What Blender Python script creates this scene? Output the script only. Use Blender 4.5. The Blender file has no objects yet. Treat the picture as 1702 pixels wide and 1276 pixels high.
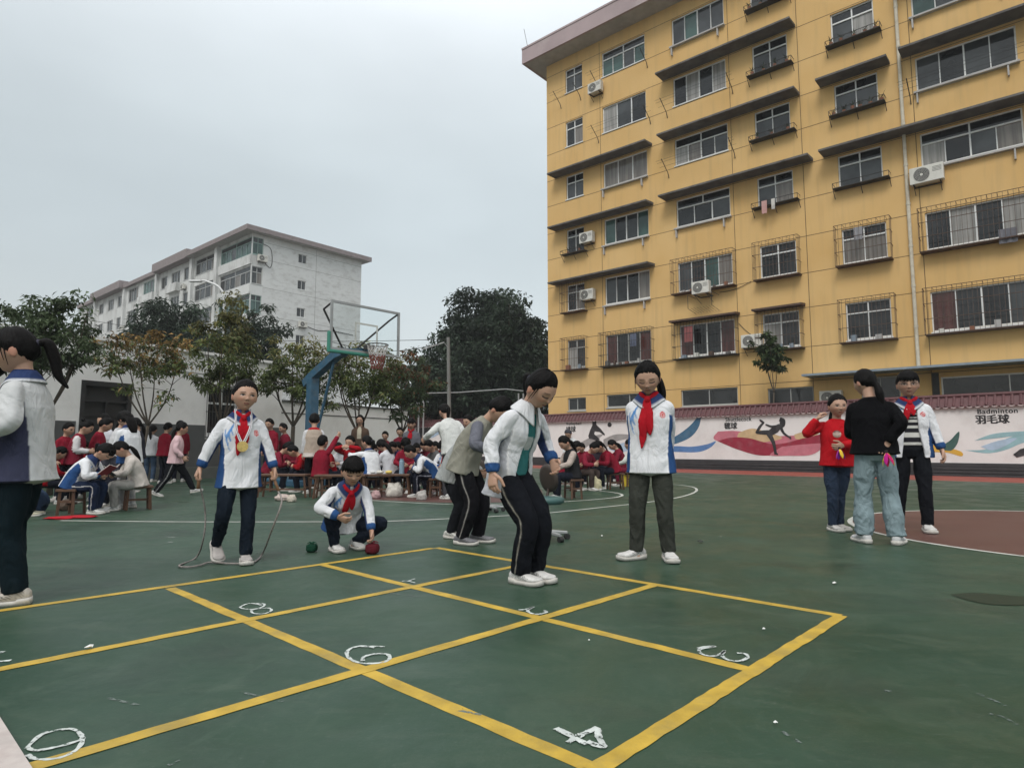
import bpy, bmesh, math, random
import numpy as np
from mathutils import Vector, Matrix, Euler, noise
from mathutils.kdtree import KDTree
random.seed(7)
rng = np.random.default_rng(7)
SC = bpy.context.scene
COL = SC.collection
PI = math.pi

# ---------------------------------------------------------------- camera
PITCH = math.atan(106/1060)
FPX = 1060.0
HC = .85
cam_d = bpy.data.cameras.new('camera')
cam_d.sensor_fit = 'HORIZONTAL'; cam_d.sensor_width = 36
cam_d.lens = FPX/1702*36
cam_d.clip_start = .05; cam_d.clip_end = 2000
cam = bpy.data.objects.new('camera', cam_d); COL.objects.link(cam)
cam.location = (0, 0, HC); cam.rotation_euler = (PI/2+PITCH, 0, 0)
SC.camera = cam
SC.view_settings.view_transform = 'Standard'; SC.view_settings.look = 'None'
SC.view_settings.exposure = 0.20; SC.view_settings.gamma = 1

# ---------------------------------------------------------------- sky and sun (overcast)
SUN_EL, SUN_AZ = 50, 200
world = bpy.data.worlds.new('World'); SC.world = world; world.use_nodes = True
nt = world.node_tree; nt.nodes.clear()
N = nt.nodes.new; L = nt.links.new
wo = N('ShaderNodeOutputWorld'); bg = N('ShaderNodeBackground'); L(bg.outputs[0], wo.inputs[0])
sky = N('ShaderNodeTexSky'); sky.sky_type = 'NISHITA'; sky.sun_disc = False
sky.sun_elevation = math.radians(SUN_EL); sky.sun_rotation = math.radians(SUN_AZ)
sky.air_density = 1.5; sky.dust_density = 4
skm = N('ShaderNodeVectorMath'); skm.operation = 'SCALE'; skm.inputs['Scale'].default_value = .02
L(sky.outputs[0], skm.inputs[0])
tc = N('ShaderNodeTexCoord'); sx = N('ShaderNodeSeparateXYZ'); L(tc.outputs['Generated'], sx.inputs[0])
ramp = N('ShaderNodeValToRGB'); ramp.color_ramp.interpolation = 'B_SPLINE'
stops = [(0, (.575, .61, .62)), (.10, (.565, .605, .62)), (.28, (.455, .51, .53)), (.45, (.56, .615, .63)),
         (.60, (.72, .765, .79)), (.78, (1.9, 1.98, 2.04)), (1, (3.1, 3.2, 3.3))]
el = ramp.color_ramp.elements
el[0].position = 0; el[0].color = (*stops[0][1], 1); el[1].position = 1; el[1].color = (*stops[-1][1], 1)
for p, c in stops[1:-1]:
    k = el.new(p); k.color = (*c, 1)
L(sx.outputs['Z'], ramp.inputs[0])
nz = N('ShaderNodeTexNoise'); nz.inputs['Scale'].default_value = 1.6; nz.inputs['Detail'].default_value = 4
mp = N('ShaderNodeMapping'); mp.inputs['Scale'].default_value = (1, 1, 2.6)
L(tc.outputs['Generated'], mp.inputs[0]); L(mp.outputs[0], nz.inputs['Vector'])
mr = N('ShaderNodeMapRange'); mr.inputs[1].default_value = .3; mr.inputs[2].default_value = .7
mr.inputs[3].default_value = .90; mr.inputs[4].default_value = 1.10
L(nz.outputs[0], mr.inputs[0])
# the cloud is thinner, so brighter, towards the right of the view (and behind)
mx = N('ShaderNodeMath'); mx.operation = 'MULTIPLY_ADD'; mx.inputs[1].default_value = .16; mx.inputs[2].default_value = 1.0
L(sx.outputs['X'], mx.inputs[0])
mm = N('ShaderNodeMath'); mm.operation = 'MULTIPLY'; L(mr.outputs[0], mm.inputs[0]); L(mx.outputs[0], mm.inputs[1])
cs = N('ShaderNodeVectorMath'); cs.operation = 'SCALE'; L(ramp.outputs[0], cs.inputs[0]); L(mm.outputs[0], cs.inputs['Scale'])
ad = N('ShaderNodeVectorMath'); ad.operation = 'ADD'; L(cs.outputs[0], ad.inputs[0]); L(skm.outputs[0], ad.inputs[1])
L(ad.outputs[0], bg.inputs[0]); bg.inputs[1].default_value = 1.0
sun_d = bpy.data.lights.new('sun', 'SUN'); sun_d.energy = 1.3; sun_d.angle = math.radians(24); sun_d.color = (1, .98, .95)
sun = bpy.data.objects.new('sun', sun_d); COL.objects.link(sun)
_a = math.radians(SUN_AZ); _e = math.radians(SUN_EL)
sdir = Vector((math.sin(_a)*math.cos(_e), math.cos(_a)*math.cos(_e), math.sin(_e)))
sun.rotation_euler = sdir.to_track_quat('Z', 'Y').to_euler()
sun.location = (0, 0, 60)

# ---------------------------------------------------------------- measuring helpers
_F = np.array([0, math.cos(PITCH), math.sin(PITCH)]); _U = np.array([0, -math.sin(PITCH), math.cos(PITCH)])
_C = np.array([0, 0, HC])
def ray(u, v): return _F*FPX + np.array([1., 0, 0])*(u-851) - _U*(v-638)
def G(u, v, z=0.0):
    d = ray(u, v); return Vector(_C + d*((z-HC)/d[2]))
def AT(u, v, Y):
    d = ray(u, v); return Vector(_C + d*(Y/d[1]))

# ---------------------------------------------------------------- materials
def nodemat(name):
    m = bpy.data.materials.new(name); m.use_nodes = True
    t = m.node_tree; b = t.nodes['Principled BSDF']
    return m, t, b
def mat(name, col, rough=.7, var=.12, scale=3.0, bump=0.0, bscale=40, metal=0, spec=.5, dirt=None, dscale=1.2, damt=.5, stretch=(1, 1, 1), chip=0, chipt=.6):
    m, t, b = nodemat(name)
    n = t.nodes.new; l = t.links.new
    geo = n('ShaderNodeNewGeometry'); mp = n('ShaderNodeMapping'); mp.inputs['Scale'].default_value = stretch
    l(geo.outputs['Position'], mp.inputs[0])
    nz = n('ShaderNodeTexNoise'); nz.inputs['Scale'].default_value = scale; nz.inputs['Detail'].default_value = 6
    l(mp.outputs[0], nz.inputs['Vector'])
    r = n('ShaderNodeMapRange'); r.inputs[1].default_value = .3; r.inputs[2].default_value = .7
    r.inputs[3].default_value = 1-var; r.inputs[4].default_value = 1+var; l(nz.outputs[0], r.inputs[0])
    sc = n('ShaderNodeVectorMath'); sc.operation = 'SCALE'; sc.inputs[0].default_value = col; l(r.outputs[0], sc.inputs['Scale'])
    out = sc.outputs[0]
    if dirt:
        nd = n('ShaderNodeTexNoise'); nd.inputs['Scale'].default_value = dscale; nd.inputs['Detail'].default_value = 8
        nd.inputs['Roughness'].default_value = .65
        l(mp.outputs[0], nd.inputs['Vector'])
        rd = n('ShaderNodeMapRange'); rd.inputs[1].default_value = .48; rd.inputs[2].default_value = .72
        rd.inputs[3].default_value = 0; rd.inputs[4].default_value = damt; l(nd.outputs[0], rd.inputs[0])
        mi = n('ShaderNodeMix'); mi.data_type = 'RGBA'; l(rd.outputs[0], mi.inputs[0]); l(out, mi.inputs[6]); mi.inputs[7].default_value = (*dirt, 1)
        out = mi.outputs[2]
    l(out, b.inputs['Base Color'])
    if chip:
        nc = n('ShaderNodeTexNoise'); nc.inputs['Scale'].default_value = chip; nc.inputs['Detail'].default_value = 9; nc.inputs['Roughness'].default_value = .75
        l(geo.outputs['Position'], nc.inputs['Vector'])
        rc_ = n('ShaderNodeMapRange'); rc_.inputs[1].default_value = chipt; rc_.inputs[2].default_value = chipt+.05; l(nc.outputs[0], rc_.inputs[0])
        tb = n('ShaderNodeBsdfTransparent'); ms = n('ShaderNodeMixShader'); l(rc_.outputs[0], ms.inputs[0]); l(b.outputs[0], ms.inputs[1]); l(tb.outputs[0], ms.inputs[2])
        l(ms.outputs[0], t.nodes['Material Output'].inputs[0])
    b.inputs['Roughness'].default_value = rough; b.inputs['Metallic'].default_value = metal
    b.inputs['Specular IOR Level'].default_value = spec
    if bump:
        nb = n('ShaderNodeTexNoise'); nb.inputs['Scale'].default_value = bscale; nb.inputs['Detail'].default_value = 3
        l(geo.outputs['Position'], nb.inputs['Vector'])
        bp = n('ShaderNodeBump'); bp.inputs['Strength'].default_value = bump; bp.inputs['Distance'].default_value = .01
        l(nb.outputs[0], bp.inputs['Height']); l(bp.outputs[0], b.inputs['Normal'])
    return m
def attrmat(name, crease=0, rough=.8, bump=.25, bscale=180, spec=.3, sheen=0, trans=0, var=.10, vscale=14):
    m, t, b = nodemat(name); n = t.nodes.new; l = t.links.new
    a = n('ShaderNodeAttribute'); a.attribute_name = 'Col'
    tx = n('ShaderNodeTexCoord')
    nz = n('ShaderNodeTexNoise'); nz.inputs['Scale'].default_value = vscale; nz.inputs['Detail'].default_value = 5; l(tx.outputs['Object'], nz.inputs['Vector'])
    r = n('ShaderNodeMapRange'); r.inputs[1].default_value = .3; r.inputs[2].default_value = .7
    r.inputs[3].default_value = 1-var; r.inputs[4].default_value = 1+var; l(nz.outputs[0], r.inputs[0])
    sc = n('ShaderNodeVectorMath'); sc.operation = 'SCALE'; l(a.outputs['Color'], sc.inputs[0]); l(r.outputs[0], sc.inputs['Scale'])
    l(sc.outputs[0], b.inputs['Base Color']); b.inputs['Roughness'].default_value = rough
    b.inputs['Specular IOR Level'].default_value = spec
    if bump:
        nb = n('ShaderNodeTexNoise'); nb.inputs['Scale'].default_value = bscale; nb.inputs['Detail'].default_value = 2
        l(tx.outputs['Object'], nb.inputs['Vector'])
        bp = n('ShaderNodeBump'); bp.inputs['Strength'].default_value = bump; bp.inputs['Distance'].default_value = .004
        l(nb.outputs[0], bp.inputs['Height']); l(bp.outputs[0], b.inputs['Normal'])
        if crease:
            nc0 = n('ShaderNodeTexNoise'); nc0.inputs['Scale'].default_value = 5.5; nc0.inputs['Detail'].default_value = 3.5; nc0.inputs['Distortion'].default_value = .9
            cm = n('ShaderNodeMapping'); cm.inputs['Scale'].default_value = (1.5, 1.5, .8); cm.inputs['Rotation'].default_value = (.5, .4, 0)
            l(tx.outputs['Object'], cm.inputs[0]); l(cm.outputs[0], nc0.inputs['Vector'])
            n1_ = n('ShaderNodeMath'); n1_.operation = 'SUBTRACT'; n1_.inputs[1].default_value = .5; l(nc0.outputs[0], n1_.inputs[0])
            nc = n('ShaderNodeMath'); nc.operation = 'ABSOLUTE'; l(n1_.outputs[0], nc.inputs[0])
            b2 = n('ShaderNodeBump'); b2.inputs['Strength'].default_value = crease; b2.inputs['Distance'].default_value = .11
            l(nc.outputs[0], b2.inputs['Height']); l(b2.outputs[0], bp.inputs['Normal'])
    if trans:
        tr = n('ShaderNodeBsdfTranslucent'); l(sc.outputs[0], tr.inputs[0])
        mixs = n('ShaderNodeMixShader'); mixs.inputs[0].default_value = trans
        l(b.outputs[0], mixs.inputs[1]); l(tr.outputs[0], mixs.inputs[2])
        l(mixs.outputs[0], t.nodes['Material Output'].inputs[0])
    return m

# ---------------------------------------------------------------- object helpers
def tag(o, label=None, cat=None, group=None, kind=None):
    if label: o['label'] = label
    if cat: o['category'] = cat
    if group: o['group'] = group
    if kind: o['kind'] = kind
    return o
ROOTM = {}
def thing(name, label, cat, loc=(0, 0, 0), rz=0, group=None):
    o = bpy.data.objects.new(name, None); COL.objects.link(o)
    o.empty_display_size = .2
    o.location = loc; o.rotation_euler = (0, 0, rz); tag(o, label, cat, group)
    ROOTM[o.name] = (Matrix.Translation(Vector(loc)) @ Matrix.Rotation(rz, 4, 'Z')).inverted()
    return o
def rootinv(o):
    while o.parent: o = o.parent
    return ROOTM.get(o.name, Matrix.Identity(4))
class Fr:
    """local frame: s along e, d outwards along n, z up"""
    def __init__(self, O, e, n=None):
        self.O = Vector(O); self.e = Vector(e).normalized()
        self.n = Vector(n).normalized() if n is not None else Vector((self.e.y, -self.e.x, 0))
    def p(self, s, d, z): return self.O + self.e*s + self.n*d + Vector((0, 0, z))
    def at(self, u, v, d=0):
        r = Vector(ray(u, v)); o = self.O + self.n*d
        t = (o-Vector(_C)).dot(self.n)/r.dot(self.n); q = Vector(_C)+r*t-self.O
        return q.dot(self.e), q.z
W = Fr((0, 0, 0), (1, 0, 0), (0, 1, 0))
class MB:
    def __init__(self): self.v = []; self.f = []; self.m = []; self.c = []; self.smooth = False
    def quad(self, pts, m=0, col=None):
        k = len(self.v); self.v += [tuple(p) for p in pts]; self.f.append(tuple(range(k, k+len(pts)))); self.m.append(m); self.c.append(col)
    def box(self, F, s0, s1, d0, d1, z0, z1, m=0, col=None):
        P = [F.p(s, d, z) for z in (z0, z1) for s, d in ((s0, d0), (s1, d0), (s1, d1), (s0, d1))]
        k = len(self.v); self.v += [tuple(p) for p in P]
        for q in ((0, 3, 2, 1), (4, 5, 6, 7), (0, 1, 5, 4), (1, 2, 6, 5), (2, 3, 7, 6), (3, 0, 4, 7)):
            self.f.append(tuple(k+i for i in q)); self.m.append(m); self.c.append(col)
    def bar(self, a, b, r, m=0, n=6, r2=None, col=None, cap=True):
        self.tube([a, b], [r, r if r2 is None else r2], m, n, col, cap)
    def tube(self, pts, rad, m=0, n=6, col=None, cap=True):
        pts = [Vector(p) for p in pts]
        if not isinstance(rad, (list, tuple)): rad = [rad]*len(pts)
        k = len(self.v); ref = None
        for i, p in enumerate(pts):
            t = (pts[min(i+1, len(pts)-1)]-pts[max(i-1, 0)])
            if t.length < 1e-9: t = Vector((0, 0, 1))
            t.normalize()
            if ref is None: ref = Vector((0, 0, 1)) if abs(t.z) < .9 else Vector((1, 0, 0))
            x = (ref - t*ref.dot(t)).normalized(); y = t.cross(x); ref = x
            for j in range(n):
                a = 2*PI*j/n; self.v.append(tuple(p+(x*math.cos(a)+y*math.sin(a))*rad[i]))
        for i in range(len(pts)-1):
            for j in range(n):
                j2 = (j+1) % n
                self.f.append((k+i*n+j, k+i*n+j2, k+(i+1)*n+j2, k+(i+1)*n+j)); self.m.append(m); self.c.append(col)
        if cap:
            self.f.append(tuple(k+j for j in reversed(range(n)))); self.m.append(m); self.c.append(col)
            self.f.append(tuple(k+(len(pts)-1)*n+j for j in range(n))); self.m.append(m); self.c.append(col)
    def poly(self, F, pts, d0, d1, m=0, col=None):
        """flat outline of (s, z) points given the thickness d0..d1"""
        n = len(pts)
        ar = sum(pts[i][0]*pts[(i+1) % n][1]-pts[(i+1) % n][0]*pts[i][1] for i in range(n))
        if ar < 0: pts = pts[::-1]
        k = len(self.v)
        self.v += [tuple(F.p(s, d1, z)) for s, z in pts] + [tuple(F.p(s, d0, z)) for s, z in pts]
        self.f.append(tuple(range(k, k+n))); self.m.append(m); self.c.append(col)
        for i in range(n):
            j = (i+1) % n; self.f.append((k+i, k+n+i, k+n+j, k+j)); self.m.append(m); self.c.append(col)
    def build(self, name, mats, parent=None, loc=None, smooth=False, bevel=0):
        if not isinstance(mats, (list, tuple)): mats = [mats]
        if not self.v: return None
        if parent is not None: M = rootinv(parent)
        else: M = Matrix.Translation(-Vector(loc)) if loc is not None else Matrix.Identity(4)
        A = np.array(self.v); R_ = np.array(M.to_3x3()); T = np.array(M.translation)
        A = A @ R_.T + T
        me = bpy.data.meshes.new(name); me.from_pydata(A.tolist(), [], self.f)
        for x in mats: me.materials.append(x)
        me.polygons.foreach_set('material_index', self.m)
        if any(c is not None for c in self.c):
            ca = me.color_attributes.new('Col', 'FLOAT_COLOR', 'CORNER'); arr = []
            for f, c in zip(self.f, self.c): arr += [*(c or (1, 1, 1)), 1]*len(f)
            ca.data.foreach_set('color', arr)
        if smooth: me.polygons.foreach_set('use_smooth', [True]*len(me.polygons))
        me.update()
        o = bpy.data.objects.new(name, me); COL.objects.link(o)
        if parent is not None: o.parent = parent
        elif loc is not None: o.location = loc
        if bevel:
            b = o.modifiers.new('bevel', 'BEVEL'); b.width = bevel; b.segments = 2; b.limit_method = 'ANGLE'
        return o
# ================================================================ ground
m_paint = mat('court_green', (.040, .082, .060), rough=.42, var=.22, scale=1.1, bump=.10, bscale=60, dirt=(.10, .105, .085), dscale=.7, damt=.32, spec=.45)
def court_material():
    m, t, b = nodemat('court_green_worn'); n = t.nodes.new; l = t.links.new
    g = n('ShaderNodeNewGeometry')
    def noise_(scale, detail, rough=.6, dist=0, stretch=(1, 1, 1)):
        mp = n('ShaderNodeMapping'); mp.inputs['Scale'].default_value = stretch; l(g.outputs['Position'], mp.inputs[0])
        x = n('ShaderNodeTexNoise'); x.inputs['Scale'].default_value = scale; x.inputs['Detail'].default_value = detail
        x.inputs['Roughness'].default_value = rough; x.inputs['Distortion'].default_value = dist
        l(mp.outputs[0], x.inputs['Vector']); return x.outputs[0]
    def rng_(src, a, b_, c, d):
        x = n('ShaderNodeMapRange'); x.inputs[1].default_value = a; x.inputs[2].default_value = b_; x.inputs[3].default_value = c; x.inputs[4].default_value = d
        l(src, x.inputs[0]); return x.outputs[0]
    def mix(fac, a, c):
        x = n('ShaderNodeMix'); x.data_type = 'RGBA'; l(fac, x.inputs[0])
        if isinstance(a, tuple): x.inputs[6].default_value = (*a, 1)
        else: l(a, x.inputs[6])
        x.inputs[7].default_value = (*c, 1); return x.outputs[2]
    c = mix(rng_(noise_(.6, 8, .6, .4), .35, .65, 0, 1), (.012, .043, .023), (.029, .066, .040))
    c = mix(rng_(noise_(2.2, 9, .7, 1.2, (1, 1.7, 1)), .48, .70, 0, .60), c, (.058, .088, .058))
    c = mix(rng_(noise_(1.3, 6, .6, .2), .52, .74, 0, .85), c, (.017, .036, .024))
    c = mix(rng_(noise_(45, 4, .7), .60, .74, 0, .40), c, (.11, .14, .115))
    c = mix(rng_(noise_(9, 10, .75, 2.0, (1, 3.5, 1)), .57, .76, 0, .5), c, (.10, .13, .105))
    c = mix(rng_(noise_(.9, 12, .8, 3.0, (2.2, 1, 1)), .53, .70, 0, .7), c, (.048, .084, .056))
    c = mix(rng_(noise_(3.5, 12, .8, 1.0, (1, 2.2, 1)), .56, .70, 0, .55), c, (.010, .024, .015))
    c = mix(rng_(noise_(.35, 4, .5, 1.0), .45, .62, 0, .45), c, (.040, .074, .048))
    l(c, b.inputs['Base Color'])
    l(rng_(noise_(1.8, 6, .6, .5), .3, .7, .30, .62), b.inputs['Roughness'])
    b.inputs['Specular IOR Level'].default_value = .36
    bp = n('ShaderNodeBump'); bp.inputs['Strength'].default_value = .16; bp.inputs['Distance'].default_value = .006
    l(noise_(70, 5, .7), bp.inputs['Height']); l(bp.outputs[0], b.inputs['Normal'])
    return m
m_court = court_material()
m_red = mat('court_red', (.10, .042, .034), rough=.5, var=.2, scale=1.5, bump=.12, bscale=80, dirt=(.07, .05, .04), dscale=1.5, damt=.5)
m_track = mat('track_red', (.26, .055, .036), rough=.7, var=.2, scale=2, bump=.2, bscale=120, dirt=(.16, .07, .05), dscale=.8, damt=.4)
m_white = mat('line_white', (.50, .51, .47), rough=.6, var=.15, scale=6, dirt=(.20, .22, .19), dscale=5, damt=.7, chip=18, chipt=.62)
m_yellow = mat('line_yellow', (.46, .305, .035), rough=.65, var=.22, scale=9, bump=.2, bscale=90, dirt=(.26, .20, .06), dscale=5, damt=.8, chip=14, chipt=.66)
m_chalk = mat('chalk_white', (.50, .54, .52), rough=.8, var=.2, scale=22, dirt=(.30, .34, .32), dscale=20, damt=.8, chip=38, chipt=.53)
m_earth = mat('earth', (.09, .085, .07), rough=.95, var=.25, scale=.3, bump=.4, bscale=5)
m_conc = mat('concrete', (.33, .32, .30), rough=.85, var=.15, scale=3, bump=.3, bscale=50, dirt=(.2, .19, .17))

def sheet(name, pts, z, m, kind='structure'):
    mb = MB(); mb.quad([(p[0], p[1], z) for p in pts]); o = mb.build(name, m); o['kind'] = kind; return o
sheet('ground', [(-400, -200), (400, -200), (400, 700), (-400, 700)], -.012, m_earth)
sheet('court', [(-22, -12), (26, -12), (26, 14.0), (3.0, 37), (-12, 34), (-22, 22)], 0, m_court)

# wall line of the mural and the running-track strip before it
WE = Vector((.706, -.70821, 0)); WO = Vector((3.284, 29.4, 0))
FW = Fr(WO, WE)
FW.n = Vector((-.70821, -.706, 0))      # faces the court
tp = [FW.p(-14, .0, 0), FW.p(26, .0, 0), FW.p(26, 3.4, 0), FW.p(-14, 3.4, 0)]
sheet('track', [tuple(p)[:2] for p in tp], .004, m_track)
mbk = MB(); mbk.quad([FW.p(-14, 3.4, .0048), FW.p(26, 3.4, .0048), FW.p(26, 3.47, .0048), FW.p(-14, 3.47, .0048)]); o = mbk.build('track_line', mat('line_faded', (.30, .27, .22), rough=.7, var=.2)); o['kind'] = 'structure'

def disc(name, c, r, z, m, n=72):
    return sheet(name, [(c[0]+r*math.cos(2*PI*i/n), c[1]+r*math.sin(2*PI*i/n)) for i in range(n)], z, m)
def ring(mb, c, r, w, z, a0=0, a1=2*PI, n=96):
    for i in range(n):
        a, b_ = a0+(a1-a0)*i/n, a0+(a1-a0)*(i+1)/n
        mb.quad([(c[0]+r_*math.cos(t), c[1]+r_*math.sin(t), z) for r_, t in ((r-w/2, a), (r+w/2, a), (r+w/2, b_), (r-w/2, b_))])
def strip(mb, pts, w, z):
    P = [Vector((p[0], p[1], 0)) for p in pts]; Lf = []; Rt = []
    for i, p in enumerate(P):
        t = (P[min(i+1, len(P)-1)]-P[max(i-1, 0)]).normalized(); q = Vector((-t.y, t.x, 0))
        ww = w if not isinstance(w, (list, tuple)) else w[i]
        Lf.append(p+q*ww/2); Rt.append(p-q*ww/2)
    for i in range(len(P)-1):
        mb.quad([(a.x, a.y, z) for a in (Rt[i], Rt[i+1], Lf[i+1], Lf[i])])
# centre circle on the right
CC = (6.08, 6.43)
disc('red_circle', CC, 2.42, .0012, m_red)
mb = MB(); ring(mb, CC, 2.42, .055, .0024); o = mb.build('circle_line', m_white); o['kind'] = 'structure'
# free-throw area with its half circle and the three point line behind
mb = MB()
def smooth_path(pts, n=10):
    out = []
    P = [Vector((p[0], p[1], p[2] if len(p) > 2 else 0)) for p in pts]
    for i in range(len(P)-1):
        a = P[max(i-1, 0)]; b = P[i]; c = P[i+1]; d = P[min(i+2, len(P)-1)]
        for k in range(n):
            t = k/n
            out.append(.5*((2*b)+(c-a)*t+(2*a-5*b+4*c-d)*t*t+(-a+3*b-3*c+d)*t**3))
    out.append(P[-1]); return out
arc_out = [G(100, 865), G(300, 867), G(500, 867), G(640, 866), G(760, 861), G(900, 853), G(1000, 843), G(1080, 834), G(1125, 827), G(1150, 820), G(1158, 814), G(1150, 809), G(1120, 805), G(1060, 803)]
strip(mb, smooth_path(arc_out), .05, .0022)
arc_in = [G(610, 831), G(700, 836), G(770, 838), G(850, 837), G(930, 834), G(1000, 829), G(1030, 825), G(1032, 821), G(1010, 817), G(960, 813), G(900, 812)]
strip(mb, smooth_path(arc_in), .05, .0026)
o = mb.build('court_line', m_white); o['kind'] = 'structure'
ra = [G(600, 829), G(700, 834), G(770, 836), G(850, 834), G(905, 830), G(900, 813), G(700, 812), G(600, 814)]
sheet('red_key', [(p.x, p.y) for p in ra], .0012, m_red)
# green band and line in front of the planter on the left
mb = MB(); strip(mb, [G(-200, 817), G(120, 813), G(340, 806), G(470, 803)], .07, .004); o = mb.build('edge_line', m_red); o['kind'] = 'structure'

# ---- hopscotch grid: yellow strips
def g2(u, v): p = G(u, v); return Vector((p.x, p.y, 0))
mb = MB()
def ystrip(a, b, w, z):
    n = 40; a = Vector(a); b = Vector(b); q = (b-a).normalized(); q = Vector((-q.y, q.x, 0)); last = None
    for i in range(n+1):
        p = a.lerp(b, i/n); w1 = w/2+random.uniform(-1, 1)*.003; w2 = w/2+random.uniform(-1, 1)*.003
        cur = (p-q*w1, p+q*w2)
        if last: mb.quad([(x.x, x.y, z) for x in (last[0], cur[0], cur[1], last[1])])
        last = cur
cA = [(G(283, 977), G(978, 1273)), (G(535, 938), G(1244, 1112)), (G(725, 910), G(1398, 1023))]
cB = [(G(-30, 1299), G(1092, 971)), (G(-160, 1144), G(882, 936)), (G(-250, 1051), G(720, 911)), (G(985, 1282), G(1398, 1023))]
ww = .062
for a, b in cA: ystrip((a.x, a.y, 0), (b.x, b.y, 0), ww, .0012)
for i, (a, b) in enumerate(cB): ystrip((a.x, a.y, 0), (b.x, b.y, 0), ww, .0024)
o = mb.build('yellow_grid', m_yellow); o['kind'] = 'structure'

# ---- chalk numbers, strokes measured on the ground
def chalk(strokes, w=.016, lab=''):
    mb = MB()
    for s in strokes:
        P = smooth_path([G(u, v) for u, v in s], 6)
        wd = [w*random.uniform(.75, 1.25) for _ in P]
        strip(mb, P, wd, .0032+random.uniform(0, .0006))
    o = mb.build('chalk_number', m_chalk); o['kind'] = 'structure'; o['label'] = lab
chalk([[(435, 1006), (415, 1003), (399, 1010), (418, 1013), (436, 1009), (439, 1004), (425, 1003)], [(430, 1012), (418, 1015), (422, 1020), (440, 1020), (451, 1015), (446, 1011), (430, 1012)]], .013, 'white chalk figure eight')
chalk([[(623, 1077), (600, 1074), (580, 1080), (577, 1090), (588, 1099), (606, 1103), (632, 1102), (647, 1096), (644, 1088), (625, 1087), (605, 1092), (603, 1099)], [(600, 1075), (640, 1075)]], .016, 'white chalk six')
chalk([[(45, 1243), (70, 1221), (105, 1213), (125, 1214), (137, 1228), (128, 1246), (100, 1260), (62, 1263), (45, 1255)], [(45, 1243), (60, 1248), (100, 1241), (133, 1231)]], .013, 'white chalk nine')
chalk([[(924, 1211), (950, 1224), (975, 1238)], [(944, 1235), (962, 1224), (980, 1216), (994, 1210)], [(994, 1211), (995, 1225), (1002, 1242), (976, 1233)]], .022, 'white chalk four')
chalk([[(1160, 1078), (1175, 1075), (1188, 1075), (1163, 1080), (1166, 1087), (1180, 1091), (1195, 1089), (1205, 1082), (1200, 1090), (1212, 1098), (1230, 1099), (1243, 1093), (1238, 1087), (1225, 1086)]], .015, 'white chalk three')
chalk([[(862, 1014), (875, 1013), (886, 1009), (877, 1015), (884, 1020), (896, 1021), (908, 1018), (905, 1015)]], .017, 'white chalk two')
chalk([[(668, 966), (678, 966), (690, 969)], [(690, 962), (678, 966)]], .014, 'white chalk one')
chalk([[(0, 1086), (5, 1083)], [(-8, 1100), (18, 1098)]], .018, 'white chalk seven at the edge')
chalk([[(280, 893), (291, 893)]], .02, 'short chalk dash'); chalk([[(279, 901), (287, 901)]], .018, 'short chalk dash')
# faint white scuffs
m_scuff = mat('scuff', (.12, .15, .135), rough=.7, chip=30, chipt=.47)
for a in [[(1625, 1152), (1650, 1163), (1672, 1173)], [(1645, 1186), (1668, 1192), (1690, 1204)], [(278, 1272), (300, 1264)], [(1470, 1147), (1485, 1150)], [(1300, 1215), (1330, 1235)], [(640, 985), (700, 992)], [(180, 1160), (230, 1172)], [(400, 1150), (470, 1166)], [(760, 1180), (800, 1188)], [(1180, 985), (1235, 990)]]:
    mbx = MB(); strip(mbx, smooth_path([G(u, v) for u, v in a], 5), .014, .0015); o = mbx.build('scuff_mark', m_scuff); o['kind'] = 'structure'
# puddle on the right
m_pud, t_, b_ = nodemat('puddle_water'); b_.inputs['Base Color'].default_value = (.012, .026, .014, 1); b_.inputs['Roughness'].default_value = .5; b_.inputs['Specular IOR Level'].default_value = .3
pu = smooth_path([G(1580, 988), G(1620, 985), G(1680, 990), G(1730, 994), G(1740, 1002), G(1700, 1006), G(1650, 1005), G(1610, 998), G(1580, 988)], 6)
sheet('puddle', [(p.x, p.y) for p in pu[:-1]], .003, m_pud)
# pale slab in the near left corner
mb = MB(); A0 = G(-8, 1190); B0 = G(60, 1300); dd = (B0-A0).normalized(); q = Vector((-dd.y, dd.x, 0)).normalized()
if q.x > 0: q = -q
a = A0-dd*.0; b = A0+dd*1.6
m_slab = mat('pale_marble', (.50, .45, .42), rough=.4, var=.12, scale=14, dirt=(.35, .28, .26), dscale=9, damt=.6)
for (u0, d_) in ((a, b),):
    P = [a, b, b+q*1.2, a+q*1.2]
    mb.quad([(p.x, p.y, .02) for p in P]); mb.quad([(a.x, a.y, 0), (b.x, b.y, 0), (b.x, b.y, .02), (a.x, a.y, .02)])
    mb.quad([(a.x, a.y, .02), (P[3].x, P[3].y, .02), (P[3].x, P[3].y, 0), (a.x, a.y, 0)])
o = mb.build('stone_slab', m_slab); tag(o, 'pale marbled stone slab in the near left corner of the court', 'slab')

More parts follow.
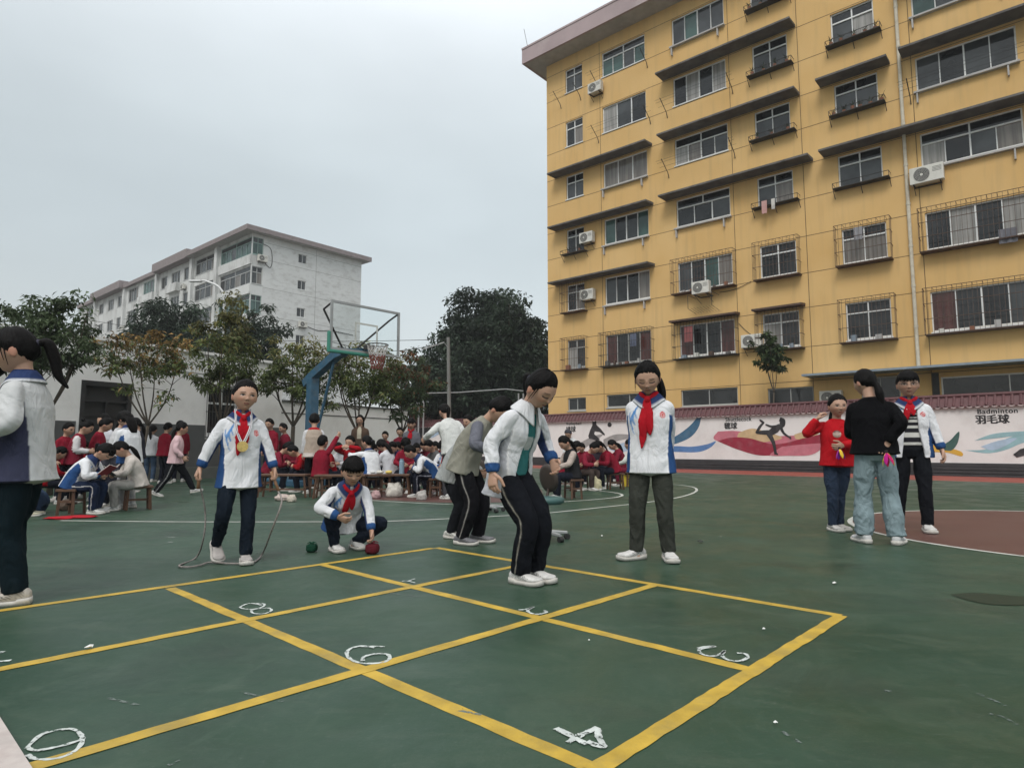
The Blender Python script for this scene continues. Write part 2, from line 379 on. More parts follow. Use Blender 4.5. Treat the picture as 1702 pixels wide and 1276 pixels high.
# litter: small paper scraps and leaves
m_paper = mat('scrap_paper', (.7, .7, .68), rough=.8, var=.05)
m_darkleaf = mat('scrap_dark', (.03, .035, .03), rough=.8)
m_redcloth = mat('red_cloth', (.50, .02, .022), rough=.8, var=.15, scale=10)
def scrap(u, v, r, m, lab, cat='scrap', name='paper_scrap', grp='small scraps on the court'):
    c = G(u, v); mb = MB(); n = 9
    pts = []
    for i in range(n):
        a = 2*PI*i/n; k = r*random.uniform(.5, 1.1)
        pts.append(Vector((c.x+k*math.cos(a), c.y+k*math.sin(a), .009+random.uniform(.0, .35)*r)))
    top = Vector((c.x, c.y, .012+r*.45))
    for i in range(n):
        mb.quad([top, pts[i], pts[(i+1) % n]])
        mb.quad([Vector((c.x, c.y, .0092)), pts[(i+1) % n], pts[i]])
    o = mb.build(name, m, loc=(c.x, c.y, 0)); tag(o, lab, cat, grp); return o
scrap(149, 1079, .022, m_paper, 'crumpled white scrap on the yellow line left of the chalk eight')
scrap(1387, 971, .016, m_paper, 'small white scrap below the woman in black, beyond the grid')
scrap(1270, 1048, .011, m_paper, 'tiny white scrap inside the cell with the chalk three')
scrap(1289, 1205, .009, m_paper, 'tiny white fleck right of the near yellow corner')
scrap(1000, 892, .016, m_paper, 'white scrap left of the olive trousers girl')
scrap(1164, 902, .035, m_darkleaf, 'flat dark leaf right of the olive trousers girl', 'leaf', 'dark_leaf')
scrap(1198, 893, .008, m_paper, 'white speck between olive trousers girl and woman in black')
scrap(979, 1067, .006, m_paper, 'white speck in the cell above the chalk four')
# ================================================================ buildings
def yellow_wall():
    m, t, b = nodemat('yellow_render'); n = t.nodes.new; l = t.links.new
    g = n('ShaderNodeNewGeometry')
    nz = n('ShaderNodeTexNoise'); nz.inputs['Scale'].default_value = .5; nz.inputs['Detail'].default_value = 8; l(g.outputs['Position'], nz.inputs['Vector'])
    mp = n('ShaderNodeMapping'); mp.inputs['Scale'].default_value = (2.5, 2.5, .22); l(g.outputs['Position'], mp.inputs[0])
    st = n('ShaderNodeTexNoise'); st.inputs['Scale'].default_value = 1.6; st.inputs['Detail'].default_value = 6; l(mp.outputs[0], st.inputs['Vector'])
    def R(src, a, b_, c, d):
        x = n('ShaderNodeMapRange'); x.inputs[1].default_value = a; x.inputs[2].default_value = b_; x.inputs[3].default_value = c; x.inputs[4].default_value = d; l(src, x.inputs[0]); return x.outputs[0]
    mi = n('ShaderNodeMix'); mi.data_type = 'RGBA'; l(R(nz.outputs[0], .3, .7, 0, 1), mi.inputs[0])
    mi.inputs[6].default_value = (.62, .395, .155, 1); mi.inputs[7].default_value = (.68, .455, .20, 1)
    m2 = n('ShaderNodeMix'); m2.data_type = 'RGBA'; l(R(st.outputs[0], .52, .78, 0, .38), m2.inputs[0]); l(mi.outputs[2], m2.inputs[6]); m2.inputs[7].default_value = (.42, .29, .14, 1)
    l(m2.outputs[2], b.inputs['Base Color']); b.inputs['Roughness'].default_value = .85; b.inputs['Specular IOR Level'].default_value = .2
    return m
m_yel = yellow_wall()
m_groove = mat('groove_brown', (.13, .085, .04), rough=.9)
m_slabc = mat('canopy_concrete', (.115, .11, .105), rough=.9, var=.25, scale=2, dirt=(.05, .05, .048), dscale=2.5, damt=.8)
m_frame = mat('window_white', (.72, .73, .72), rough=.45, var=.06, dirt=(.4, .4, .38), dscale=4, damt=.4)
m_alum = mat('window_alu', (.40, .41, .40), rough=.4, var=.1)
m_iron = mat('rust_iron', (.085, .05, .035), rough=.75, var=.3, scale=8)
m_irond = mat('dark_iron', (.03, .028, .026), rough=.7, var=.3)
m_fascia = mat('eave_pink', (.38, .30, .305), rough=.85, var=.1, scale=.8, dirt=(.50, .44, .43), dscale=.35, damt=.9, stretch=(1, 1, 1))
m_soffit = mat('eave_soffit', (.42, .41, .40), rough=.9, var=.1, dirt=(.28, .27, .26), dscale=1)
m_pipe = mat('pipe_cream', (.56, .52, .42), rough=.6, var=.1, dirt=(.3, .24, .16), dscale=5, damt=.5)
m_bluemetal = mat('canopy_blue', (.20, .25, .30), rough=.5, var=.15, dirt=(.4, .4, .4), dscale=6, damt=.3)
m_ac = mat('ac_white', (.60, .59, .54), rough=.5, var=.08, dirt=(.35, .33, .28), dscale=6, damt=.5)
m_black = mat('dull_black', (.02, .02, .02), rough=.6)
m_pot = mat('terracotta', (.22, .09, .05), rough=.8)
def glassmat(name, c, rough=.06, curtain=None):
    m, t, b = nodemat(name); n = t.nodes.new; l = t.links.new
    g = n('ShaderNodeNewGeometry')
    nz = n('ShaderNodeTexNoise'); nz.inputs['Scale'].default_value = .9; nz.inputs['Detail'].default_value = 4; l(g.outputs['Position'], nz.inputs['Vector'])
    mi = n('ShaderNodeMix'); mi.data_type = 'RGBA'
    r = n('ShaderNodeMapRange'); r.inputs[1].default_value = .4; r.inputs[2].default_value = .62; l(nz.outputs[0], r.inputs[0]); l(r.outputs[0], mi.inputs[0])
    mi.inputs[6].default_value = (*c, 1); mi.inputs[7].default_value = (*[x*1.8+.012 for x in c], 1); out = mi.outputs[2]
    if curtain:
        mp = n('ShaderNodeMapping'); mp.inputs['Scale'].default_value = (1, 1, .05); l(g.outputs['Position'], mp.inputs[0])
        w = n('ShaderNodeTexNoise'); w.inputs['Scale'].default_value = 9; w.inputs['Detail'].default_value = 3; l(mp.outputs[0], w.inputs['Vector'])
        r2 = n('ShaderNodeMapRange'); r2.inputs[1].default_value = .35; r2.inputs[2].default_value = .65; l(w.outputs[0], r2.inputs[0])
        m3 = n('ShaderNodeMix'); m3.data_type = 'RGBA'; l(r2.outputs[0], m3.inputs[0]); m3.inputs[6].default_value = (*[x*.55 for x in curtain], 1); m3.inputs[7].default_value = (*curtain, 1); out = m3.outputs[2]
    l(out, b.inputs['Base Color']); b.inputs['Roughness'].default_value = rough; b.inputs['Specular IOR Level'].default_value = .55
    return m
G_DARK = glassmat('glass_dark', (.008, .009, .010)); G_GREY = glassmat('glass_grey', (.028, .031, .033)); G_GREEN = glassmat('glass_green', (.03, .065, .058))
G_CURT = glassmat('glass_curtain', (.1, .1, .1), .12, (.22, .20, .18)); G_CURW = glassmat('glass_curtain_pale', (.1, .1, .1), .12, (.34, .33, .31))
G_CURR = glassmat('glass_curtain_red', (.1, .1, .1), .15, (.10, .035, .03))
GL = [G_DARK, G_GREY, G_GREEN, G_CURT, G_CURW, G_CURR]

def facade(mb, F, s0, s1, z0, z1, ops, depth=.16, m=0, back=None):
    S = sorted({s0, s1, *[o[0] for o in ops], *[o[1] for o in ops]}); Z = sorted({z0, z1, *[o[2] for o in ops], *[o[3] for o in ops]})
    for i in range(len(S)-1):
        for j in range(len(Z)-1):
            cs, cz = (S[i]+S[i+1])/2, (Z[j]+Z[j+1])/2
            if any(o[0] < cs < o[1] and o[2] < cz < o[3] for o in ops): continue
            mb.quad([F.p(S[i], 0, Z[j]), F.p(S[i+1], 0, Z[j]), F.p(S[i+1], 0, Z[j+1]), F.p(S[i], 0, Z[j+1])], m)
    for a, b, c, d in ops:
        for (p, q) in (((a, c), (b, c)), ((b, c), (b, d)), ((b, d), (a, d)), ((a, d), (a, c))):
            mb.quad([F.p(p[0], 0, p[1]), F.p(q[0], 0, q[1]), F.p(q[0], -depth, q[1]), F.p(p[0], -depth, p[1])], m)
def window(F, a, b, c, d, parent, cols, transom=0, glass=None, fm=None, t=.05, dd=-.10, sill=True):
    fm = fm or m_frame
    mb = MB()
    mb.box(F, a, a+t, dd-.04, dd+.03, c, d); mb.box(F, b-t, b, dd-.04, dd+.03, c, d)
    mb.box(F, a+t, b-t, dd-.04, dd+.03, d-t, d); mb.box(F, a+t, b-t, dd-.04, dd+.03, c, c+t*1.3)
    zt = d-transom if transom else d
    if transom: mb.box(F, a+t, b-t, dd-.04, dd+.032, zt-t*.5, zt+t*.6)
    xs = [a+(b-a)*i/cols for i in range(cols+1)]
    for i, x in enumerate(xs[1:-1]):
        w = t*(1.0 if (i % 2) else .62)
        mb.box(F, x-w/2, x+w/2, dd-.035, dd+(.036 if i % 2 else .028), c+t, zt-t*.5)
    if transom: mb.box(F, (a+b)/2-t/2, (a+b)/2+t/2, dd-.035, dd+.026, zt+t*.6, d-t)
    if sill: mb.box(F, a-.03, b+.03, -.02, .04, c-.05, c-.002)
    w_ = mb.build('window', fm, parent)
    pm = MB(); g = glass if glass is not None else [random.choice([0, 0, 0, 1, 1, 2, 3, 4]) for _ in range(cols)]
    if not isinstance(g, (list, tuple)): g = [g]*cols
    for i in range(cols):
        off = -.012 if i % 2 else .0
        pm.quad([F.p(xs[i], dd-.012+off, c+t), F.p(xs[i+1], dd-.012+off, c+t), F.p(xs[i+1], dd-.012+off, zt), F.p(xs[i], dd-.012+off, zt)], g[i % len(g)])
    if transom:
        pm.quad([F.p(a, dd-.01, zt), F.p(b, dd-.01, zt), F.p(b, dd-.01, d), F.p(a, dd-.01, d)], 0)
    # a dark room behind so the pane is not a lone sheet
    pm.box(F, a+.01, b-.01, -.30, dd-.03, c+.01, d-.01, 6)
    pm.build('pane', GL+[m_black], w_)
    return w_
def slab(F, s0, s1, z, dp, parent, m=None, name='window_canopy'):
    mb = MB()
    P = [(0.0, z), (dp, z-.02), (dp, z+.06), (0.0, z+.12)]
    for i in range(4):
        a, b = P[i], P[(i+1) % 4]
        mb.quad([F.p(s0, a[0], a[1]), F.p(s1, a[0], a[1]), F.p(s1, b[0], b[1]), F.p(s0, b[0], b[1])][::-1])
    mb.quad([F.p(s0, p[0], p[1]) for p in P]); mb.quad([F.p(s1, p[0], p[1]) for p in P][::-1])
    return mb.build(name, m or m_slabc, parent)
def cage(F, a, b, c, d, parent, dp=.42, r=.009, roof=False, m=None):
    m = m or m_iron; mb = MB()
    def B(p, q, rr=r): mb.bar(F.p(*p), F.p(*q), rr, n=4)
    zs = [c, c+(d-c)*.33, c+(d-c)*.66, d]
    for z in zs:
        B((a, dp, z), (b, dp, z), r*1.3); B((a, 0, z), (a, dp, z), r*1.3); B((b, 0, z), (b, dp, z), r*1.3)
    n = max(3, int((b-a)/.14))
    for i in range(n+1):
        s = a+(b-a)*i/n; B((s, dp, c), (s, dp, d), r*.8); B((s, 0, c), (s, dp, c), r*.8)
        if i % 2 == 0: B((s, 0, d), (s, dp, d), r*.8)
    for k in (.33, .66):
        B((a, dp*k, c), (a, dp*k, d), r*.8); B((b, dp*k, c), (b, dp*k, d), r*.8)
    mb.box(F, a, b, .0, dp, c-.03, c-.012)
    o = mb.build('window_cage', m, parent)
    if roof: slab(F, a-.08, b+.08, d+.02, dp+.12, parent, m_iron, 'cage_roof')
    return o
m_plant = mat('balcony_plant', (.035, .055, .02), rough=.8, var=.4, scale=12)
def shelf(F, a, b, z, parent, dp=.38, rail=.16, stuff=0):
    mb = MB()
    mb.box(F, a, b, .0, dp, z-.05, z-.02)
    for s in (a, (a+b)/2, b):
        mb.bar(F.p(s, .0, z-.36), F.p(s, dp*.8, z-.05), .014, n=4); mb.bar(F.p(s, dp, z-.03), F.p(s, dp, z+rail), .012, n=4)
    mb.bar(F.p(a, dp, z+rail), F.p(b, dp, z+rail), .013, n=4)
    for s in (a, b): mb.bar(F.p(s, 0, z+rail), F.p(s, dp, z+rail), .012, n=4)
    n = int((b-a)/.16)
    for i in range(n): mb.bar(F.p(a+(b-a)*i/n, dp, z-.03), F.p(a+(b-a)*i/n, dp, z+rail), .007, n=4)
    sh = mb.build('balcony_shelf', m_irond, parent)
    if stuff:
        for k in range(stuff):
            s = a+(b-a)*(k+.5)/stuff+random.uniform(-.05, .05); pm = MB(); h = random.uniform(.09, .16)
            pm.tube([F.p(s, dp*.55, z-.018), F.p(s, dp*.55, z+h)], [.05, .075], 0, 10)
            for q in range(16):
                a_ = random.uniform(0, 2*PI); l_ = random.uniform(.12, .32); o_ = F.p(s, dp*.55, z+h)
                t_ = o_+Vector((math.cos(a_)*l_*.6, math.sin(a_)*l_*.6, l_*random.uniform(.2, 1)))
                side = Vector((-math.sin(a_), math.cos(a_), 0))*.014
                mid = (o_+t_)/2+Vector((0, 0, .04)); pm.quad([o_, mid+side, t_, mid-side], 1)
            pm.build('potted_plant', [m_pot, m_plant], sh)
    return sh
def aircon(F, s, z, parent, w=.8, h=.55, fan='dark', d0=.12):
    mb = MB(); mb.box(F, s, s+w, d0, d0+.28, z, z+h)
    o = mb.build('air_conditioner', m_ac, parent, bevel=.02)
    fb = MB(); cx, cz, r = s+w*.36, z+h*.5, h*.41; n = 24
    fb.poly(F, [(cx+r*math.cos(2*PI*i/n), cz+r*math.sin(2*PI*i/n)) for i in range(n)], d0+.281, d0+.288)
    fb.poly(F, [(cx+r*.2*math.cos(2*PI*i/n), cz+r*.2*math.sin(2*PI*i/n)) for i in range(n)], d0+.2885, d0+.296, 1)
    for k in range(5):
        rr = r*(.35+.15*k)
        for i in range(n):
            a0, a1 = 2*PI*i/n, 2*PI*(i+1)/n
            fb.quad([F.p(cx+q*math.cos(t), d0+.2895, cz+q*math.sin(t)) for q, t in ((rr-.004, a0), (rr+.004, a0), (rr+.004, a1), (rr-.004, a1))], 1)
    fb.build('fan_grille', [m_black, m_ac], o)
    kb = MB()
    for q in (s+.12, s+w-.12):
        kb.box(F, q-.02, q+.02, 0, d0+.3, z-.045, z-.012); kb.bar(F.p(q, 0, z-.3), F.p(q, d0+.25, z-.04), .012, n=4)
    kb.box(F, s+.10, s+w-.10, .02, .06, z-.044, z-.013)
    for i in range(4): kb.box(F, s+w*.68, s+w*.94, d0+.281, d0+.285, z+h*(.55+.08*i), z+h*(.57+.08*i))
    kb.build('bracket', m_irond, o)
    return o

# ---- the yellow apartment block
YO = Vector((1.947, 34.0, 0)); YE = Vector((.75757, -.65276, 0)); YN = Vector((-.65276, -.75757, 0))
FY = Fr(YO, YE, YN); LEN = 30.0; TOP = 22.2
yb = thing('apartment_building', 'tall yellow apartment block behind the mural wall on the right', 'building', YO)
cols = {'C1': (1.28, 2.40, 2), 'C2': (3.64, 6.16, 4), 'C3': (7.62, 10.2, 4), 'C4': (11.4, 12.88, 2), 'C5': (14.6, 16.15, 2), 'C6': (17.4, 20.38, 4), 'C7': (21.6, 24.4, 4)}
sills = [4.98, 8.0, 11.1, 14.1, 17.05, 20.1]; tops = [6.45, 9.4, 12.42, 15.4, 18.45, 21.45]
ops = []; wins = []
for cn, (a, b, k) in cols.items():
    for r in range(6):
        ops.append((a, b, sills[r], tops[r])); wins.append((cn, a, b, sills[r], tops[r], k, r))
lows = [(1.27, 2.40, 2.75, 3.42), (3.64, 6.16, 2.82, 3.46), (7.62, 10.24, 2.7, 3.46), (11.5, 13.3, 2.55, 3.3), (15.0, 16.3, 2.3, 3.5), (17.55, 21.4, 2.15, 3.35)]
ops += lows
mb = MB(); facade(mb, FY, 0, LEN, 0, TOP, ops)
B_ = 12.0
mb.quad([FY.p(0, 0, 0), FY.p(0, 0, TOP), FY.p(0, -B_, TOP), FY.p(0, -B_, 0)]); mb.quad([FY.p(LEN, 0, 0), FY.p(LEN, -B_, 0), FY.p(LEN, -B_, TOP), FY.p(LEN, 0, TOP)])
mb.quad([FY.p(0, -B_, 0), FY.p(0, -B_, TOP), FY.p(LEN, -B_, TOP), FY.p(LEN, -B_, 0)]); mb.quad([FY.p(0, 0, TOP), FY.p(LEN, 0, TOP), FY.p(LEN, -B_, TOP), FY.p(0, -B_, TOP)])
mb.build('wall', m_yel, yb)
mb = MB()
gz = [1.7, 3.52, 4.9, 6.5, 7.92, 9.45, 11.02, 12.47, 14.02, 15.45, 16.97, 18.5, 20.02, 21.5]
for z in gz:
    seg = [(0, LEN)]
    for a, b, c, d in ops:
        if c-.06 < z < d:
            seg = [q for s0, s1 in seg for q in ((s0, min(a, s1)), (max(b, s0), s1)) if q[1]-q[0] > .01]
    for s0, s1 in seg: mb.box(FY, s0, s1, .001, .004, z-.011, z+.011)
for s in (3.5, 10.36, 13.3, 17.28, 21.5): mb.box(FY, s-.011, s+.011, .005, .008, .2, TOP-.1)
mb.build('render_joint', m_groove, yb)
# eave
mb = MB()
mb.box(FY, -.75, LEN+.7, -B_-.7, 1.0, TOP+.001, TOP+.12, 1)
mb.box(FY, -.75, LEN+.7, 1.001, 1.12, TOP-.02, TOP+.85, 0); mb.box(FY, -.87, -.751, -B_-.7, 1.12, TOP-.02, TOP+.85, 0)
mb.box(FY, LEN+.701, LEN+.8, -B_-.7, 1.12, TOP-.02, TOP+.85, 0); mb.box(FY, -.75, LEN+.7, -B_-.8, -B_-.701, TOP-.02, TOP+.85, 0)
mb.box(FY, -.88, LEN+.82, 1.121, 1.15, TOP+.80, TOP+.90, 0)
mb.quad([FY.p(-.75, 1.0, TOP+.7), FY.p(LEN+.7, 1.0, TOP+.7), FY.p(LEN+.7, -B_-.7, TOP+.7), FY.p(-.75, -B_-.7, TOP+.7)], 1)
mb.build('roof', [m_fascia, m_soffit], yb)
gpat = {'C1': {5: [1, 1], 4: [0, 3], 3: [1, 1], 2: [0, 0], 1: [0, 3], 0: [4, 0]},
        'C2': {5: [2, 2, 1, 2], 4: [4, 1, 0, 4], 3: [3, 3, 3, 3], 2: [2, 0, 1, 2], 1: [1, 0, 0, 3], 0: [5, 0, 0, 5]},
        'C3': {5: [1, 2, 1, 1], 4: [0, 4, 0, 4], 3: [4, 3, 0, 1], 2: [0, 0, 1, 0], 1: [1, 0, 2, 3], 0: [5, 0, 0, 5]},
        'C4': {5: [1, 1], 4: [0, 1], 3: [1, 0], 2: [1, 3], 1: [0, 0], 0: [4, 0]},
        'C5': {5: [0, 1], 4: [1, 4], 3: [1, 1], 2: [1, 1], 1: [3, 3], 0: [0, 0]},
        'C6': {5: [3, 1, 1, 0], 4: [2, 1, 1, 1], 3: [1, 0, 1, 1], 2: [4, 0, 1, 3], 1: [0, 4, 0, 4], 0: [5, 0, 0, 1]}}
trn = {('C2', 5), ('C3', 3), ('C3', 2), ('C6', 2)}
for cn, a, b, c, d, k, r in wins:
    tr = .42 if (k == 2 or (cn, r) in trn) else 0
    kk = 3 if (cn, r) in {('C2', 3), ('C3', 2), ('C2', 4)} else k
    window(FY, a, b, c, d, yb, kk, tr, gpat.get(cn, {}).get(r), m_frame if (cn+str(r)) not in ('C20', 'C10') else m_alum)
for (a, b, c, d) in lows: window(FY, a, b, c, d, yb, 2, 0, [0, 0], m_alum if a < 17 else m_frame)
S_ = slab
for z in (9.5, 12.52, 15.5): S_(FY, .55, 6.45, z, .75, yb)
S_(FY, 7.1, 13.25, 18.55, .8, yb); S_(FY, 7.1, 13.3, 15.5, .8, yb); S_(FY, 7.1, 13.7, 12.52, .8, yb)
S_(FY, 14.1, 16.6, 15.5, .75, yb); S_(FY, 14.1, 21.2, 12.52, .8, yb); S_(FY, 17.0, 24.8, 15.55, .8, yb); S_(FY, 17.0, 24.8, 18.55, .8, yb)
S_(FY, 13.2, 24, 3.62, 1.15, yb, m_bluemetal, 'entrance_canopy')
for cn, r, rf in (('C3', 1, 0), ('C3', 0, 1), ('C4', 1, 0), ('C4', 0, 1), ('C5', 1, 0), ('C5', 0, 0), ('C6', 1, 0), ('C6', 0, 0), ('C1', 1, 0), ('C1', 0, 0), ('C2', 0, 0), ('C7', 0, 0), ('C7', 1, 0)):
    a, b, k = cols[cn]; cage(FY, a-.18, b+.18, sills[r]-.12, tops[r]+(.08 if not rf else .1), yb, roof=bool(rf), m=m_irond if (cn, r) in (('C2', 0), ('C3', 0)) else m_iron)
for cn, r, st in (('C4', 4, 4), ('C4', 3, 3), ('C4', 2, 0), ('C5', 4, 5), ('C5', 3, 6), ('C5', 2, 0), ('C4', 5, 4), ('C1', 2, 2)):
    a, b, k = cols[cn]; shelf(FY, a-.15, b+.25, sills[r]-.05, yb, stuff=st)
# iron clothes brackets with wires below several windows
for (a, b, z) in ((7.3, 10.5, 16.95), (7.3, 10.5, 13.95), (3.4, 6.4, 16.95), (17.2, 20.7, 14.0), (3.4, 6.3, 19.9), (1.0, 2.3, 19.7)):
    mb = MB()
    for s in (a, b): mb.bar(FY.p(s, 0, z-.35), FY.p(s, .12, z-.1), .018, n=4); mb.bar(FY.p(s, .12, z-.1), FY.p(s, .75, z+.35), .018, n=4)
    for k in (.35, .6, .73): mb.bar(FY.p(a-.3, k, z-.02+k*.45), FY.p(b+.2, k, z-.02+k*.45), .006, n=4)
    mb.build('clothes_bracket', m_irond, yb)
for cn, r in (('C2', 3), ('C2', 2), ('C2', 1), ('C3', 2), ('C3', 5), ('C6', 3), ('C6', 2), ('C6', 4)):
    a, b, k = cols[cn]; z = sills[r]; mb = MB()
    mb.box(FY, a-.08, b+.05, .0, .16, z-.12, z-.055)
    for s in (a, b-.3): mb.box(FY, s, s+.05, 0, .14, z-.5, z-.119)
    mb.build('window_ledge', m_soffit, yb)
for (cn, r, st) in (('C2', 0, 7), ('C3', 0, 4), ('C3', 1, 5), ('C1', 0, 2), ('C6', 0, 4), ('C5', 0, 2), ('C4', 0, 3)):
    a, b, k = cols[cn]
    for q in range(st):
        s = a+(b-a)*(q+.5)/st+random.uniform(-.1, .1); w_ = random.uniform(.05, .11); h_ = random.uniform(.08, .30); mb = MB(); z_ = sills[r]-.105
        mb.box(FY, s-w_, s+w_, .12, .12+w_*1.6, z_, z_+h_); mb.build('stored_box', random.choice([m_pot, m_ac, m_bluemetal, m_slabc, m_plant, m_soffit, m_iron]), yb)
def laundry(F, s, z, w, h, d, col):
    mb = MB(); n = 8
    for i in range(n):
        a0, a1 = s+w*i/n, s+w*(i+1)/n; o0, o1 = .03*math.sin(i*1.7), .03*math.sin((i+1)*1.7)
        mb.quad([F.p(a0, d+o0, z-h), F.p(a1, d+o1, z-h), F.p(a1, d, z), F.p(a0, d, z)]); mb.quad([F.p(a0, d-.01, z), F.p(a1, d-.01, z), F.p(a1, d+o1-.01, z-h), F.p(a0, d+o0-.01, z-h)])
    mb.build('laundry', mat('laundry', col, rough=.9), yb)
laundry(FY, 11.7, 11.2, .22, .55, .42, (.5, .3, .28)); laundry(FY, 12.1, 11.2, .15, .45, .42, (.55, .53, .5)); laundry(FY, 19.5, 8.2, .5, .5, .35, (.15, .15, .17)); laundry(FY, 8.0, 6.3, .4, .7, .3, (.3, .1, .1)); laundry(FY, 5.2, 6.3, .35, .6, .3, (.12, .14, .2)); laundry(FY, 15.1, 9.3, .3, .5, .3, (.3, .3, .32))
aircon(FY, 3.0, 19.25, yb); aircon(FY, 2.36, 11.35, yb); aircon(FY, 2.36, 8.35, yb); aircon(FY, 8.6, 7.62, yb, d0=.45); aircon(FY, 10.6, 5.05, yb, w=.85); aircon(FY, 17.05, 10.42, yb, w=1.05, h=.62); aircon(FY, 13.6, 2.5, yb)
# hanging bracket under the third air conditioner
mb = MB()
for s in (8.45, 9.55):
    mb.bar(FY.p(s, 0, 6.9), FY.p(s, .8, 7.0), .012, n=4); mb.bar(FY.p(s, .8, 7.0), FY.p(s, .8, 7.6), .012, n=4); mb.bar(FY.p(s, 0, 7.6), FY.p(s, .8, 7.6), .012, n=4)
for i in range(9): mb.bar(FY.p(8.45+1.1*i/8, 0, 6.9), FY.p(8.45+1.1*i/8, .8, 7.0), .008, n=4)
mb.build('iron_rack', m_irond, yb)
# drain pipe
mb = MB(); n_ = 10
mb.tube([FY.p(16.92, .10, 3.75), FY.p(16.92, .10, TOP)], [.062, .062], n=12)
for z in (5.2, 6.7, 8.2, 9.8, 11.3, 12.9, 14.4, 16, 17.6, 19.2, 20.8): mb.tube([FY.p(16.92, .10, z), FY.p(16.92, .10, z+.09)], .074, n=12)
mb.build('drain_pipe', m_pipe, yb, smooth=False)
mb = MB()   # loose cables
for a, b in (((0.2, 4.93), (7.5, 4.86)), ((10.4, 6.2), (11.3, 5.4)), ((9.6, 7.7), (11.0, 7.95))):
    pts = [FY.p(a[0]+(b[0]-a[0])*i/8, .03, a[1]+(b[1]-a[1])*i/8-.10*math.sin(PI*i/8)) for i in range(9)]
    mb.tube(pts, .012, n=4)
mb.build('cable', m_irond, yb)
mb = MB(); mb.bar(FY.p(-.6, .9, TOP+.85), FY.p(-.9, .9, TOP+2.2), .012, n=4); mb.build('lightning_rod', m_irond, yb)
mb = MB()
mb.box(FY, 17.3, 17.5, .0, .06, 0, 3.5); mb.box(FY, 13.9, 24, .001, .03, 2.0, 2.12); mb.build('door_frame', m_irond, yb)

# ---- the white block on the left
WE2 = Vector((.65276, .75757, 0))
_r = ray(419, 411); _p = Vector(_C + _r*(60/_r[1])); LO = Vector((_p.x, _p.y, 0))
m_wh = mat('stained_white', (.60, .61, .60), rough=.9, var=.08, scale=.3, dirt=(.24, .235, .22), dscale=.9, damt=.65, stretch=(1, 1, .5))
m_wh2 = mat('peeling_white', (.62, .63, .62), rough=.9, var=.06, scale=.3, dirt=(.34, .33, .31), dscale=1.3, damt=.6, stretch=(1, 1, 2.2))
m_eave2 = mat('eave_dusty', (.235, .20, .20), rough=.9, var=.12, dirt=(.22, .20, .19), dscale=1)
m_greenfr = mat('frame_green', (.25, .36, .33), rough=.5)
wb = thing('apartment_building', 'stained white apartment block with green glazed balconies far behind the left trees', 'building', LO)
FL = Fr(LO, YE, YN)       # long front, s negative leftwards
FE = Fr(LO, WE2, YE)      # gable end, faces right towards the camera
LL = 52.0; WD = 12.7; T2 = 21.55
mb = MB()
eops = []
for z in (19.7, 16.95, 14.1, 11.3): eops.append((4.95, 5.9, z, z+.95))
facade(mb, FE, 1.2, WD, 0, T2, eops, m=1)
facade(mb, FE, 0, 1.2, 0, T2, [(.08, 1.15, s_, s_+1.72) for s_ in (19.5, 16.6, 13.8, 10.9)], m=0)
fops = []; fw = []
s = 0.0
bays = [(-6.6, -.12, 6), (-12.6, -7.5, 4), (-15.6, -13.6, 2), (-19.0, -16.6, 3), (-22.0, -20.2, 2), (-27.5, -23.6, 4), (-32.6, -29.2, 4), (-36.5, -34.6, 2), (-40.2, -38.0, 3), (-44, -42, 2), (-49.5, -46, 4)]
for i, (a, b, k) in enumerate(bays):
    for z in (19.5, 16.6, 13.8, 10.9, 8.0, 5.0):
        hh = 1.75 if i in (0, 1, 5, 6, 10) else 1.45
        fops.append((a, b, z, z+hh)); fw.append((a, b, z, z+hh, k, i))
facade(mb, FL, -LL, 0, 0, T2, fops, depth=.16)
mb.quad([FL.p(-LL, 0, 0), FL.p(-LL, 0, T2), FL.p(-LL, -WD, T2), FL.p(-LL, -WD, 0)]); mb.quad([FL.p(-LL, -WD, 0), FL.p(-LL, -WD, T2), FL.p(0, -WD, T2), FL.p(0, -WD, 0)])
mb.quad([FL.p(-LL, 0, T2), FL.p(0, 0, T2), FL.p(0, -WD, T2), FL.p(-LL, -WD, T2)])
for s in (-7.05, -13.1, -22.8, -33.6, -45): mb.box(FL, s-.3, s+.3, .001, .35, 0, T2-.01)
mb.build('wall', [m_wh, m_wh2], wb)
mb = MB()
for z in (5.2, 8.0, 10.8, 13.6, 16.4, 19.2, 20.9):
    mb.box(FE, 1.3, WD, .001, .005, z-.015, z+.015)
mb.box(FE, 7.0, 7.03, .006, .01, 0, T2-.1)
mb.build('render_joint', mat('joint_grey', (.2, .2, .19)), wb)
for (a, b, z0, z1, k, i) in fw:
    if z0 < 6: continue
    green = i in (0, 5) and z0 > 18 or (i == 0 and z0 < 15)
    window(FL, a, b, z0, z1, wb, k, .5 if i in (0, 1) else 0, [2, 2, 1, 2] if green else [0, 1, 0, 3], m_greenfr if green else m_alum, t=.07)
for s_ in (19.5, 16.6, 13.8, 10.9): window(FE, .08, 1.15, s_, s_+1.72, wb, 2, .55, [2, 2] if s_ != 16.6 else [1, 3], m_greenfr if s_ != 16.6 else m_alum, t=.06)
for a, b, c, d in eops: window(FE, a, b, c, d, wb, 2, 0, [0, 1], m_frame, t=.05)
aircon(FE, .5, 18.85, wb, w=.95, h=.65); aircon(FE, 5.1, 13.05, wb, w=.9, h=.6); aircon(FL, -15.4, 18.4, wb); aircon(FL, -24.5, 18.3, wb); aircon(FL, -34, 16, wb)
mb = MB()
pts = [FE.p(*x) for x in ((1.1, .03, 20.7), (1.9, .03, 20.4), (2.1, .03, 19.2), (1.9, .03, 18.5), (1.4, .03, 18.8))]; mb.tube([p for p in smooth_path(pts, 5)], .03, n=5)
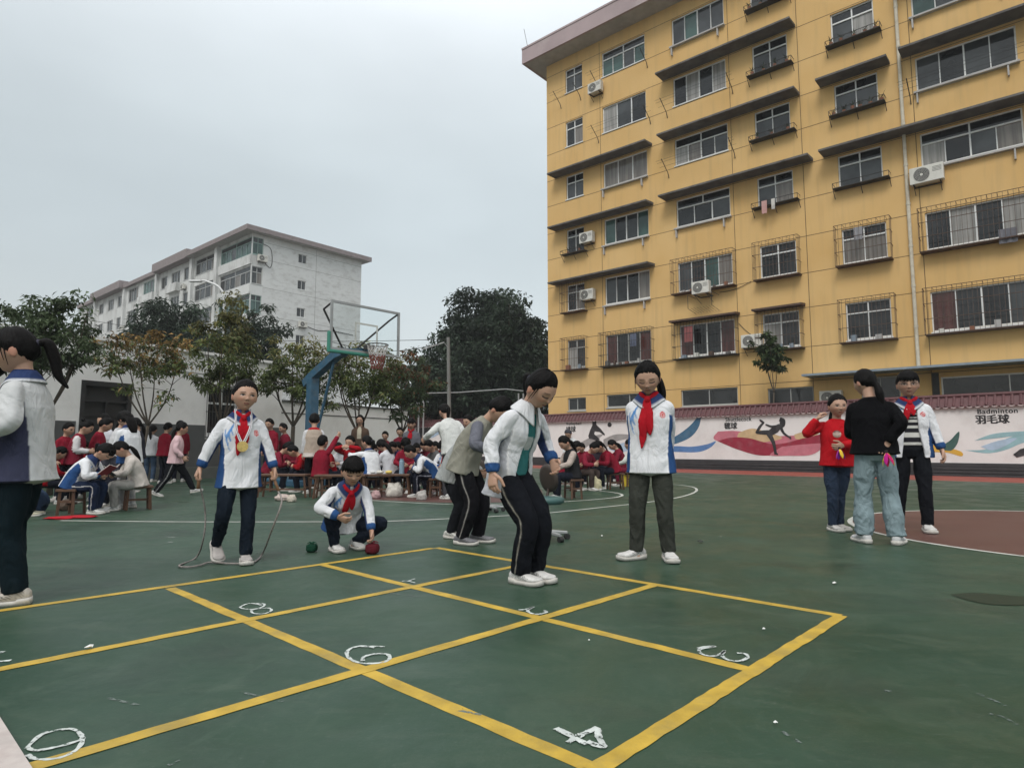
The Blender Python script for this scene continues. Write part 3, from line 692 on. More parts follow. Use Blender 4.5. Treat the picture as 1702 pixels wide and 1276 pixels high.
pts = [FE.p(*x) for x in ((6.0, .03, 13.3), (7.5, .03, 13.0), (9.0, .03, 13.2), (11.8, .03, 13.1))]; mb.tube([p for p in smooth_path(pts, 5)], .03, n=5)
mb.build('cable', m_irond, wb)
mb = MB()
for z, s0, s1, dp in ((18.4, -6.7, .0, .75), (15.5, -6.7, .0, .75), (12.6, -6.7, 0, .75)):
    pass
mb.box(FL, -13.0, .75, -WD-.75, .9, T2+.001, T2+.14, 1); mb.box(FL, -13.0, .75, .901, 1.0, T2-.02, T2+.46, 0); mb.box(FL, .751, .85, -WD-.75, 1.0, T2-.02, T2+.46, 0)
mb.box(FL, -13.0, .75, -WD-.75, .9, T2+.36, T2+.42, 0)
st = [(-22.6, -13.0, .75), (-33.4, -22.6, .3), (-45, -33.4, .75), (-LL-.5, -45, .3)]
for i, (a, b, dp) in enumerate(st):
    mb.box(FL, a+.002, b-.002, -WD-.5, dp+.15, T2-.02+.01*i, T2+.45+(.5 if dp > .5 else 0)+.01*i, 0)
mb.build('roof', [m_eave2, m_soffit], wb)
# balcony parapets standing proud of the long front
for z in (19.5, 16.6, 13.8, 10.9):
    for s_a, s_b, dp in ((-6.75, -.02, .12), (-28, -23.3, .5), (-19.3, -16.4, .5), (-50, -45.6, .5)):
        mb = MB(); mb.box(FL, s_a, s_b, .001, dp, z-1.0, z-.06); mb.build('balcony', m_wh, wb)
# solar water heater on the roof
mb = MB(); p0 = FL.p(-27.4, -2.5, T2+.98)
F0 = Fr(p0, YE, YN)
mb.tube([F0.p(-1.3, 0, 1.35), F0.p(1.3, 0, 1.35)], .28, 0, 12)
for i in range(12): mb.bar(F0.p(-1.1+.2*i, .1, 1.2), F0.p(-1.1+.2*i, 1.4, .1), .035, 1, 5)
for s in (-1.1, 1.1): mb.bar(F0.p(s, 0, 0), F0.p(s, 0, 1.2), .03, 0, 4); mb.bar(F0.p(s, 1.4, 0), F0.p(s, 1.4, .1), .03, 0, 4)
o = mb.build('water_heater', [mat('tank_white', (.6, .6, .6), rough=.3), m_black], loc=p0); tag(o, 'white solar water heater tank on the roof of the far white block', 'water heater')

# ---- low school building and boundary walls on the left
SO = Vector((-9.687, 17.255, 0)); SE = Vector((.50854, .86104, 0)); SN = Vector((.86104, -.50854, 0))
FS = Fr(SO, SE, SN)
m_cream = mat('school_white', (.78, .77, .75), rough=.85, var=.06, scale=.5, dirt=(.50, .49, .46), dscale=.8, damt=.5)
m_dado = mat('dado_grey', (.085, .088, .088), rough=.7, var=.12, scale=1.2, dirt=(.055, .055, .055), dscale=2)
m_door = mat('door_dark', (.025, .025, .026), rough=.45, var=.2)
sb = thing('school_building', 'low white school building with grey dado behind the left group', 'building', SO)
mb = MB(); Hs = 3.55; s0, s1 = -7.0, 4.2
so = [(-1.85, -.62, 0.15, 2.52), (1.58, 2.6, 1.22, 2.66), (-5.6, -3.8, 1.3, 2.7)]
facade(mb, FS, s0, s1, 0, Hs, so)
mb.quad([FS.p(s1, 0, 0), FS.p(s1, -6, 0), FS.p(s1, -6, Hs), FS.p(s1, 0, Hs)]); mb.quad([FS.p(s0, 0, 0), FS.p(s0, 0, Hs), FS.p(s0, -6, Hs), FS.p(s0, -6, 0)]); mb.quad([FS.p(s0, -6, 0), FS.p(s0, -6, Hs), FS.p(s1, -6, Hs), FS.p(s1, -6, 0)])
mb.box(FS, s0-.1, s1+.1, -6.1, .1, Hs+.001, Hs+.08)
mb.build('wall', m_cream, sb)
mb = MB()
for a, b in ((s0, -1.93), (-.54, 1.5), (2.68, s1)): mb.box(FS, a, b, .001, .03, 0, 1.5)
mb.box(FS, 1.5, 2.68, .001, .03, 0, 1.1)
mb.build('dado', m_dado, sb)
mb = MB(); mb.box(FS, s0, s1, .001, .012, 2.98, 3.0); mb.build('render_joint', mat('joint_dark', (.22, .22, .21)), sb)
mb = MB()
mb.box(FS, -1.85, -1.75, -.12, .02, .15, 2.52); mb.box(FS, -.72, -.62, -.12, .02, .15, 2.52); mb.box(FS, -1.75, -.72, -.12, .02, 2.4, 2.52)
mb.box(FS, -1.75, -.72, -.10, -.02, 2.0, 2.06); mb.box(FS, -1.75, -.72, -.15, -.12, .15, 2.4)
mb.box(FS, -1.24, -1.2, -.10, -.02, .15, 2.0)
for z in (.6, .95, 1.3, 1.65): mb.box(FS, -1.72, -.75, -.10, -.08, z, z+.03)
mb.build('door', m_door, sb)
w_ = window(FS, 1.58, 2.6, 1.22, 2.66, sb, 2, .5, [0, 0], m_frame, t=.05, dd=-.12)
mb = MB()
for i in range(13): mb.bar(FS.p(1.5+1.18*i/12, .06, 1.15), FS.p(1.5+1.18*i/12, .06, 2.7), .009, n=4)
for z in (1.15, 1.9, 2.68): mb.bar(FS.p(1.48, .06, z), FS.p(2.7, .06, z), .012, n=4)
mb.build('window_grille', m_irond, w_)
window(FS, -5.6, -3.8, 1.3, 2.7, sb, 3, .4, [0, 1, 0], m_frame)
# planter kerb before it
mb = MB(); mb.box(FS, -7, 4.1, .55, .72, 0, .32); o = mb.build('planter_kerb', mat('kerb_dark', (.12, .125, .115), rough=.85, dirt=(.07, .08, .06)), loc=FS.p(-1, .6, 0)); tag(o, 'low dark planter kerb along the foot of the school building', 'kerb')
mb = MB(); mb.box(FS, -7, 4.1, .031, .549, 0, .22); o = mb.build('planter_soil', m_earth); o['kind'] = 'structure'
# low boundary wall
mb = MB(); mb.box(FS, 4.205, 10.6, -.32, -.02, 0, 2.36); mb.build
bw = thing('boundary_wall', 'cream painted boundary wall between the school building and the brick wall', 'wall', FS.p(7, -.2, 0))
mb.build('wall', m_cream, bw)
mb = MB(); mb.box(FS, 4.21, 10.66, -.38, .04, 2.361, 2.42); mb.build('coping', m_dado, bw)
mb = MB(); mb.box(FS, 4.21, 10.6, -.018, -.006, 1.98, 2.01); mb.build('render_joint', m_dado, bw)
m_brick = bpy.data.materials.new('brick_red'); m_brick.use_nodes = True
_t = m_brick.node_tree; _b = _t.nodes['Principled BSDF']; _k = _t.nodes.new('ShaderNodeTexBrick'); _g = _t.nodes.new('ShaderNodeTexCoord')
_k.inputs['Scale'].default_value = 4; _k.inputs['Color1'].default_value = (.16, .055, .045, 1); _k.inputs['Color2'].default_value = (.11, .045, .04, 1); _k.inputs['Mortar'].default_value = (.12, .10, .09, 1)
_t.links.new(_g.outputs['Object'], _k.inputs['Vector']); _t.links.new(_k.outputs[0], _b.inputs['Base Color']); _b.inputs['Roughness'].default_value = .9
bp_ = AT(679, 744, 41); bp2 = AT(960, 744, 44)
FB = Fr((bp_.x, bp_.y, 0), Vector((bp2.x-bp_.x, bp2.y-bp_.y, 0)).normalized())
mb = MB(); mb.box(FB, -.0, 13, -.3, 0, 0, 3.2); mb.box(FB, -.05, 13, -.35, .06, 3.201, 3.32)
o = mb.build('brick_wall', m_brick, loc=FB.p(5, 0, 0)); tag(o, 'dark red brick wall under the big dark tree, behind the mural wall', 'wall')

# ---- the mural wall
mw = thing('mural_wall', 'white sports mural wall with red tiled coping and black base along the court', 'wall', WO)
m_mural = mat('mural_white', (.74, .72, .70), rough=.85, var=.05, scale=1, dirt=(.46, .42, .40), dscale=1.2, damt=.4)
m_tile = mat('tile_maroon', (.105, .035, .038), rough=.55, var=.25, scale=6, dirt=(.055, .035, .035), dscale=3)
m_base = mat('base_black', (.035, .036, .038), rough=.55, var=.2, scale=4)
a0, a1 = -13.4, 26
mb = MB(); mb.box(FW, a0, a1, -.24, 0, 0, 2.05); mb.build('wall', m_mural, mw)
mb = MB(); [mb.box(FW, a0, a1, .001, .075-.018*i, .1*i+.001, .1*i+(.075 if i < 3 else .10)) for i in range(4)]; mb.box(FW, a0, a1, .0011, .012, .0, .395); mb.build('base_band', m_base, mw)
mb = MB()
for q in (0, 1):
    sg = 1 if q == 0 else -1; c0 = -.12
    mb.quad([FW.p(a0, c0+sg*.22, 2.07), FW.p(a1, c0+sg*.22, 2.07), FW.p(a1, c0, 2.40), FW.p(a0, c0, 2.40)][::sg])
mb.box(FW, a0, a1, -.34, .10, 2.055, 2.068)
mb.tube([FW.p(a0, -.12, 2.42), FW.p(a1, -.12, 2.42)], .055, n=8)
n = int((a1-a0)/.20)
for i in range(n):
    s = a0+.2*i+.1
    for sg in (1, -1):
        mb.tube([FW.p(s, -.12+sg*.03, 2.385), FW.p(s, -.12+sg*.225, 2.085)], .036, n=6)
mb.build('tile_coping', m_tile, mw)
mb = MB()
m_drip = mat('tile_end_pale', (.42, .34, .33), rough=.8, var=.3, scale=15)
for i in range(n):
    s = a0+.2*i
    mb.poly(FW, [(s+.1+.075*math.cos(PI+PI*j/6), 2.066+.04*math.sin(PI+PI*j/6)) for j in range(7)], .102, .110)
mb.build('tile_end', m_drip, mw)
def painted(col, name): return mat(name, col, rough=.8, var=.12, scale=5, dirt=tuple(x*.7+.12 for x in col), dscale=4, damt=.4)
P_BLK = painted((.022, .02, .022), 'paint_black'); P_BLUE = painted((.09, .20, .42), 'paint_blue'); P_TEAL = painted((.045, .13, .22), 'paint_dark_teal')
P_RED = painted((.27, .018, .04), 'paint_crimson'); P_PINK = painted((.50, .16, .20), 'paint_rose'); P_TAN = painted((.55, .40, .22), 'paint_tan'); P_YEL = painted((.62, .36, .04), 'paint_amber')
P_GRN = painted((.04, .10, .085), 'paint_bottle_green'); P_LT = painted((.27, .45, .48), 'paint_aqua'); P_GREY = painted((.30, .29, .28), 'paint_grey'); P_LBL = painted((.38, .50, .62), 'paint_pale_blue')
LAY = [0]
def mural(pix, m, name='mural_swoosh', lay=0, curve=True):
    pts = [FW.at(u, v) for u, v in pix]
    if curve:
        q = smooth_path([(*p, 0) for p in pts+[pts[0]]], 6)[:-1]; pts = [(p.x, p.y) for p in q]
    LAY[0] += 1; d = .0015+.0025*lay+LAY[0]*.00005
    mb = MB(); mb.poly(FW, pts, .0005, d); return mb.build(name, m, mw)
mural([(1166, 685), (1162, 708), (1148, 726), (1124, 737), (1100, 742), (1100, 735), (1124, 724), (1146, 708)], P_TEAL, lay=1)
mural([(1100, 742), (1125, 741), (1150, 742), (1175, 738), (1190, 733), (1180, 744), (1160, 751), (1128, 751), (1100, 749)], P_BLUE)
mural([(1070, 690), (1095, 682), (1110, 685), (1095, 700), (1070, 712)], P_LBL)
mural([(1193, 717), (1225, 716), (1270, 724), (1310, 724), (1356, 722), (1365, 732), (1300, 745), (1193, 733)], P_PINK)
mural([(1228, 719), (1250, 712), (1275, 718), (1300, 728), (1260, 735), (1228, 728)], P_TAN, lay=1)
mural([(1193, 733), (1215, 727), (1245, 728), (1290, 738), (1340, 727), (1380, 720), (1375, 742), (1330, 750), (1270, 757), (1230, 748)], P_RED, lay=2)
mural([(1300, 742), (1340, 738), (1370, 738), (1350, 755), (1310, 757), (1280, 756)], P_PINK, lay=3)
mural([(1320, 722), (1345, 715), (1362, 718), (1350, 726), (1325, 730)], P_TAN, lay=1)
kick = [(752, 170), (765, 150), (772, 124), (782, 120), (790, 128), (778, 146), (776, 158), (800, 152), (826, 144), (830, 122), (842, 116), (857, 122), (858, 138), (846, 150), (856, 165), (881, 180), (880, 190), (850, 178), (832, 170), (818, 186), (830, 232), (836, 246), (812, 243), (815, 230), (803, 196), (780, 182), (756, 180)]
def strokes_fig(strokes, lay=4):
    mb = MB()
    for q, (pts, ws) in enumerate(strokes):
        P = [FW.at(1137+x/3.009, 565+y/3.009) for x, y in pts]; P = smooth_path([(*p, 0) for p in P], 5); n = len(P); A_, B2 = [], []
        for k in range(n):
            t = (P[min(k+1, n-1)]-P[max(k-1, 0)]).normalized(); w = np.interp(k/(n-1), np.linspace(0, 1, len(ws)), ws)*.0078
            A_.append((P[k].x-t.y*w, P[k].y+t.x*w)); B2.append((P[k].x+t.y*w, P[k].y-t.x*w))
        mb.poly(FW, A_+B2[::-1], .0005, .012+.0006*q)
    mb.build('mural_figure', P_BLK, mw)
strokes_fig([([(478, 396), (492, 404), (490, 424), (476, 432)], [8, 13, 13, 6]), ([(482, 426), (458, 446), (424, 470)], [9, 17, 13]), ([(436, 462), (398, 462), (362, 462)], [12, 10, 6]), ([(362, 466), (378, 436), (398, 412)], [6, 6, 4]), ([(400, 416), (386, 404), (378, 398)], [5, 5, 2]),
             ([(424, 468), (442, 500), (452, 530), (459, 572)], [12, 9, 7, 6]), ([(459, 566), (470, 572)], [5, 3]), ([(464, 432), (436, 432), (408, 422)], [7, 5, 3]), ([(484, 436), (500, 466), (532, 488)], [7, 5, 3]), ([(528, 482), (534, 494)], [4, 3])])
vol = [(835, 150), (885, 148), (888, 205), (950, 265), (1000, 330), (995, 348), (930, 300), (868, 292), (858, 328), (900, 365), (935, 400), (900, 420), (850, 400), (790, 385), (783, 350), (805, 280), (835, 215)]
mural([(880+x/7.975, 680+y/7.975) for x, y in vol], P_BLK, 'mural_figure', 4, False)
mural([(1013.3+3.4*math.cos(2*PI*i/14), 705.7+3.8*math.sin(2*PI*i/14)) for i in range(14)], P_BLK, 'mural_figure', 4, False)
mural([(1003, 730), (1022, 722), (1045, 722), (1080, 728), (1050, 728), (1020, 735), (1005, 745)], P_GREY)
mural([(960, 738), (985, 725), (1002, 722), (990, 732), (965, 748)], P_GREY)
mural([(1010, 745), (1040, 735), (1080, 738), (1100, 748), (1060, 745), (1030, 752)], P_LBL)
mural([(693, 728), (692, 712), (700, 706), (706, 711), (717, 705), (716, 712), (719, 718), (706, 724), (708, 735), (698, 735)], P_BLK, 'mural_figure', 4, False)
mural([(688, 720), (692, 716), (697, 728), (692, 730)], P_LT, lay=2)
mural([(712, 712), (730, 704), (745, 704), (738, 716), (715, 728)], P_LBL, lay=1)
mural([(725+2.6*math.cos(2*PI*i/12), 711+2.8*math.sin(2*PI*i/12)) for i in range(12)], P_BLK, 'mural_figure', 4, False)
mural([(1560, 746), (1568, 739), (1580, 731), (1594, 717), (1592, 735), (1582, 748), (1570, 748)], P_GRN, lay=2)
mural([(1540, 738), (1568, 742), (1597, 750), (1598, 758), (1575, 752), (1550, 750)], P_YEL, lay=1)
mural([(1604, 748), (1640, 746), (1670, 730), (1702, 720), (1740, 718), (1738, 728), (1700, 736), (1670, 748), (1640, 753)], P_LT)
mural([(1620, 732), (1650, 721), (1690, 717), (1730, 716), (1700, 722), (1665, 727)], P_LT, lay=1)
mural([(1630, 742), (1660, 732), (1690, 728), (1668, 742), (1648, 748)], P_LBL, lay=1)
mural([(1684, 755), (1696, 746), (1712, 742), (1730, 728), (1738, 735), (1722, 752), (1730, 768), (1718, 768), (1706, 756), (1690, 760)], P_BLK, 'mural_figure', 4, False)
mural([(1440, 748), (1480, 742), (1530, 735), (1555, 722), (1545, 745), (1490, 755)], P_TEAL, lay=1)
mural([(1395, 704), (1402, 697), (1410, 702), (1420, 715), (1440, 722), (1420, 726), (1405, 722)], P_BLK, 'mural_figure', 4, False)
def walltext(txt, u0, v0, u1, v1, shear=.0):
    (s0, z0), (s1, z1) = FW.at(u0, v1), FW.at(u1, v0)
    cu = bpy.data.curves.new('mural_text', 'FONT'); cu.body = txt; cu.size = 1; cu.extrude = .0; cu.shear = shear; cu.offset = .006 if ord(txt[0]) > 999 else .004; tk = 1.0 if ord(txt[0]) > 999 else .45; cu.space_character = 1.0 if ord(txt[0]) > 999 else 1.12
    ob = bpy.data.objects.new('tmp', cu); COL.objects.link(ob)
    dg = bpy.context.evaluated_depsgraph_get(); me = bpy.data.meshes.new_from_object(ob.evaluated_get(dg))
    bpy.data.objects.remove(ob); V = np.array([v.co[:] for v in me.vertices])
    if len(V) == 0: return
    mn, mxx = V.min(0), V.max(0); F_ = [tuple(p.vertices) for p in me.polygons]
    hh = FW.at((u0+u1)/2, v0)[1]-FW.at((u0+u1)/2, v1)[1]; zc = FW.at((u0+u1)/2, (v0+v1)/2)[1]
    mb = MB()
    mb.v = [tuple(FW.p(s0+(x-mn[0])/(mxx[0]-mn[0])*(s1-s0), .004, zc-hh/2+(y-mn[1])/(mxx[1]-mn[1])*hh)) for x, y, z in V]
    mb.f = F_; mb.m = [0]*len(F_); mb.c = [None]*len(F_)
    n0 = len(mb.v); b0 = list(mb.v); f0 = list(F_)
    for q_, (dx_, dz_) in enumerate(((.012, 0), (-.012, 0), (0, .010))):
        o_ = FW.e*dx_*tk+FW.n*.0006*(q_+1)+Vector((0, 0, dz_*tk)); mb.v += [tuple(Vector(x)+o_) for x in b0]; mb.f += [tuple(i+n0*(q_+1) for i in f) for f in f0]
    mb.m = [0]*len(mb.f); mb.c = [None]*len(mb.f)
    mb.build('mural_text', P_BLK, mw)
walltext('Volleyball', 941, 701.5, 966, 707.5); walltext('排球', 941, 708.5, 957, 718)
walltext('Shuttlecock', 1206, 693, 1249, 700); walltext('毽球', 1204, 702, 1225, 713)
walltext('Badminton', 1625, 679, 1691, 687); walltext('羽毛球', 1622, 689, 1677, 704)
# ================================================================ people
V3 = lambda *a: np.array(a, float)
def nrm(v): return v/(np.linalg.norm(v)+1e-12)
def Rx(d): c, s = math.cos(math.radians(d)), math.sin(math.radians(d)); return np.array([[1, 0, 0], [0, c, -s], [0, s, c]])
def Ry(d): c, s = math.cos(math.radians(d)), math.sin(math.radians(d)); return np.array([[c, 0, s], [0, 1, 0], [-s, 0, c]])
def Rz(d): c, s = math.cos(math.radians(d)), math.sin(math.radians(d)); return np.array([[c, -s, 0], [s, c, 0], [0, 0, 1]])
_H = rng.random((64, 64))
def vn(x, y):
    """smooth value noise, vectorised, -1..1"""
    x = np.asarray(x, float); y = np.asarray(y, float)
    xi = np.floor(x).astype(int); yi = np.floor(y).astype(int); fx = x-xi; fy = y-yi
    fx = fx*fx*(3-2*fx); fy = fy*fy*(3-2*fy)
    g = lambda a, b: _H[a % 64, b % 64]
    return ((g(xi, yi)*(1-fx)+g(xi+1, yi)*fx)*(1-fy)+(g(xi, yi+1)*(1-fx)+g(xi+1, yi+1)*fx)*fy)*2-1
def catmull(P, n):
    P = np.array(P, float); out = []; T = []
    for i in range(len(P)-1):
        a, b, c, d = P[max(i-1, 0)], P[i], P[i+1], P[min(i+2, len(P)-1)]
        for k in range(n):
            t = k/n; out.append(.5*((2*b)+(c-a)*t+(2*a-5*b+4*c-d)*t*t+(-a+3*b-3*c+d)*t**3)); T.append(i+t)
    out.append(P[-1]); T.append(len(P)-1.0)
    return np.array(out), np.array(T)
class Soup:
    def __init__(self): self.V = []; self.F = []; self.C = []; self.n = 0
    def add(self, V, F, C):
        F = [tuple(i+self.n for i in f) for f in F]; self.V.append(V); self.C.append(C); self.F += F; self.n += len(V)
    def get(self): return np.vstack(self.V), self.F, np.vstack(self.C)
def loft(sp, pts, rad, hint, col, nseg=28, nsub=5, fold=0.0, ff=(26, 1.3), seed=0, sq=2.0, foldw=None, hints=None):
    """pts: joints, rad: (rx, ry) per joint, col(t, ang_deg, P)->rgb rows; ring angle 0 = T x X side, 90 = X side"""
    P, T = catmull(pts, nsub); R = np.array(rad, float)
    if R.ndim == 1: R = np.stack([R, R], 1)
    rr = np.stack([np.interp(T, range(len(R)), R[:, k]) for k in (0, 1)], 1)
    n = len(P); X = []; x = None
    tang = np.gradient(P, axis=0); tang /= np.linalg.norm(tang, axis=1)[:, None]+1e-12
    for i in range(n):
        t = tang[i]
        if hints is not None:
            h = np.array([np.interp(T[i], range(len(hints)), [q[k] for q in hints]) for k in range(3)])
        else: h = np.array(hint, float) if x is None else x
        q = h-t*np.dot(h, t)
        if np.linalg.norm(q) < 1e-3: q = V3(.3, .5, .8)-t*np.dot(V3(.3, .5, .8), t)
        x = nrm(q); X.append(x)
    X = np.array(X); Y = np.cross(tang, X)
    ang = np.linspace(0, 2*PI, nseg, endpoint=False)
    L_ = np.concatenate([[0], np.cumsum(np.linalg.norm(np.diff(P, axis=0), axis=1))]); tt = L_/L_[-1]
    ca, sa = np.cos(ang), np.sin(ang)
    ex = 2/sq; cx = np.sign(sa)*np.abs(sa)**ex; cy = np.sign(ca)*np.abs(ca)**ex
    mul = np.ones((n, nseg))
    if fold:
        w = np.ones(n) if foldw is None else np.interp(tt, *foldw)
        A = np.broadcast_to(ang, (n, nseg)); Lb = L_[:, None]
        f = vn(Lb*ff[0]*1.0+np.sin(A+seed)*1.1+seed*7.3, np.cos(A)*ff[1]+seed*3.1)+.55*vn(Lb*ff[0]*2.3+np.sin(A*2+seed)*.8, np.sin(A)*ff[1]*2+seed*1.7)
        f = .45*f+.75*(.45-2*np.abs(vn(Lb*ff[0]*.9+np.sin(A+seed*2)*1.6+seed*3, np.cos(A+1)*ff[1]*1.2+seed*5)))
        mul = mul+fold*w[:, None]*f
    V = P[:, None, :]+X[:, None, :]*(rr[:, 0, None]*mul*cx[None])[:, :, None]+Y[:, None, :]*(rr[:, 1, None]*mul*cy[None])[:, :, None]
    Vf = V.reshape(-1, 3)
    F = []
    for i in range(n-1):
        for j in range(nseg):
            j2 = (j+1) % nseg; F.append((i*nseg+j, i*nseg+j2, (i+1)*nseg+j2, (i+1)*nseg+j))
    k = len(Vf); Vf = np.vstack([Vf, P[0]-tang[0]*min(rr[0])*.25, P[-1]+tang[-1]*min(rr[-1])*.25])
    for j in range(nseg):
        j2 = (j+1) % nseg; F.append((k, j2, j)); F.append((k+1, (n-1)*nseg+j, (n-1)*nseg+j2))
    T2 = np.repeat(tt, nseg); A2 = np.tile(np.degrees(ang), n); A2 = np.where(A2 > 180, A2-360, A2)
    T2 = np.concatenate([T2, [0, 1]]); A2 = np.concatenate([A2, [0, 0]])
    C = col(T2, A2, Vf) if callable(col) else np.tile(np.array(col, float), (len(Vf), 1))
    if sp is not None: sp.add(Vf, F, C)
    return dict(P=P, X=X, Y=Y, r=rr, t=tt, L=L_[-1])
def surf(lf, t, a, off=0.0):
    """point on a loft at fraction t, angle a (deg), raised by off"""
    P = np.array([np.interp(t, lf['t'], lf['P'][:, k]) for k in range(3)])
    X = np.array([np.interp(t, lf['t'], lf['X'][:, k]) for k in range(3)]); Y = np.array([np.interp(t, lf['t'], lf['Y'][:, k]) for k in range(3)])
    rx = np.interp(t, lf['t'], lf['r'][:, 0]); ry = np.interp(t, lf['t'], lf['r'][:, 1]); a = math.radians(a)
    return P+X*(rx+off)*math.sin(a)+Y*(ry+off)*math.cos(a)
def shell(sp, pts, rad, hint, gap, col, th=.014, nseg=48, nsub=6, fold=0, seed=0):
    """open-fronted garment: ring with a gap (deg either side of the front) and real thickness"""
    tmp = loft(None, pts, rad, hint, (1, 1, 1), nseg, nsub)
    P, X, Y, r, tt = tmp['P'], tmp['X'], tmp['Y'], tmp['r'], tmp['t']; n = len(P)
    V = []; TT = []; AA = []
    for i in range(n):
        g = np.interp(tt[i], np.linspace(0, 1, len(gap)), gap)
        a = np.radians(np.linspace(g, 360-g, nseg))
        f = 1+fold*(vn(tt[i]*9+np.sin(a+seed)*1.2+seed, np.cos(a)*1.5+seed)+.5*vn(tt[i]*20+seed, np.sin(a*2)*2))
        for inner in (0, 1):
            rx, ry = r[i, 0]-inner*th, r[i, 1]-inner*th
            V.append(P[i]+X[i]*(rx*f*np.sin(a))[:, None]+Y[i]*(ry*f*np.cos(a))[:, None]); TT.append(np.full(nseg, tt[i])); d = np.degrees(a); AA.append(np.where(d > 180, d-360, d))
    V = np.vstack(V); TT = np.concatenate(TT); AA = np.concatenate(AA); F = []
    o = lambda i, k, j: (i*2+k)*nseg+j
    for i in range(n-1):
        for j in range(nseg-1):
            F.append((o(i, 0, j), o(i, 0, j+1), o(i+1, 0, j+1), o(i+1, 0, j))); F.append((o(i, 1, j), o(i+1, 1, j), o(i+1, 1, j+1), o(i, 1, j+1)))
        for j, s in ((0, 1), (nseg-1, -1)):
            q = (o(i, 0, j), o(i+1, 0, j), o(i+1, 1, j), o(i, 1, j)); F.append(q[::s])
    for i in (0, n-1):
        for j in range(nseg-1):
            q = (o(i, 0, j), o(i, 1, j), o(i, 1, j+1), o(i, 0, j+1)); F.append(q if i == 0 else q[::-1])
    sp.add(V, F, col(TT, AA, V)); return tmp
def ik(a, tgt, l1, l2, hint):
    d = tgt-a; L_ = np.linalg.norm(d); m = (l1+l2)*.998
    if L_ > m: d = d/L_*m; L_ = m
    if L_ < abs(l1-l2)+.01: L_ = abs(l1-l2)+.01
    u = nrm(d); x = (l1*l1-l2*l2+L_*L_)/(2*L_); h = math.sqrt(max(l1*l1-x*x, 0))
    hh = nrm(np.array(hint, float)-u*np.dot(hint, u)); return a+u*x+hh*h, a+u*L_
_tmp_me = None
def to_obj(name, V, F, C, m, parent, vox=0, H=1.0, smooth_it=3, colfn=None, fine=False):
    V = V*H
    me = bpy.data.meshes.new(name); me.from_pydata(V.tolist(), [], F); me.update()
    o = bpy.data.objects.new(name, me); COL.objects.link(o)
    if vox:
        md = o.modifiers.new('r', 'REMESH'); md.mode = 'VOXEL'; md.voxel_size = vox; md.use_smooth_shade = True
        if smooth_it:
            ms = o.modifiers.new('s', 'SMOOTH'); ms.factor = .5; ms.iterations = smooth_it
        dg = bpy.context.evaluated_depsgraph_get(); me2 = bpy.data.meshes.new_from_object(o.evaluated_get(dg))
        o.modifiers.clear(); o.data = me2; bpy.data.meshes.remove(me); me = me2; me.name = name
        nv = len(me.vertices); co = np.empty(nv*3); me.vertices.foreach_get('co', co); co = co.reshape(-1, 3)
        kd = KDTree(len(V))
        for i, p in enumerate(V): kd.insert(p, i)
        kd.balance()
        if fine:
            CC_ = np.empty((nv, 3))
            for i, p in enumerate(co):
                q = kd.find_n(p, 4); w = np.array([1/(z[2]+1e-4)**2 for z in q]); CC_[i] = (C[[z[1] for z in q]]*w[:, None]).sum(0)/w.sum()
        else:
            idx = np.fromiter((kd.find(p)[1] for p in co), int, nv); CC_ = C[idx]
    else: co = V; CC_ = C; nv = len(V)
    if colfn is not None: CC_ = colfn(co/H, CC_)
    ca = me.color_attributes.new('Col', 'FLOAT_COLOR', 'POINT'); ca.data.foreach_set('color', np.hstack([CC_, np.ones((nv, 1))]).ravel())
    me.polygons.foreach_set('use_smooth', [True]*len(me.polygons)); me.materials.clear(); me.materials.append(m); me.update()
    o.parent = parent
    return o
M_SKIN = attrmat('skin', rough=.5, bump=.1, bscale=250, spec=.35, var=.06)
M_SKIN.node_tree.nodes['Principled BSDF'].inputs['Subsurface Weight'].default_value = .06
M_SKIN.node_tree.nodes['Principled BSDF'].inputs['Subsurface Radius'].default_value = (.02, .008, .004)
M_CLOTH = attrmat('cloth', crease=.36, rough=.88, bump=.35, bscale=260, spec=.08, var=.09, vscale=9)
M_HAIR = attrmat('hair', rough=.55, bump=.9, bscale=90, spec=.09, var=.35, vscale=40)
M_SHOE = attrmat('shoe_leather', rough=.55, bump=.15, spec=.4, var=.10, vscale=30)
M_DENIM = attrmat('denim', crease=.6, rough=.9, bump=.5, bscale=320, spec=.2, var=.14, vscale=7)
SK = np.array([.43, .262, .185])

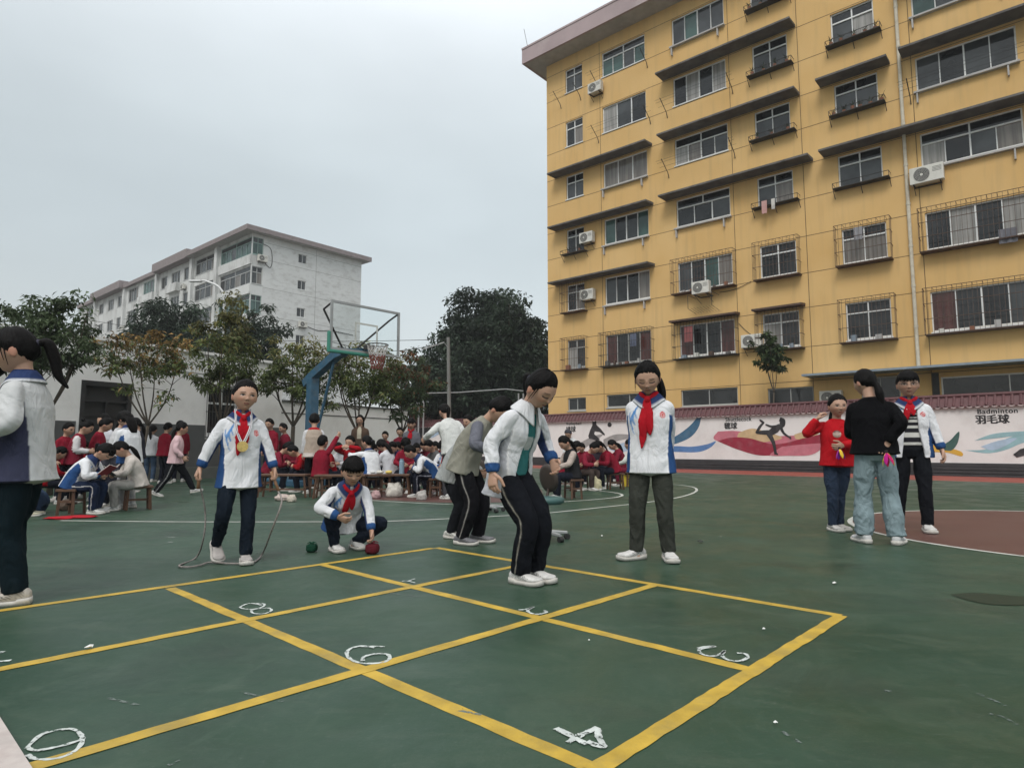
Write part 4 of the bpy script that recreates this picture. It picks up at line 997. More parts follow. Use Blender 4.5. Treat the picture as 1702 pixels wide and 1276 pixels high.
def ss(x, a, b): t = np.clip((x-a)/(b-a), 0, 1); return t*t*(3-2*t)
def head_shape(U):
    """unit directions -> head surface, in units of head height, y forwards"""
    x, y, z = U[:, 0], U[:, 1], U[:, 2]
    P = np.stack([.350*x, .42*y, .5*z], 1)
    lo = ss(-z, .05, .95)
    P[:, 0] *= 1-.36*lo**1.3
    P[:, 1] += np.where(y < 0, .16*lo*(-y), -.02*lo)
    P[:, 1] += .03*ss(-z, .3, .9)*(y > 0)*y
    P[:, 0] *= 1+.05*ss(y, -.9, .1)*ss(z, -.5, .3)
    X, Y, Z = P[:, 0], P[:, 1], P[:, 2]; fr = ss(y, .15, .6)
    g = lambda cx, cz, sx_, sz: np.exp(-((X-cx)/sx_)**2-((Z-cz)/sz)**2)
    d = np.zeros(len(P))
    d += .055*np.exp(-(X/.045)**2)*np.exp(-((Z+.115)/.045)**2)+.030*np.exp(-(X/.035)**2)*ss(Z, -.15, -.05)*(1-ss(Z, .02, .12))
    d += .018*(g(.045, -.13, .03, .03)+g(-.045, -.13, .03, .03))
    d -= .030*(g(.145, .015, .075, .045)+g(-.145, .015, .075, .045))
    d += .006*(g(.145, .010, .055, .026)+g(-.145, .010, .055, .026))
    d += .012*(g(.14, .10, .09, .03)+g(-.14, .10, .09, .03))
    d += .018*(g(.17, -.12, .08, .07)+g(-.17, -.12, .08, .07))
    d += .020*np.exp(-(X/.085)**2)*(np.exp(-((Z+.225)/.018)**2)+np.exp(-((Z+.268)/.020)**2))-.008*np.exp(-(X/.08)**2-((Z+.246)/.008)**2)
    d += .022*g(0, -.40, .09, .06)-.012*g(0, -.325, .08, .03)
    P[:, 1] += d*fr
    return P
def face_paint(Q, base, eyes='open', gaze=0.0):
    """Q head-local points in head heights -> colours"""
    C = np.tile(base, (len(Q), 1)); X, Y, Z = Q[:, 0], Q[:, 1], Q[:, 2]; fr = (Y > .12)
    def put(mask, c, a=1.0):
        m = mask*fr*a; C[:] = C*(1-m[:, None])+np.array(c)*m[:, None]
    put(ss(-np.hypot((np.abs(X)-.19)/1.0, (Z+.12)/.8), -.13, -.02), base*np.array([1.12, .85, .80]), .5)
    for s in (1, -1):
        ex = (X-s*.148)
        brow = ss(-np.abs(Z-(.105-.9*ex*ex-.10*s*ex)), -.018, -.008)*ss(-np.abs(ex), -.092, -.06)
        put(brow, (.05, .034, .027), .75)
        if eyes == 'open':
            h = .030*(1-(ex/.074)**2)
            inside = (np.abs(ex) < .07)*ss(h-np.abs(Z-.012), -.002, .004); put(inside, (.36, .32, .29), .85)
            iris = ss(.033-np.hypot(ex-gaze, (Z-.013)*1.05), -.002, .003)*ss(h-np.abs(Z-.012), -.002, .004); put(iris, (.012, .008, .007))
            lid = (np.abs(ex) < .082)*ss(-np.abs(Z-(.014+.030*(1-(ex/.080)**2))), -.020, -.008); put(lid, (.03, .018, .014), .95)
            low = (np.abs(ex) < .07)*ss(-np.abs(Z-(.008-.030*(1-(ex/.075)**2))), -.009, -.003); put(low, base*.45, .5)
        else:
            lid = (np.abs(ex) < .082)*ss(-np.abs(Z-(-.004-.020*(1-(ex/.080)**2))), -.026, -.014); put(lid, (.025, .016, .013), .95)
            pass
        put(ss(.016-np.hypot((X-s*.030)*.9, Z+.158), -.004, .004), base*.22, .85)
        put(ss(.012-np.hypot((X-s*.068)*1.2, (Z+.135)*.6), -.006, .004), base*.6, .5)
    put(ss(.078-np.abs(X), -.01, .01)*ss(.026-np.abs(Z+.248), -.006, .006), (.36, .13, .11), .75)
    put(ss(.082-np.abs(X), -.01, .01)*ss(.009-np.abs(Z+.247+.10*X*X), -.004, .004), (.06, .018, .015), .95)
    put(ss(.05-np.abs(X), -.01, .01)*ss(.008-np.abs(Z+.292), -.004, .004), base*.6, .5)
    return C
def sphere_dirs(nu, nv):
    U = []; F = []
    for i in range(nv+1):
        ph = PI*i/nv
        for j in range(nu): a = 2*PI*j/nu; U.append((math.sin(ph)*math.sin(a), math.sin(ph)*math.cos(a), math.cos(ph)))
    for i in range(nv):
        for j in range(nu):
            j2 = (j+1) % nu; F.append((i*nu+j, (i+1)*nu+j, (i+1)*nu+j2, i*nu+j2))
    return np.array(U), F
def hand(sp, w, u, n, s, H_, curl=28, col=SK, spread=4, curls=None, thumb=30, det=2):
    """w wrist, u along, n palm normal, s thumb side; lengths in H"""
    u = nrm(u); n = nrm(n-u*np.dot(n, u)); s = nrm(np.cross(u, n))*(1 if np.dot(np.cross(u, n), s) > 0 else -1)
    hl = .105; k = 1.0
    loft(sp, [w-u*.012, w+u*.012, w+u*.030, w+u*.050, w+u*.057], [(.0165, .0125), (.019, .012), (.0255, .0118), (.0265, .0105), (.021, .008)], s, col, 16, 4, sq=2.4)
    ln = [.046, .051, .047, .037]
    for i in range(4):
        off = (1.5-i)*.0128; c = (curls[i] if curls else curl+i*5); a = math.radians(spread*(1.5-i)); d0 = nrm(u*math.cos(a)+s*math.sin(a))
        p = w+u*(.050-.003*abs(i-1.2))+s*off; P = [p-d0*.01, p]; q = p.copy(); th = math.radians(c*.45)
        for seg in (.42, .32, .26):
            d = d0*math.cos(th)+n*math.sin(th); q = q+d*ln[i]*seg; P.append(q.copy()); th += math.radians(c)
        loft(sp, P, [.0064, .0062, .0058, .0053, .0044], s, col, 10, 3)
    b = w+u*.014+s*.020; d1 = nrm(u*.62+s*.70+n*.30); d2 = nrm(u*.88+s*.25+n*.38*(thumb/30)); 
    loft(sp, [b-d1*.012, b, b+d1*.024, b+d1*.024+d2*.020, b+d1*.024+d2*.036], [.0095, .0092, .0078, .0068, .0052], n, col, 10, 3)

def cst(c): return np.array(c, float)
WHT = cst((.66, .67, .69)); BLU = cst((.026, .072, .195)); NVY = cst((.022, .036, .095)); MAR = cst((.16, .014, .028)); RED = cst((.36, .010, .018)); BLK = cst((.006, .006, .008)); TRS = cst((.012, .016, .028)); PNK = cst((.60, .40, .42))
def lerpc(C, m, c): return C*(1-m[:, None])+np.array(c)*m[:, None]
def uniform_torso(logo=True, side=BLU, base=WHT, lo=46, hi=128):
    def f(t, a, P):
        C = np.tile(base, (len(t), 1)); aa = np.abs(a)
        w = 1-ss(t, .60, .78)
        m = ((aa > lo+14*ss(t, .15, .6)) & (aa < hi-8*ss(t, .2, .7)) & (t < .80) & (w > .15)).astype(float); C = lerpc(C, m, side)
        m = ((np.abs(aa-(lo+14*ss(t, .15, .6))) < 2.6) & (t < .76)).astype(float); C = lerpc(C, m, (.75, .75, .76))
        m = ((aa < 1.8) & (t < .93)).astype(float)*.35; C = lerpc(C, m, base*.6)
        if logo:
            r = np.hypot((a+38)/9.5, (t-.735)/.040); C = lerpc(C, ((r < 1) & (r > .66)).astype(float), (.55, .05, .05)); C = lerpc(C, (r < .38).astype(float), (.55, .08, .07)); C = lerpc(C, ((r >= .38) & (r <= .66)).astype(float)*.5, (.65, .3, .28))
            for c0, wd, t0, t1 in ((26, 3.2, .70, .84), (33, 4.6, .62, .86), (41, 4.2, .57, .80), (48, 3.0, .66, .78), (37, 2.0, .50, .60)):
                cc = c0+7*np.sin((t-t0)*18); m = ((np.abs(a-cc) < wd*(.6+.4*np.sin((t-t0)/(t1-t0)*PI))) & (t > t0) & (t < t1)).astype(float); C = lerpc(C, m*.85, (.07, .22, .50))
        return C
    return f
def uniform_sleeve(t, a, P):
    C = np.tile(WHT, (len(t), 1)); m = ((np.abs(a+90) < 52) & (t > .22)).astype(float); C = lerpc(C, m, NVY*1.3)
    m = ((np.abs(np.abs(a+90)-52) < 6) & (t > .22)).astype(float); C = lerpc(C, m, (.7, .7, .72))
    return lerpc(C, (t > .88).astype(float), BLU)
def plain(c, cuff=None, hem=None, hc=.07):
    c = cst(c)
    def f(t, a, P):
        C = np.tile(c, (len(t), 1))
        if cuff is not None: C = lerpc(C, (t > .9).astype(float), cuff)
        if hem is not None: C = lerpc(C, (t < hc).astype(float), hem)
        return C
    return f
def stripes(c1, c2, n):
    return lambda t, a, P: lerpc(np.tile(cst(c1), (len(t), 1)), ((t*n) % 1 > .5).astype(float), c2)
def trouser(c, pipe=None, w=4.5):
    def f(t, a, P):
        C = np.tile(cst(c), (len(t), 1))
        if pipe is not None: C = lerpc(C, (np.abs(a-90) < w).astype(float), pipe)
        return C
    return f

def person(label, loc, rz, H=1.42, pel=(0, 0, .515), lean=2, side=0, twist=0, head=(0, 5, 0), hr=None, hl=None, er=(.5, -1, -.2), el=(-.5, -1, -.2),
           fr=(.06, 0, .042), fl=(-.06, 0, .042), kr=(.1, 1, 0), kl=(-.1, 1, 0), yawr=-8, yawl=8, pitr=0, pitl=0,
           top='uniform', tcol=WHT, scol=None, bcol=TRS, pipe=(.55, .55, .58), shoe=(.62, .61, .59), hair='pony', hcol=(.0045, .004, .004),
           scarf=False, det=0, group=None, eyes='open', gaze=0, fat=1.0, legr=1.0, bang=0, hem=.0, collar=None, pony=None, curl=28, curlr=None, curll=None, pnr=None, pnl=None, bmat=None, loosehem=1.0, inner=None, jl=0.0, cat='person', name='person', neck=(0, 0, 0), hsc=1.0, ar=1.0, logo=True, sidec=None):
    root = thing(name, label, cat, loc, math.radians(rz), group)
    vb, vc = ((.0036, .0055) if det == 2 else (.0065, .009) if det == 1 else (.011, .013))
    # ---- skeleton
    P0 = V3(*pel); Rt = Rz(twist) @ Ry(side) @ Rx(-lean); Rl = Rz(twist*.3) @ Ry(side*.5) @ Rx(-lean*.45)
    waist = P0+Rl @ V3(0, 0, .095); nb = waist+Rt @ V3(0, 0, .222)
    shR = nb+Rt @ V3(.084*fat, .0, -.045); shL = nb+Rt @ V3(-.084*fat, .0, -.045)
    yaw, pit, tilt = head; Rh = Rz(yaw) @ Ry(tilt) @ Rx(-pit)
    hh = (.155 if H > 1.53 else .171)*hsc
    hc = nb+Rt @ V3(0, .002, .020)+Rh @ V3(0, .018, .048+hh*.22)+V3(*neck)
    if hr is None: hr = tuple(shR+V3(.035, .02, -.275))
    if hl is None: hl = tuple(shL+V3(-.035, .02, -.275))
    elR, wrR = ik(shR, V3(*hr), .150, .130, V3(*er)); elL, wrL = ik(shL, V3(*hl), .150, .130, V3(*el))
    hpR = P0+Rl @ V3(.050, 0, -.01); hpL = P0+Rl @ V3(-.050, 0, -.01)
    knR, anR = ik(hpR, V3(*fr), .240, .228, V3(*kr)); knL, anL = ik(hpL, V3(*fl), .240, .228, V3(*kl))
    # ---- one continuous body
    sp = Soup(); U, F = sphere_dirs(*((96, 72) if det == 2 else (56, 40) if det == 1 else (36, 26)))
    HS = head_shape(U)*hh; sp.add(HS @ Rh.T+hc, F, np.tile(SK, (len(HS), 1)))
    for s in (1, -1):
        e, Fe = sphere_dirs(14, 10); E = e*np.array([.0065, .0125, .0215])*hh/.155
        E = E*np.array([1, 1, 1])+np.array([s*.350*hh, -.03*hh, -.03*hh]); sp.add(E @ Rh.T+hc, Fe, np.tile(SK*np.array([1.05, .9, .88]), (len(E), 1)))
    nk = nb+Rt @ V3(0, -.004, -.03)
    loft(sp, [nk, (nk+hc)/2+Rt @ V3(0, -.006, 0), hc+Rh @ V3(0, -.018, -.03)], [.034, .031, .032], Rt @ V3(1, 0, 0), SK, 18, 5)
    loft(sp, [P0+Rl @ V3(0, 0, -.03), waist, nb+Rt @ V3(0, 0, -.09), nb+Rt @ V3(0, 0, -.035), nb+Rt @ V3(0, 0, .005)], [(.070, .05), (.066, .05), (.082, .055), (.075, .045), (.035, .032)], Rt @ V3(1, 0, 0), SK, 20, 4)
    for sh, e_, w_, pn, sg, cu in ((shR, elR, wrR, pnr, 1, curlr), (shL, elL, wrL, pnl, -1, curll)):
        loft(sp, [sh, e_, w_], [.026, .022, .0165], Rt @ V3(1, 0, 0), SK, 12, 6)
        u = nrm(w_-e_)
        if pn is None: pn = Rt @ V3(-sg, 0, .0)
        pn = V3(*pn) if not isinstance(pn, np.ndarray) else pn
        if abs(np.dot(nrm(pn), u)) > .95: pn = pn+V3(0, .5, -.3)
        th_s = np.cross(u, pn)*(1 if np.dot(np.cross(u, pn), V3(0, 1, 0)) >= 0 else -1)
        if det > 0 or True: hand(sp, w_, u, pn, th_s, H, curl if cu is None else 28, curls=cu)
    for h_, k_, a_ in ((hpR, knR, anR), (hpL, knL, anL)):
        loft(sp, [h_, k_, a_, a_+V3(0, .02, -.02)], [.036, .024, .018, .018], Rt @ V3(1, 0, 0), SK, 12, 5)
    V, F, C = sp.get()
    def paint(co, C):
        Q = (co-hc) @ Rh/hh; m = (np.abs(Q) < .62).all(1) & (Q[:, 2] > -.47)
        C = C.copy(); C[m] = face_paint(Q[m], SK, eyes, gaze)
        ear = m & (np.abs(Q[:, 0]) > .35); C[ear] = SK*np.array([1.0, .82, .8])
        return C
    body = to_obj('body', V, F, C, M_SKIN, root, vb, H, 1, paint)
    # ---- trousers
    sp = Soup(); kp = legr
    bc = bcol if callable(bcol) else trouser(bcol, pipe)
    loft(sp, [P0+Rl @ V3(0, 0, -.045), P0+Rl @ V3(0, .0, .0), P0+Rl @ V3(0, 0, .06), waist+Rl @ V3(0, 0, .005)], [(.075*fat, .055), (.090*fat, .070), (.084*fat, .064), (.076*fat, .058)], Rl @ V3(1, 0, 0), trouser(bcol(np.zeros(1), np.zeros(1), None)[0] if callable(bcol) else bcol), 30, 5, fold=.02)
    for h_, k_, a_, sg, ft, sd in ((hpR, knR, anR, 1, fr, 1), (hpL, knL, anL, -1, fl, 2)):
        m1 = h_*.5+k_*.5; m2 = k_*.5+a_*.5; a2 = a_+nrm(k_-a_)*.004
        out = Rl @ V3(sg, 0, 0)
        st = nrm(k_-h_); bend = math.degrees(math.acos(np.clip(np.dot(st, nrm(a_-k_)), -1, 1)))
        k2 = k_+nrm((h_+a_)/2-k_)*(.008 if bend > 30 else 0)
        loft(sp, [h_+Rl @ V3(0, 0, .015), m1, k2, m2, a2+nrm(k_-a_)*.035, a2],
             [(.043*fat*kp, .052*kp), (.049*kp*fat, .054*kp), (.042*kp, .044*kp), (.038*kp*loosehem, .041*kp*loosehem), (.036*kp*loosehem, .039*kp*loosehem), (.034*kp*loosehem, .036*kp*loosehem)], out, bc, 72 if det == 2 else 36, 12 if det == 2 else 6,
             fold=.12, ff=(22, 1.2), seed=sd+len(label) % 7, foldw=([0, .15, .4, .5, .6, .8, 1], [.3, .3, .5, 1.1, .6, .9, 1.6]))
    V, F, C = sp.get(); to_obj('trousers', V, F, C, bmat or M_CLOTH, root, vc, H, 1, fine=det == 2)
    # ---- top
    X_ = Rt @ V3(1, 0, 0); sp = Soup(); tl = None
    hemz = P0+Rl @ V3(0, 0, -.05+hem-jl)
    pts = [hemz, hemz*.45+waist*.55, waist+Rt @ V3(0, .0, .02), nb+Rt @ V3(0, .002, -.12), nb+Rt @ V3(0, 0, -.06), nb+Rt @ V3(0, -.002, -.018), nb+Rt @ V3(0, -.002, .006)]
    rad = [(.123*fat, .096*fat), (.111*fat, .082*fat), (.104*fat, .078*fat), (.110*fat, .078*fat), (.101*fat, .064*fat), (.072*fat, .049), (.042, .038)]
    uni = top.startswith('uniform')
    tf = uniform_torso(base=cst(tcol), logo=logo, side=BLU if sidec is None else cst(sidec)) if uni else (tcol if callable(tcol) else plain(tcol))
    sf = uniform_sleeve if (uni and scol is None) else (scol if callable(scol) else plain(scol if scol is not None else (tcol if not callable(tcol) else WHT)))
    hnt = Rl @ V3(1, 0, 0)
    if 'open' in top:
        tl = shell(sp, pts, rad, hnt, (34, 30, 26, 22, 18, 20, 30), tf, fold=.04, seed=3, nseg=96, nsub=14)
    else:
        tl = loft(sp, pts, rad, hnt, tf, 128 if det == 2 else 64, 16 if det == 2 else 5, fold=.045, ff=(11, 1.6), seed=len(label) % 9, foldw=([0, .5, .8, .9, 1], [1.5, 1, .5, .15, 0]), sq=2.25)
    sr = 1.0
    for sh, e_, w_, sg in ((shR, elR, wrR, 1), (shL, elL, wrL, -1)):
        d = nrm(e_-sh); cuff = w_-nrm(w_-e_)*.004
        loft(sp, [sh-X_*sg*.03, sh+d*.015, (sh+e_)/2, e_, (e_+w_)/2, w_-nrm(w_-e_)*.022, cuff], [(.026*ar, .028*ar), (.036*ar, .037*ar), (.038*ar, .039*ar), (.034*ar, .036*ar), (.032*ar, .033*ar), (.030*ar, .031*ar), (.024, .025)], X_*sg+V3(0, 0, .25), sf, 56 if det == 2 else 28, 9 if det else 4,
             fold=.13, ff=(27, 1.2), seed=sg+2+len(label) % 5, foldw=([0, .2, .45, .6, .8, .92, 1], [.2, .4, 1.1, .8, 1.0, 1.3, .1]))
    V, F, C = sp.get(); to_obj('jacket' if uni or 'jacket' in top else 'sweater', V, F, C, M_CLOTH, root, vc, H, 1, fine=det == 2)
    if inner is not None:
        sp = Soup(); loft(sp, pts[1:], [(r[0]*.80, r[1]*.84) for r in rad[1:-1]]+[(.036, .034)], hnt, inner, 48, 9, fold=.02, seed=5)
        V, F, C = sp.get(); to_obj('shirt', V, F, C, M_CLOTH, root, vc, H, 1)
    # ---- collar
    if (uni and collar is None) or collar is not None:
        cc = cst(collar if collar is not None else NVY*1.2); sp = Soup(); V = []; C = []; n = 40; K = 6
        for i in range(n):
            a = math.radians(14+(360-28)*i/(n-1)); fa = max(0, math.cos(a))**3
            for j in range(K):
                q = j/(K-1); rx = .040+.045*q; ry = .036+.032*q+.014*fa*q; z = .026-.046*q**1.1-.048*fa*q
                V.append(nb+Rt @ V3(rx*math.sin(a), ry*math.cos(a)+.004, z+.004)); C.append(cc if q < .85 or not uni else WHT)
        V = np.array(V); n2 = len(V); V2 = V+np.array([Rt @ V3(0, 0, -.006)]*n2)
        F = []
        for i in range(n-1):
            for j in range(K-1):
                F.append((i*K+j, i*K+j+1, (i+1)*K+j+1, (i+1)*K+j)); F.append(tuple(n2+k for k in (i*K+j, (i+1)*K+j, (i+1)*K+j+1, i*K+j+1)))
            for j, sgn in ((0, 1), (K-1, -1)):
                q4 = (i*K+j, (i+1)*K+j, n2+(i+1)*K+j, n2+i*K+j); F.append(q4[::sgn])
        for i in (0, n-1):
            for j in range(K-1):
                q4 = (i*K+j, n2+i*K+j, n2+i*K+j+1, i*K+j+1); F.append(q4 if i == 0 else q4[::-1])
        to_obj('collar', np.vstack([V, V2]), F, np.vstack([C, C]), M_CLOTH, root, 0, H)
    # ---- red scarf
    if scarf:
        sp = Soup(); off = .010
        kn = surf(tl, .935, 0, off+.004) if 'open' not in top else surf(tl, .935, 0, off)
        loft(sp, [kn+V3(0, 0, .016), kn+Rt @ V3(0, .006, 0), kn+V3(0, 0, -.016)], [(.010, .008), (.015, .011), (.012, .008)], X_, RED, 14, 4)
        ln = scarf if isinstance(scarf, (int, float)) and scarf is not True else .36
        for s, a1, l_ in ((1, 12, ln), (-1, -5, ln*.72)):
            pp = [kn, surf(tl, .90, a1*.3, off), surf(tl, .93-l_*.4, a1*.75, off), surf(tl, .93-l_*.75, a1, off), surf(tl, .93-l_, a1*1.2, off)]
            loft(sp, pp, [(.009, .006), (.018, .005), (.025, .005), (.020, .004), (.003, .003)], X_, RED, 16, 6, fold=.25, ff=(20, 1), seed=s)
        for s in (1, -1):
            loft(sp, [kn, nb+Rt @ V3(s*.030, .045, .006), nb+Rt @ V3(s*.046, .018, .020)], [(.010, .006), (.013, .007), (.010, .006)], V3(0, 0, 1), RED, 10, 5)
        V, F, C = sp.get(); to_obj('scarf', V, F, C, M_CLOTH, root, 0, H)
    # ---- hair
    sp = Soup(); nu, nv = (120, 80) if det == 2 else (56, 40) if det == 1 else (36, 26)
    U, F = sphere_dirs(nu, nv); HS = head_shape(U); hc0 = cst(hcol)
    az = np.degrees(np.arctan2(np.abs(U[:, 0]), U[:, 1]))
    thr = np.interp(az, [0, 25, 45, 62, 78, 92, 108, 135, 180], [.55-bang*.25, .53-bang*.25, .42-bang*.12, .18, -.06, -.16, -.34, -.56, -.64])
    if hair in ('long',): thr = np.interp(az, [0, 25, 45, 62, 80, 100, 180], [.62-bang*.3, .58-bang*.3, .35, -.1, -.4, -.6, -.7])
    azs = np.arctan2(U[:, 0], U[:, 1]); thr = thr+.045*vn(azs*9+2, azs*0+1)+.03*vn(azs*25, azs*0+4)
    m = ss(U[:, 2]-thr, -.05, .05); m2 = ss(U[:, 2]-thr, .0, .45)
    vol = 1.10+.03*(hair in ('short', 'long'))
    az2 = np.arctan2(U[:, 0], U[:, 1])
    stx = vn(az2*16+3, U[:, 2]*2)*.5+vn(az2*40, U[:, 2]*3)*.5
    k = .90+m*(.115+.006*stx)+m2*(vol-1.015+.020*stx+.03*vn(az2*3+len(label), U[:, 2]*3)); HV = HS.copy(); HV[:, 1] = np.where(U[:, 1] > .2, .42*U[:, 1]+0*HV[:, 1], HV[:, 1]); HV = HV*k[:, None]*np.array([1.0, 1.0, 1.0])
    HV[:, 2] += .012*m
    Ch = np.tile(hc0, (len(U), 1))*(1+.5*stx[:, None]*1.0)
    sp.add((HV*hh) @ Rh.T+hc, F, Ch)
    def hp(x, y, z): return hc+Rh @ (V3(x, y, z)*hh)
    def strand(P, r, seed=1, n=22):
        loft(sp, P, r, Rh @ V3(1, 0, 0), lambda t, a, Q: np.tile(hc0, (len(t), 1))*(1+.6*vn(a/9.0, t*3)[:, None]), n, 7, fold=.10, ff=(3, 6), seed=seed)
    if hair == 'pony':
        dn = V3(0, 0, -1.0); base = hp(0, -.47, .02)
        Pp = [hp(0, -.36, .02), base, base+(Rh @ V3(0, -.08, -.02))*hh, base+(Rh @ V3(0, -.10, 0))*hh+dn*.28*hh, base+(Rh @ V3(0, -.05, 0))*hh+dn*.62*hh, base+(Rh @ V3(0, -.02, 0))*hh+dn*.88*hh] if pony is None else [hp(*q) for q in pony]
        strand(Pp, [.10*hh, .075*hh, .12*hh, .125*hh, .095*hh, .02*hh][:len(Pp)])
        loft(sp, [hp(0, -.43, .02) if pony is None else hp(*pony[0])*.35+hp(*pony[1])*.65, (hp(0, -.50, .018) if pony is None else hp(*pony[1]))], [.095*hh, .095*hh], Rh @ V3(1, 0, 0), (.05, .05, .07), 14, 2)
    elif hair == 'twin':
        for s in (1, -1): strand([hp(s*.25, -.25, .2), hp(s*.38, -.30, .18), hp(s*.46, -.30, -.05), hp(s*.42, -.30, -.5), hp(s*.38, -.28, -.7)], [.07*hh, .06*hh, .09*hh, .07*hh, .01*hh], s+3)
    elif hair == 'bun':
        strand([hp(0, -.32, .3), hp(0, -.48, .36), hp(0, -.58, .38)], [.08*hh, .16*hh, .07*hh])
    elif hair == 'long':
        strand([hp(0, -.20, .1), hp(0, -.36, -.25), hp(0, -.36, -.7), hp(0, -.30, -1.1)], [(.30*hh, .2*hh), (.36*hh, .14*hh), (.34*hh, .11*hh), (.2*hh, .05*hh)])
    elif hair == 'low':
        strand([hp(0, -.34, -.15), hp(.02, -.46, -.22), hp(.05, -.48, -.55), hp(.12, -.42, -1.0), hp(.2, -.36, -1.25)], [.10*hh, .10*hh, .15*hh, .10*hh, .02*hh])
    if bang:
        for i in range(13):
            x = -.30+.6*i/12; strand([hp(x*.8, .25, .42), hp(x, .42-.35*x*x*2.2, .26), hp(x*1.04, .455-.9*x*x, .14-.03*(i % 2))], [.045*hh, .04*hh, .012*hh], i, 8)
    elif det == 2 and hair == 'pony':
        for s in (1, -1): [strand([hp(s*.28, .16+o2, .30), hp(s*.36, .18+o2, .02), hp(s*(.37+.02*q2), .15+o2, -.22-.12*q2)], [.022*hh, .013*hh, .004*hh], s+q2, 8) for q2, o2 in ((0, 0), (1, -.06))]
    V, F, C = sp.get(); to_obj('hair', V, F, C, M_HAIR, root, 0, H)
    # ---- shoes
    for a_, k_, yw, pt in ((anR, knR, yawr, pitr), (anL, knL, yawl, pitl)):
        R_ = Rz(yw) @ Rx(-pt)
        kf = [(-.048, .008, .034, .004), (-.045, .017, .046, .003), (-.034, .0225, .057, .002), (-.018, .0250, .064, .001), (0, .0255, .063, 0), (.016, .0262, .056, 0), (.034, .0280, .049, 0), (.052, .0310, .043, 0), (.070, .0330, .038, .001), (.086, .0315, .035, .003), (.098, .0265, .031, .006), (.106, .017, .026, .009), (.110, .006, .018, .012)]
        ys = np.linspace(0, len(kf)-1, 37 if det == 2 else 13); kk = np.array(kf); st = np.stack([np.interp(ys, range(len(kf)), kk[:, q]) for q in range(4)], 1)
        n = 30 if det == 2 else 14; V = []; C = []; cs_ = cst(shoe); acc = cs_*.28
        for (y, w, h, lift) in st:
            for j in range(n):
                b = 2*PI*j/n; sb, cb = math.sin(b), math.cos(b); x = w*np.sign(sb)*abs(sb)**.75; z = lift+.012+(h-.012)*(.5+.5*cb)
                c = cs_.copy(); top_ = cb > .55
                if .012 < y < .066 and abs(x) < .014 and top_: c = cs_*(.35 if (y*150) % 1 < .45 else .95)
                elif -.03 < y < .060 and not top_ and cb > -.45 and ((y*1.0+z*.9)*95) % 1 < (.42 if det else .3): c = acc if (y > .008) else cs_*.6
                elif y > .088 or y < -.036: c = cs_*.85
                V.append((x, y, z)); C.append(c)
        V = np.array(V); F = []
        for i in range(len(st)-1):
            for j in range(n): j2 = (j+1) % n; F.append((i*n+j, (i+1)*n+j, (i+1)*n+j2, i*n+j2))
        F.append(tuple(range(n))); F.append(tuple((len(st)-1)*n+j for j in reversed(range(n))))
        C = np.array(C); org = a_-R_ @ V3(0, .0, .042)
        sh_o = to_obj('shoe', V @ R_.T+org, F, C, M_SHOE, root, 0, H)
        V = []; F = []; C = []
        for (y, w, h, lift) in st:
            y2 = y*1.05+.0005; w2 = w*1.16+.0012; tp_ = .0175+.006*(y < -.01)+lift*.9; gr = .0 if int((y+.2)*190) % 2 else .0012
            V += [(-w2*.9+gr, y2, .0004+lift*.5), (w2*.9-gr, y2, .0004+lift*.5), (w2, y2, tp_*.6), (w2*.96, y2, tp_), (-w2*.96, y2, tp_), (-w2, y2, tp_*.6)]
        for i in range(len(st)-1):
            for j in range(6): j2 = (j+1) % 6; F.append((i*6+j, i*6+j2, (i+1)*6+j2, (i+1)*6+j))
        F.append((5, 4, 3, 2, 1, 0)); F.append(tuple(6*(len(st)-1)+j for j in range(6)))
        V = np.array(V); so_ = to_obj('sole', V @ R_.T+org, F, np.tile(cst((.50, .48, .44)), (len(V), 1)), M_SHOE, sh_o, 0, H)
    return dict(root=root, torso=tl, nb=nb, hc=hc, Rh=Rh, Rt=Rt, hh=hh, wrR=wrR, wrL=wrL, elR=elR, elL=elL, H=H, rz=rz, loc=Vector(loc))
def p2w(pd, q):
    a = math.radians(pd['rz']); q = np.array(q)*pd['H']; return Vector((q[0]*math.cos(a)-q[1]*math.sin(a), q[0]*math.sin(a)+q[1]*math.cos(a), q[2]))+pd['loc']
# ---------------------------------------------------------------- foreground people
def foot(u, v): p = G(u, v); return Vector((p.x, p.y, 0))
A = person('girl in white and blue school jacket with red scarf and olive trousers looking down', foot(1085, 929), 160, 1.50, lean=1, head=(4, 24, 2),
           hr=(.07, -.115, .50), hl=(-.07, -.115, .50), er=(1, -.3, 0), el=(-1, -.3, 0), fr=(.075, .03, .042), fl=(-.080, .01, .042), yawr=-50, yawl=20,
           bcol=(.040, .043, .036), pipe=None, scarf=.62, det=2, eyes='down', hair='pony', legr=1.04, fat=1.06, jl=.025, pony=[(-.05, -.36, .05), (-.12, -.46, 0), (-.30, -.40, -.22), (-.38, -.26, -.55), (-.36, -.18, -.85)])
B = person('girl in open white and blue jacket over teal shirt bending forward in black trousers', foot(868, 966), -128, 1.46, pel=(0, -.07, .465), lean=22, head=(-4, 38, 0), twist=0,
           hr=(.170, -.03, .475), hl=(-.14, .07, .52), er=(.6, -1, 0), el=(-.8, -.6, 0), fr=(.045, .02, .042), fl=(-.045, .035, .042), kr=(.05, 1, 0), kl=(0, 1, 0), yawr=4, yawl=-4,
           top='uniform_open', bcol=(.007, .008, .011), pipe=(.35, .33, .28), det=2, eyes='down', hair='pony', legr=1.15, fat=1.05, jl=.045, logo=False, sidec=(.42, .43, .46), tcol=(.60, .61, .63), collar=(.62, .63, .65),
           inner=lambda t, a, P: lerpc(np.tile(cst((.04, .17, .17)), (len(t), 1)), (np.hypot((a-2)/24, (t-.52)/.10) < 1).astype(float), (.42, .45, .44)))
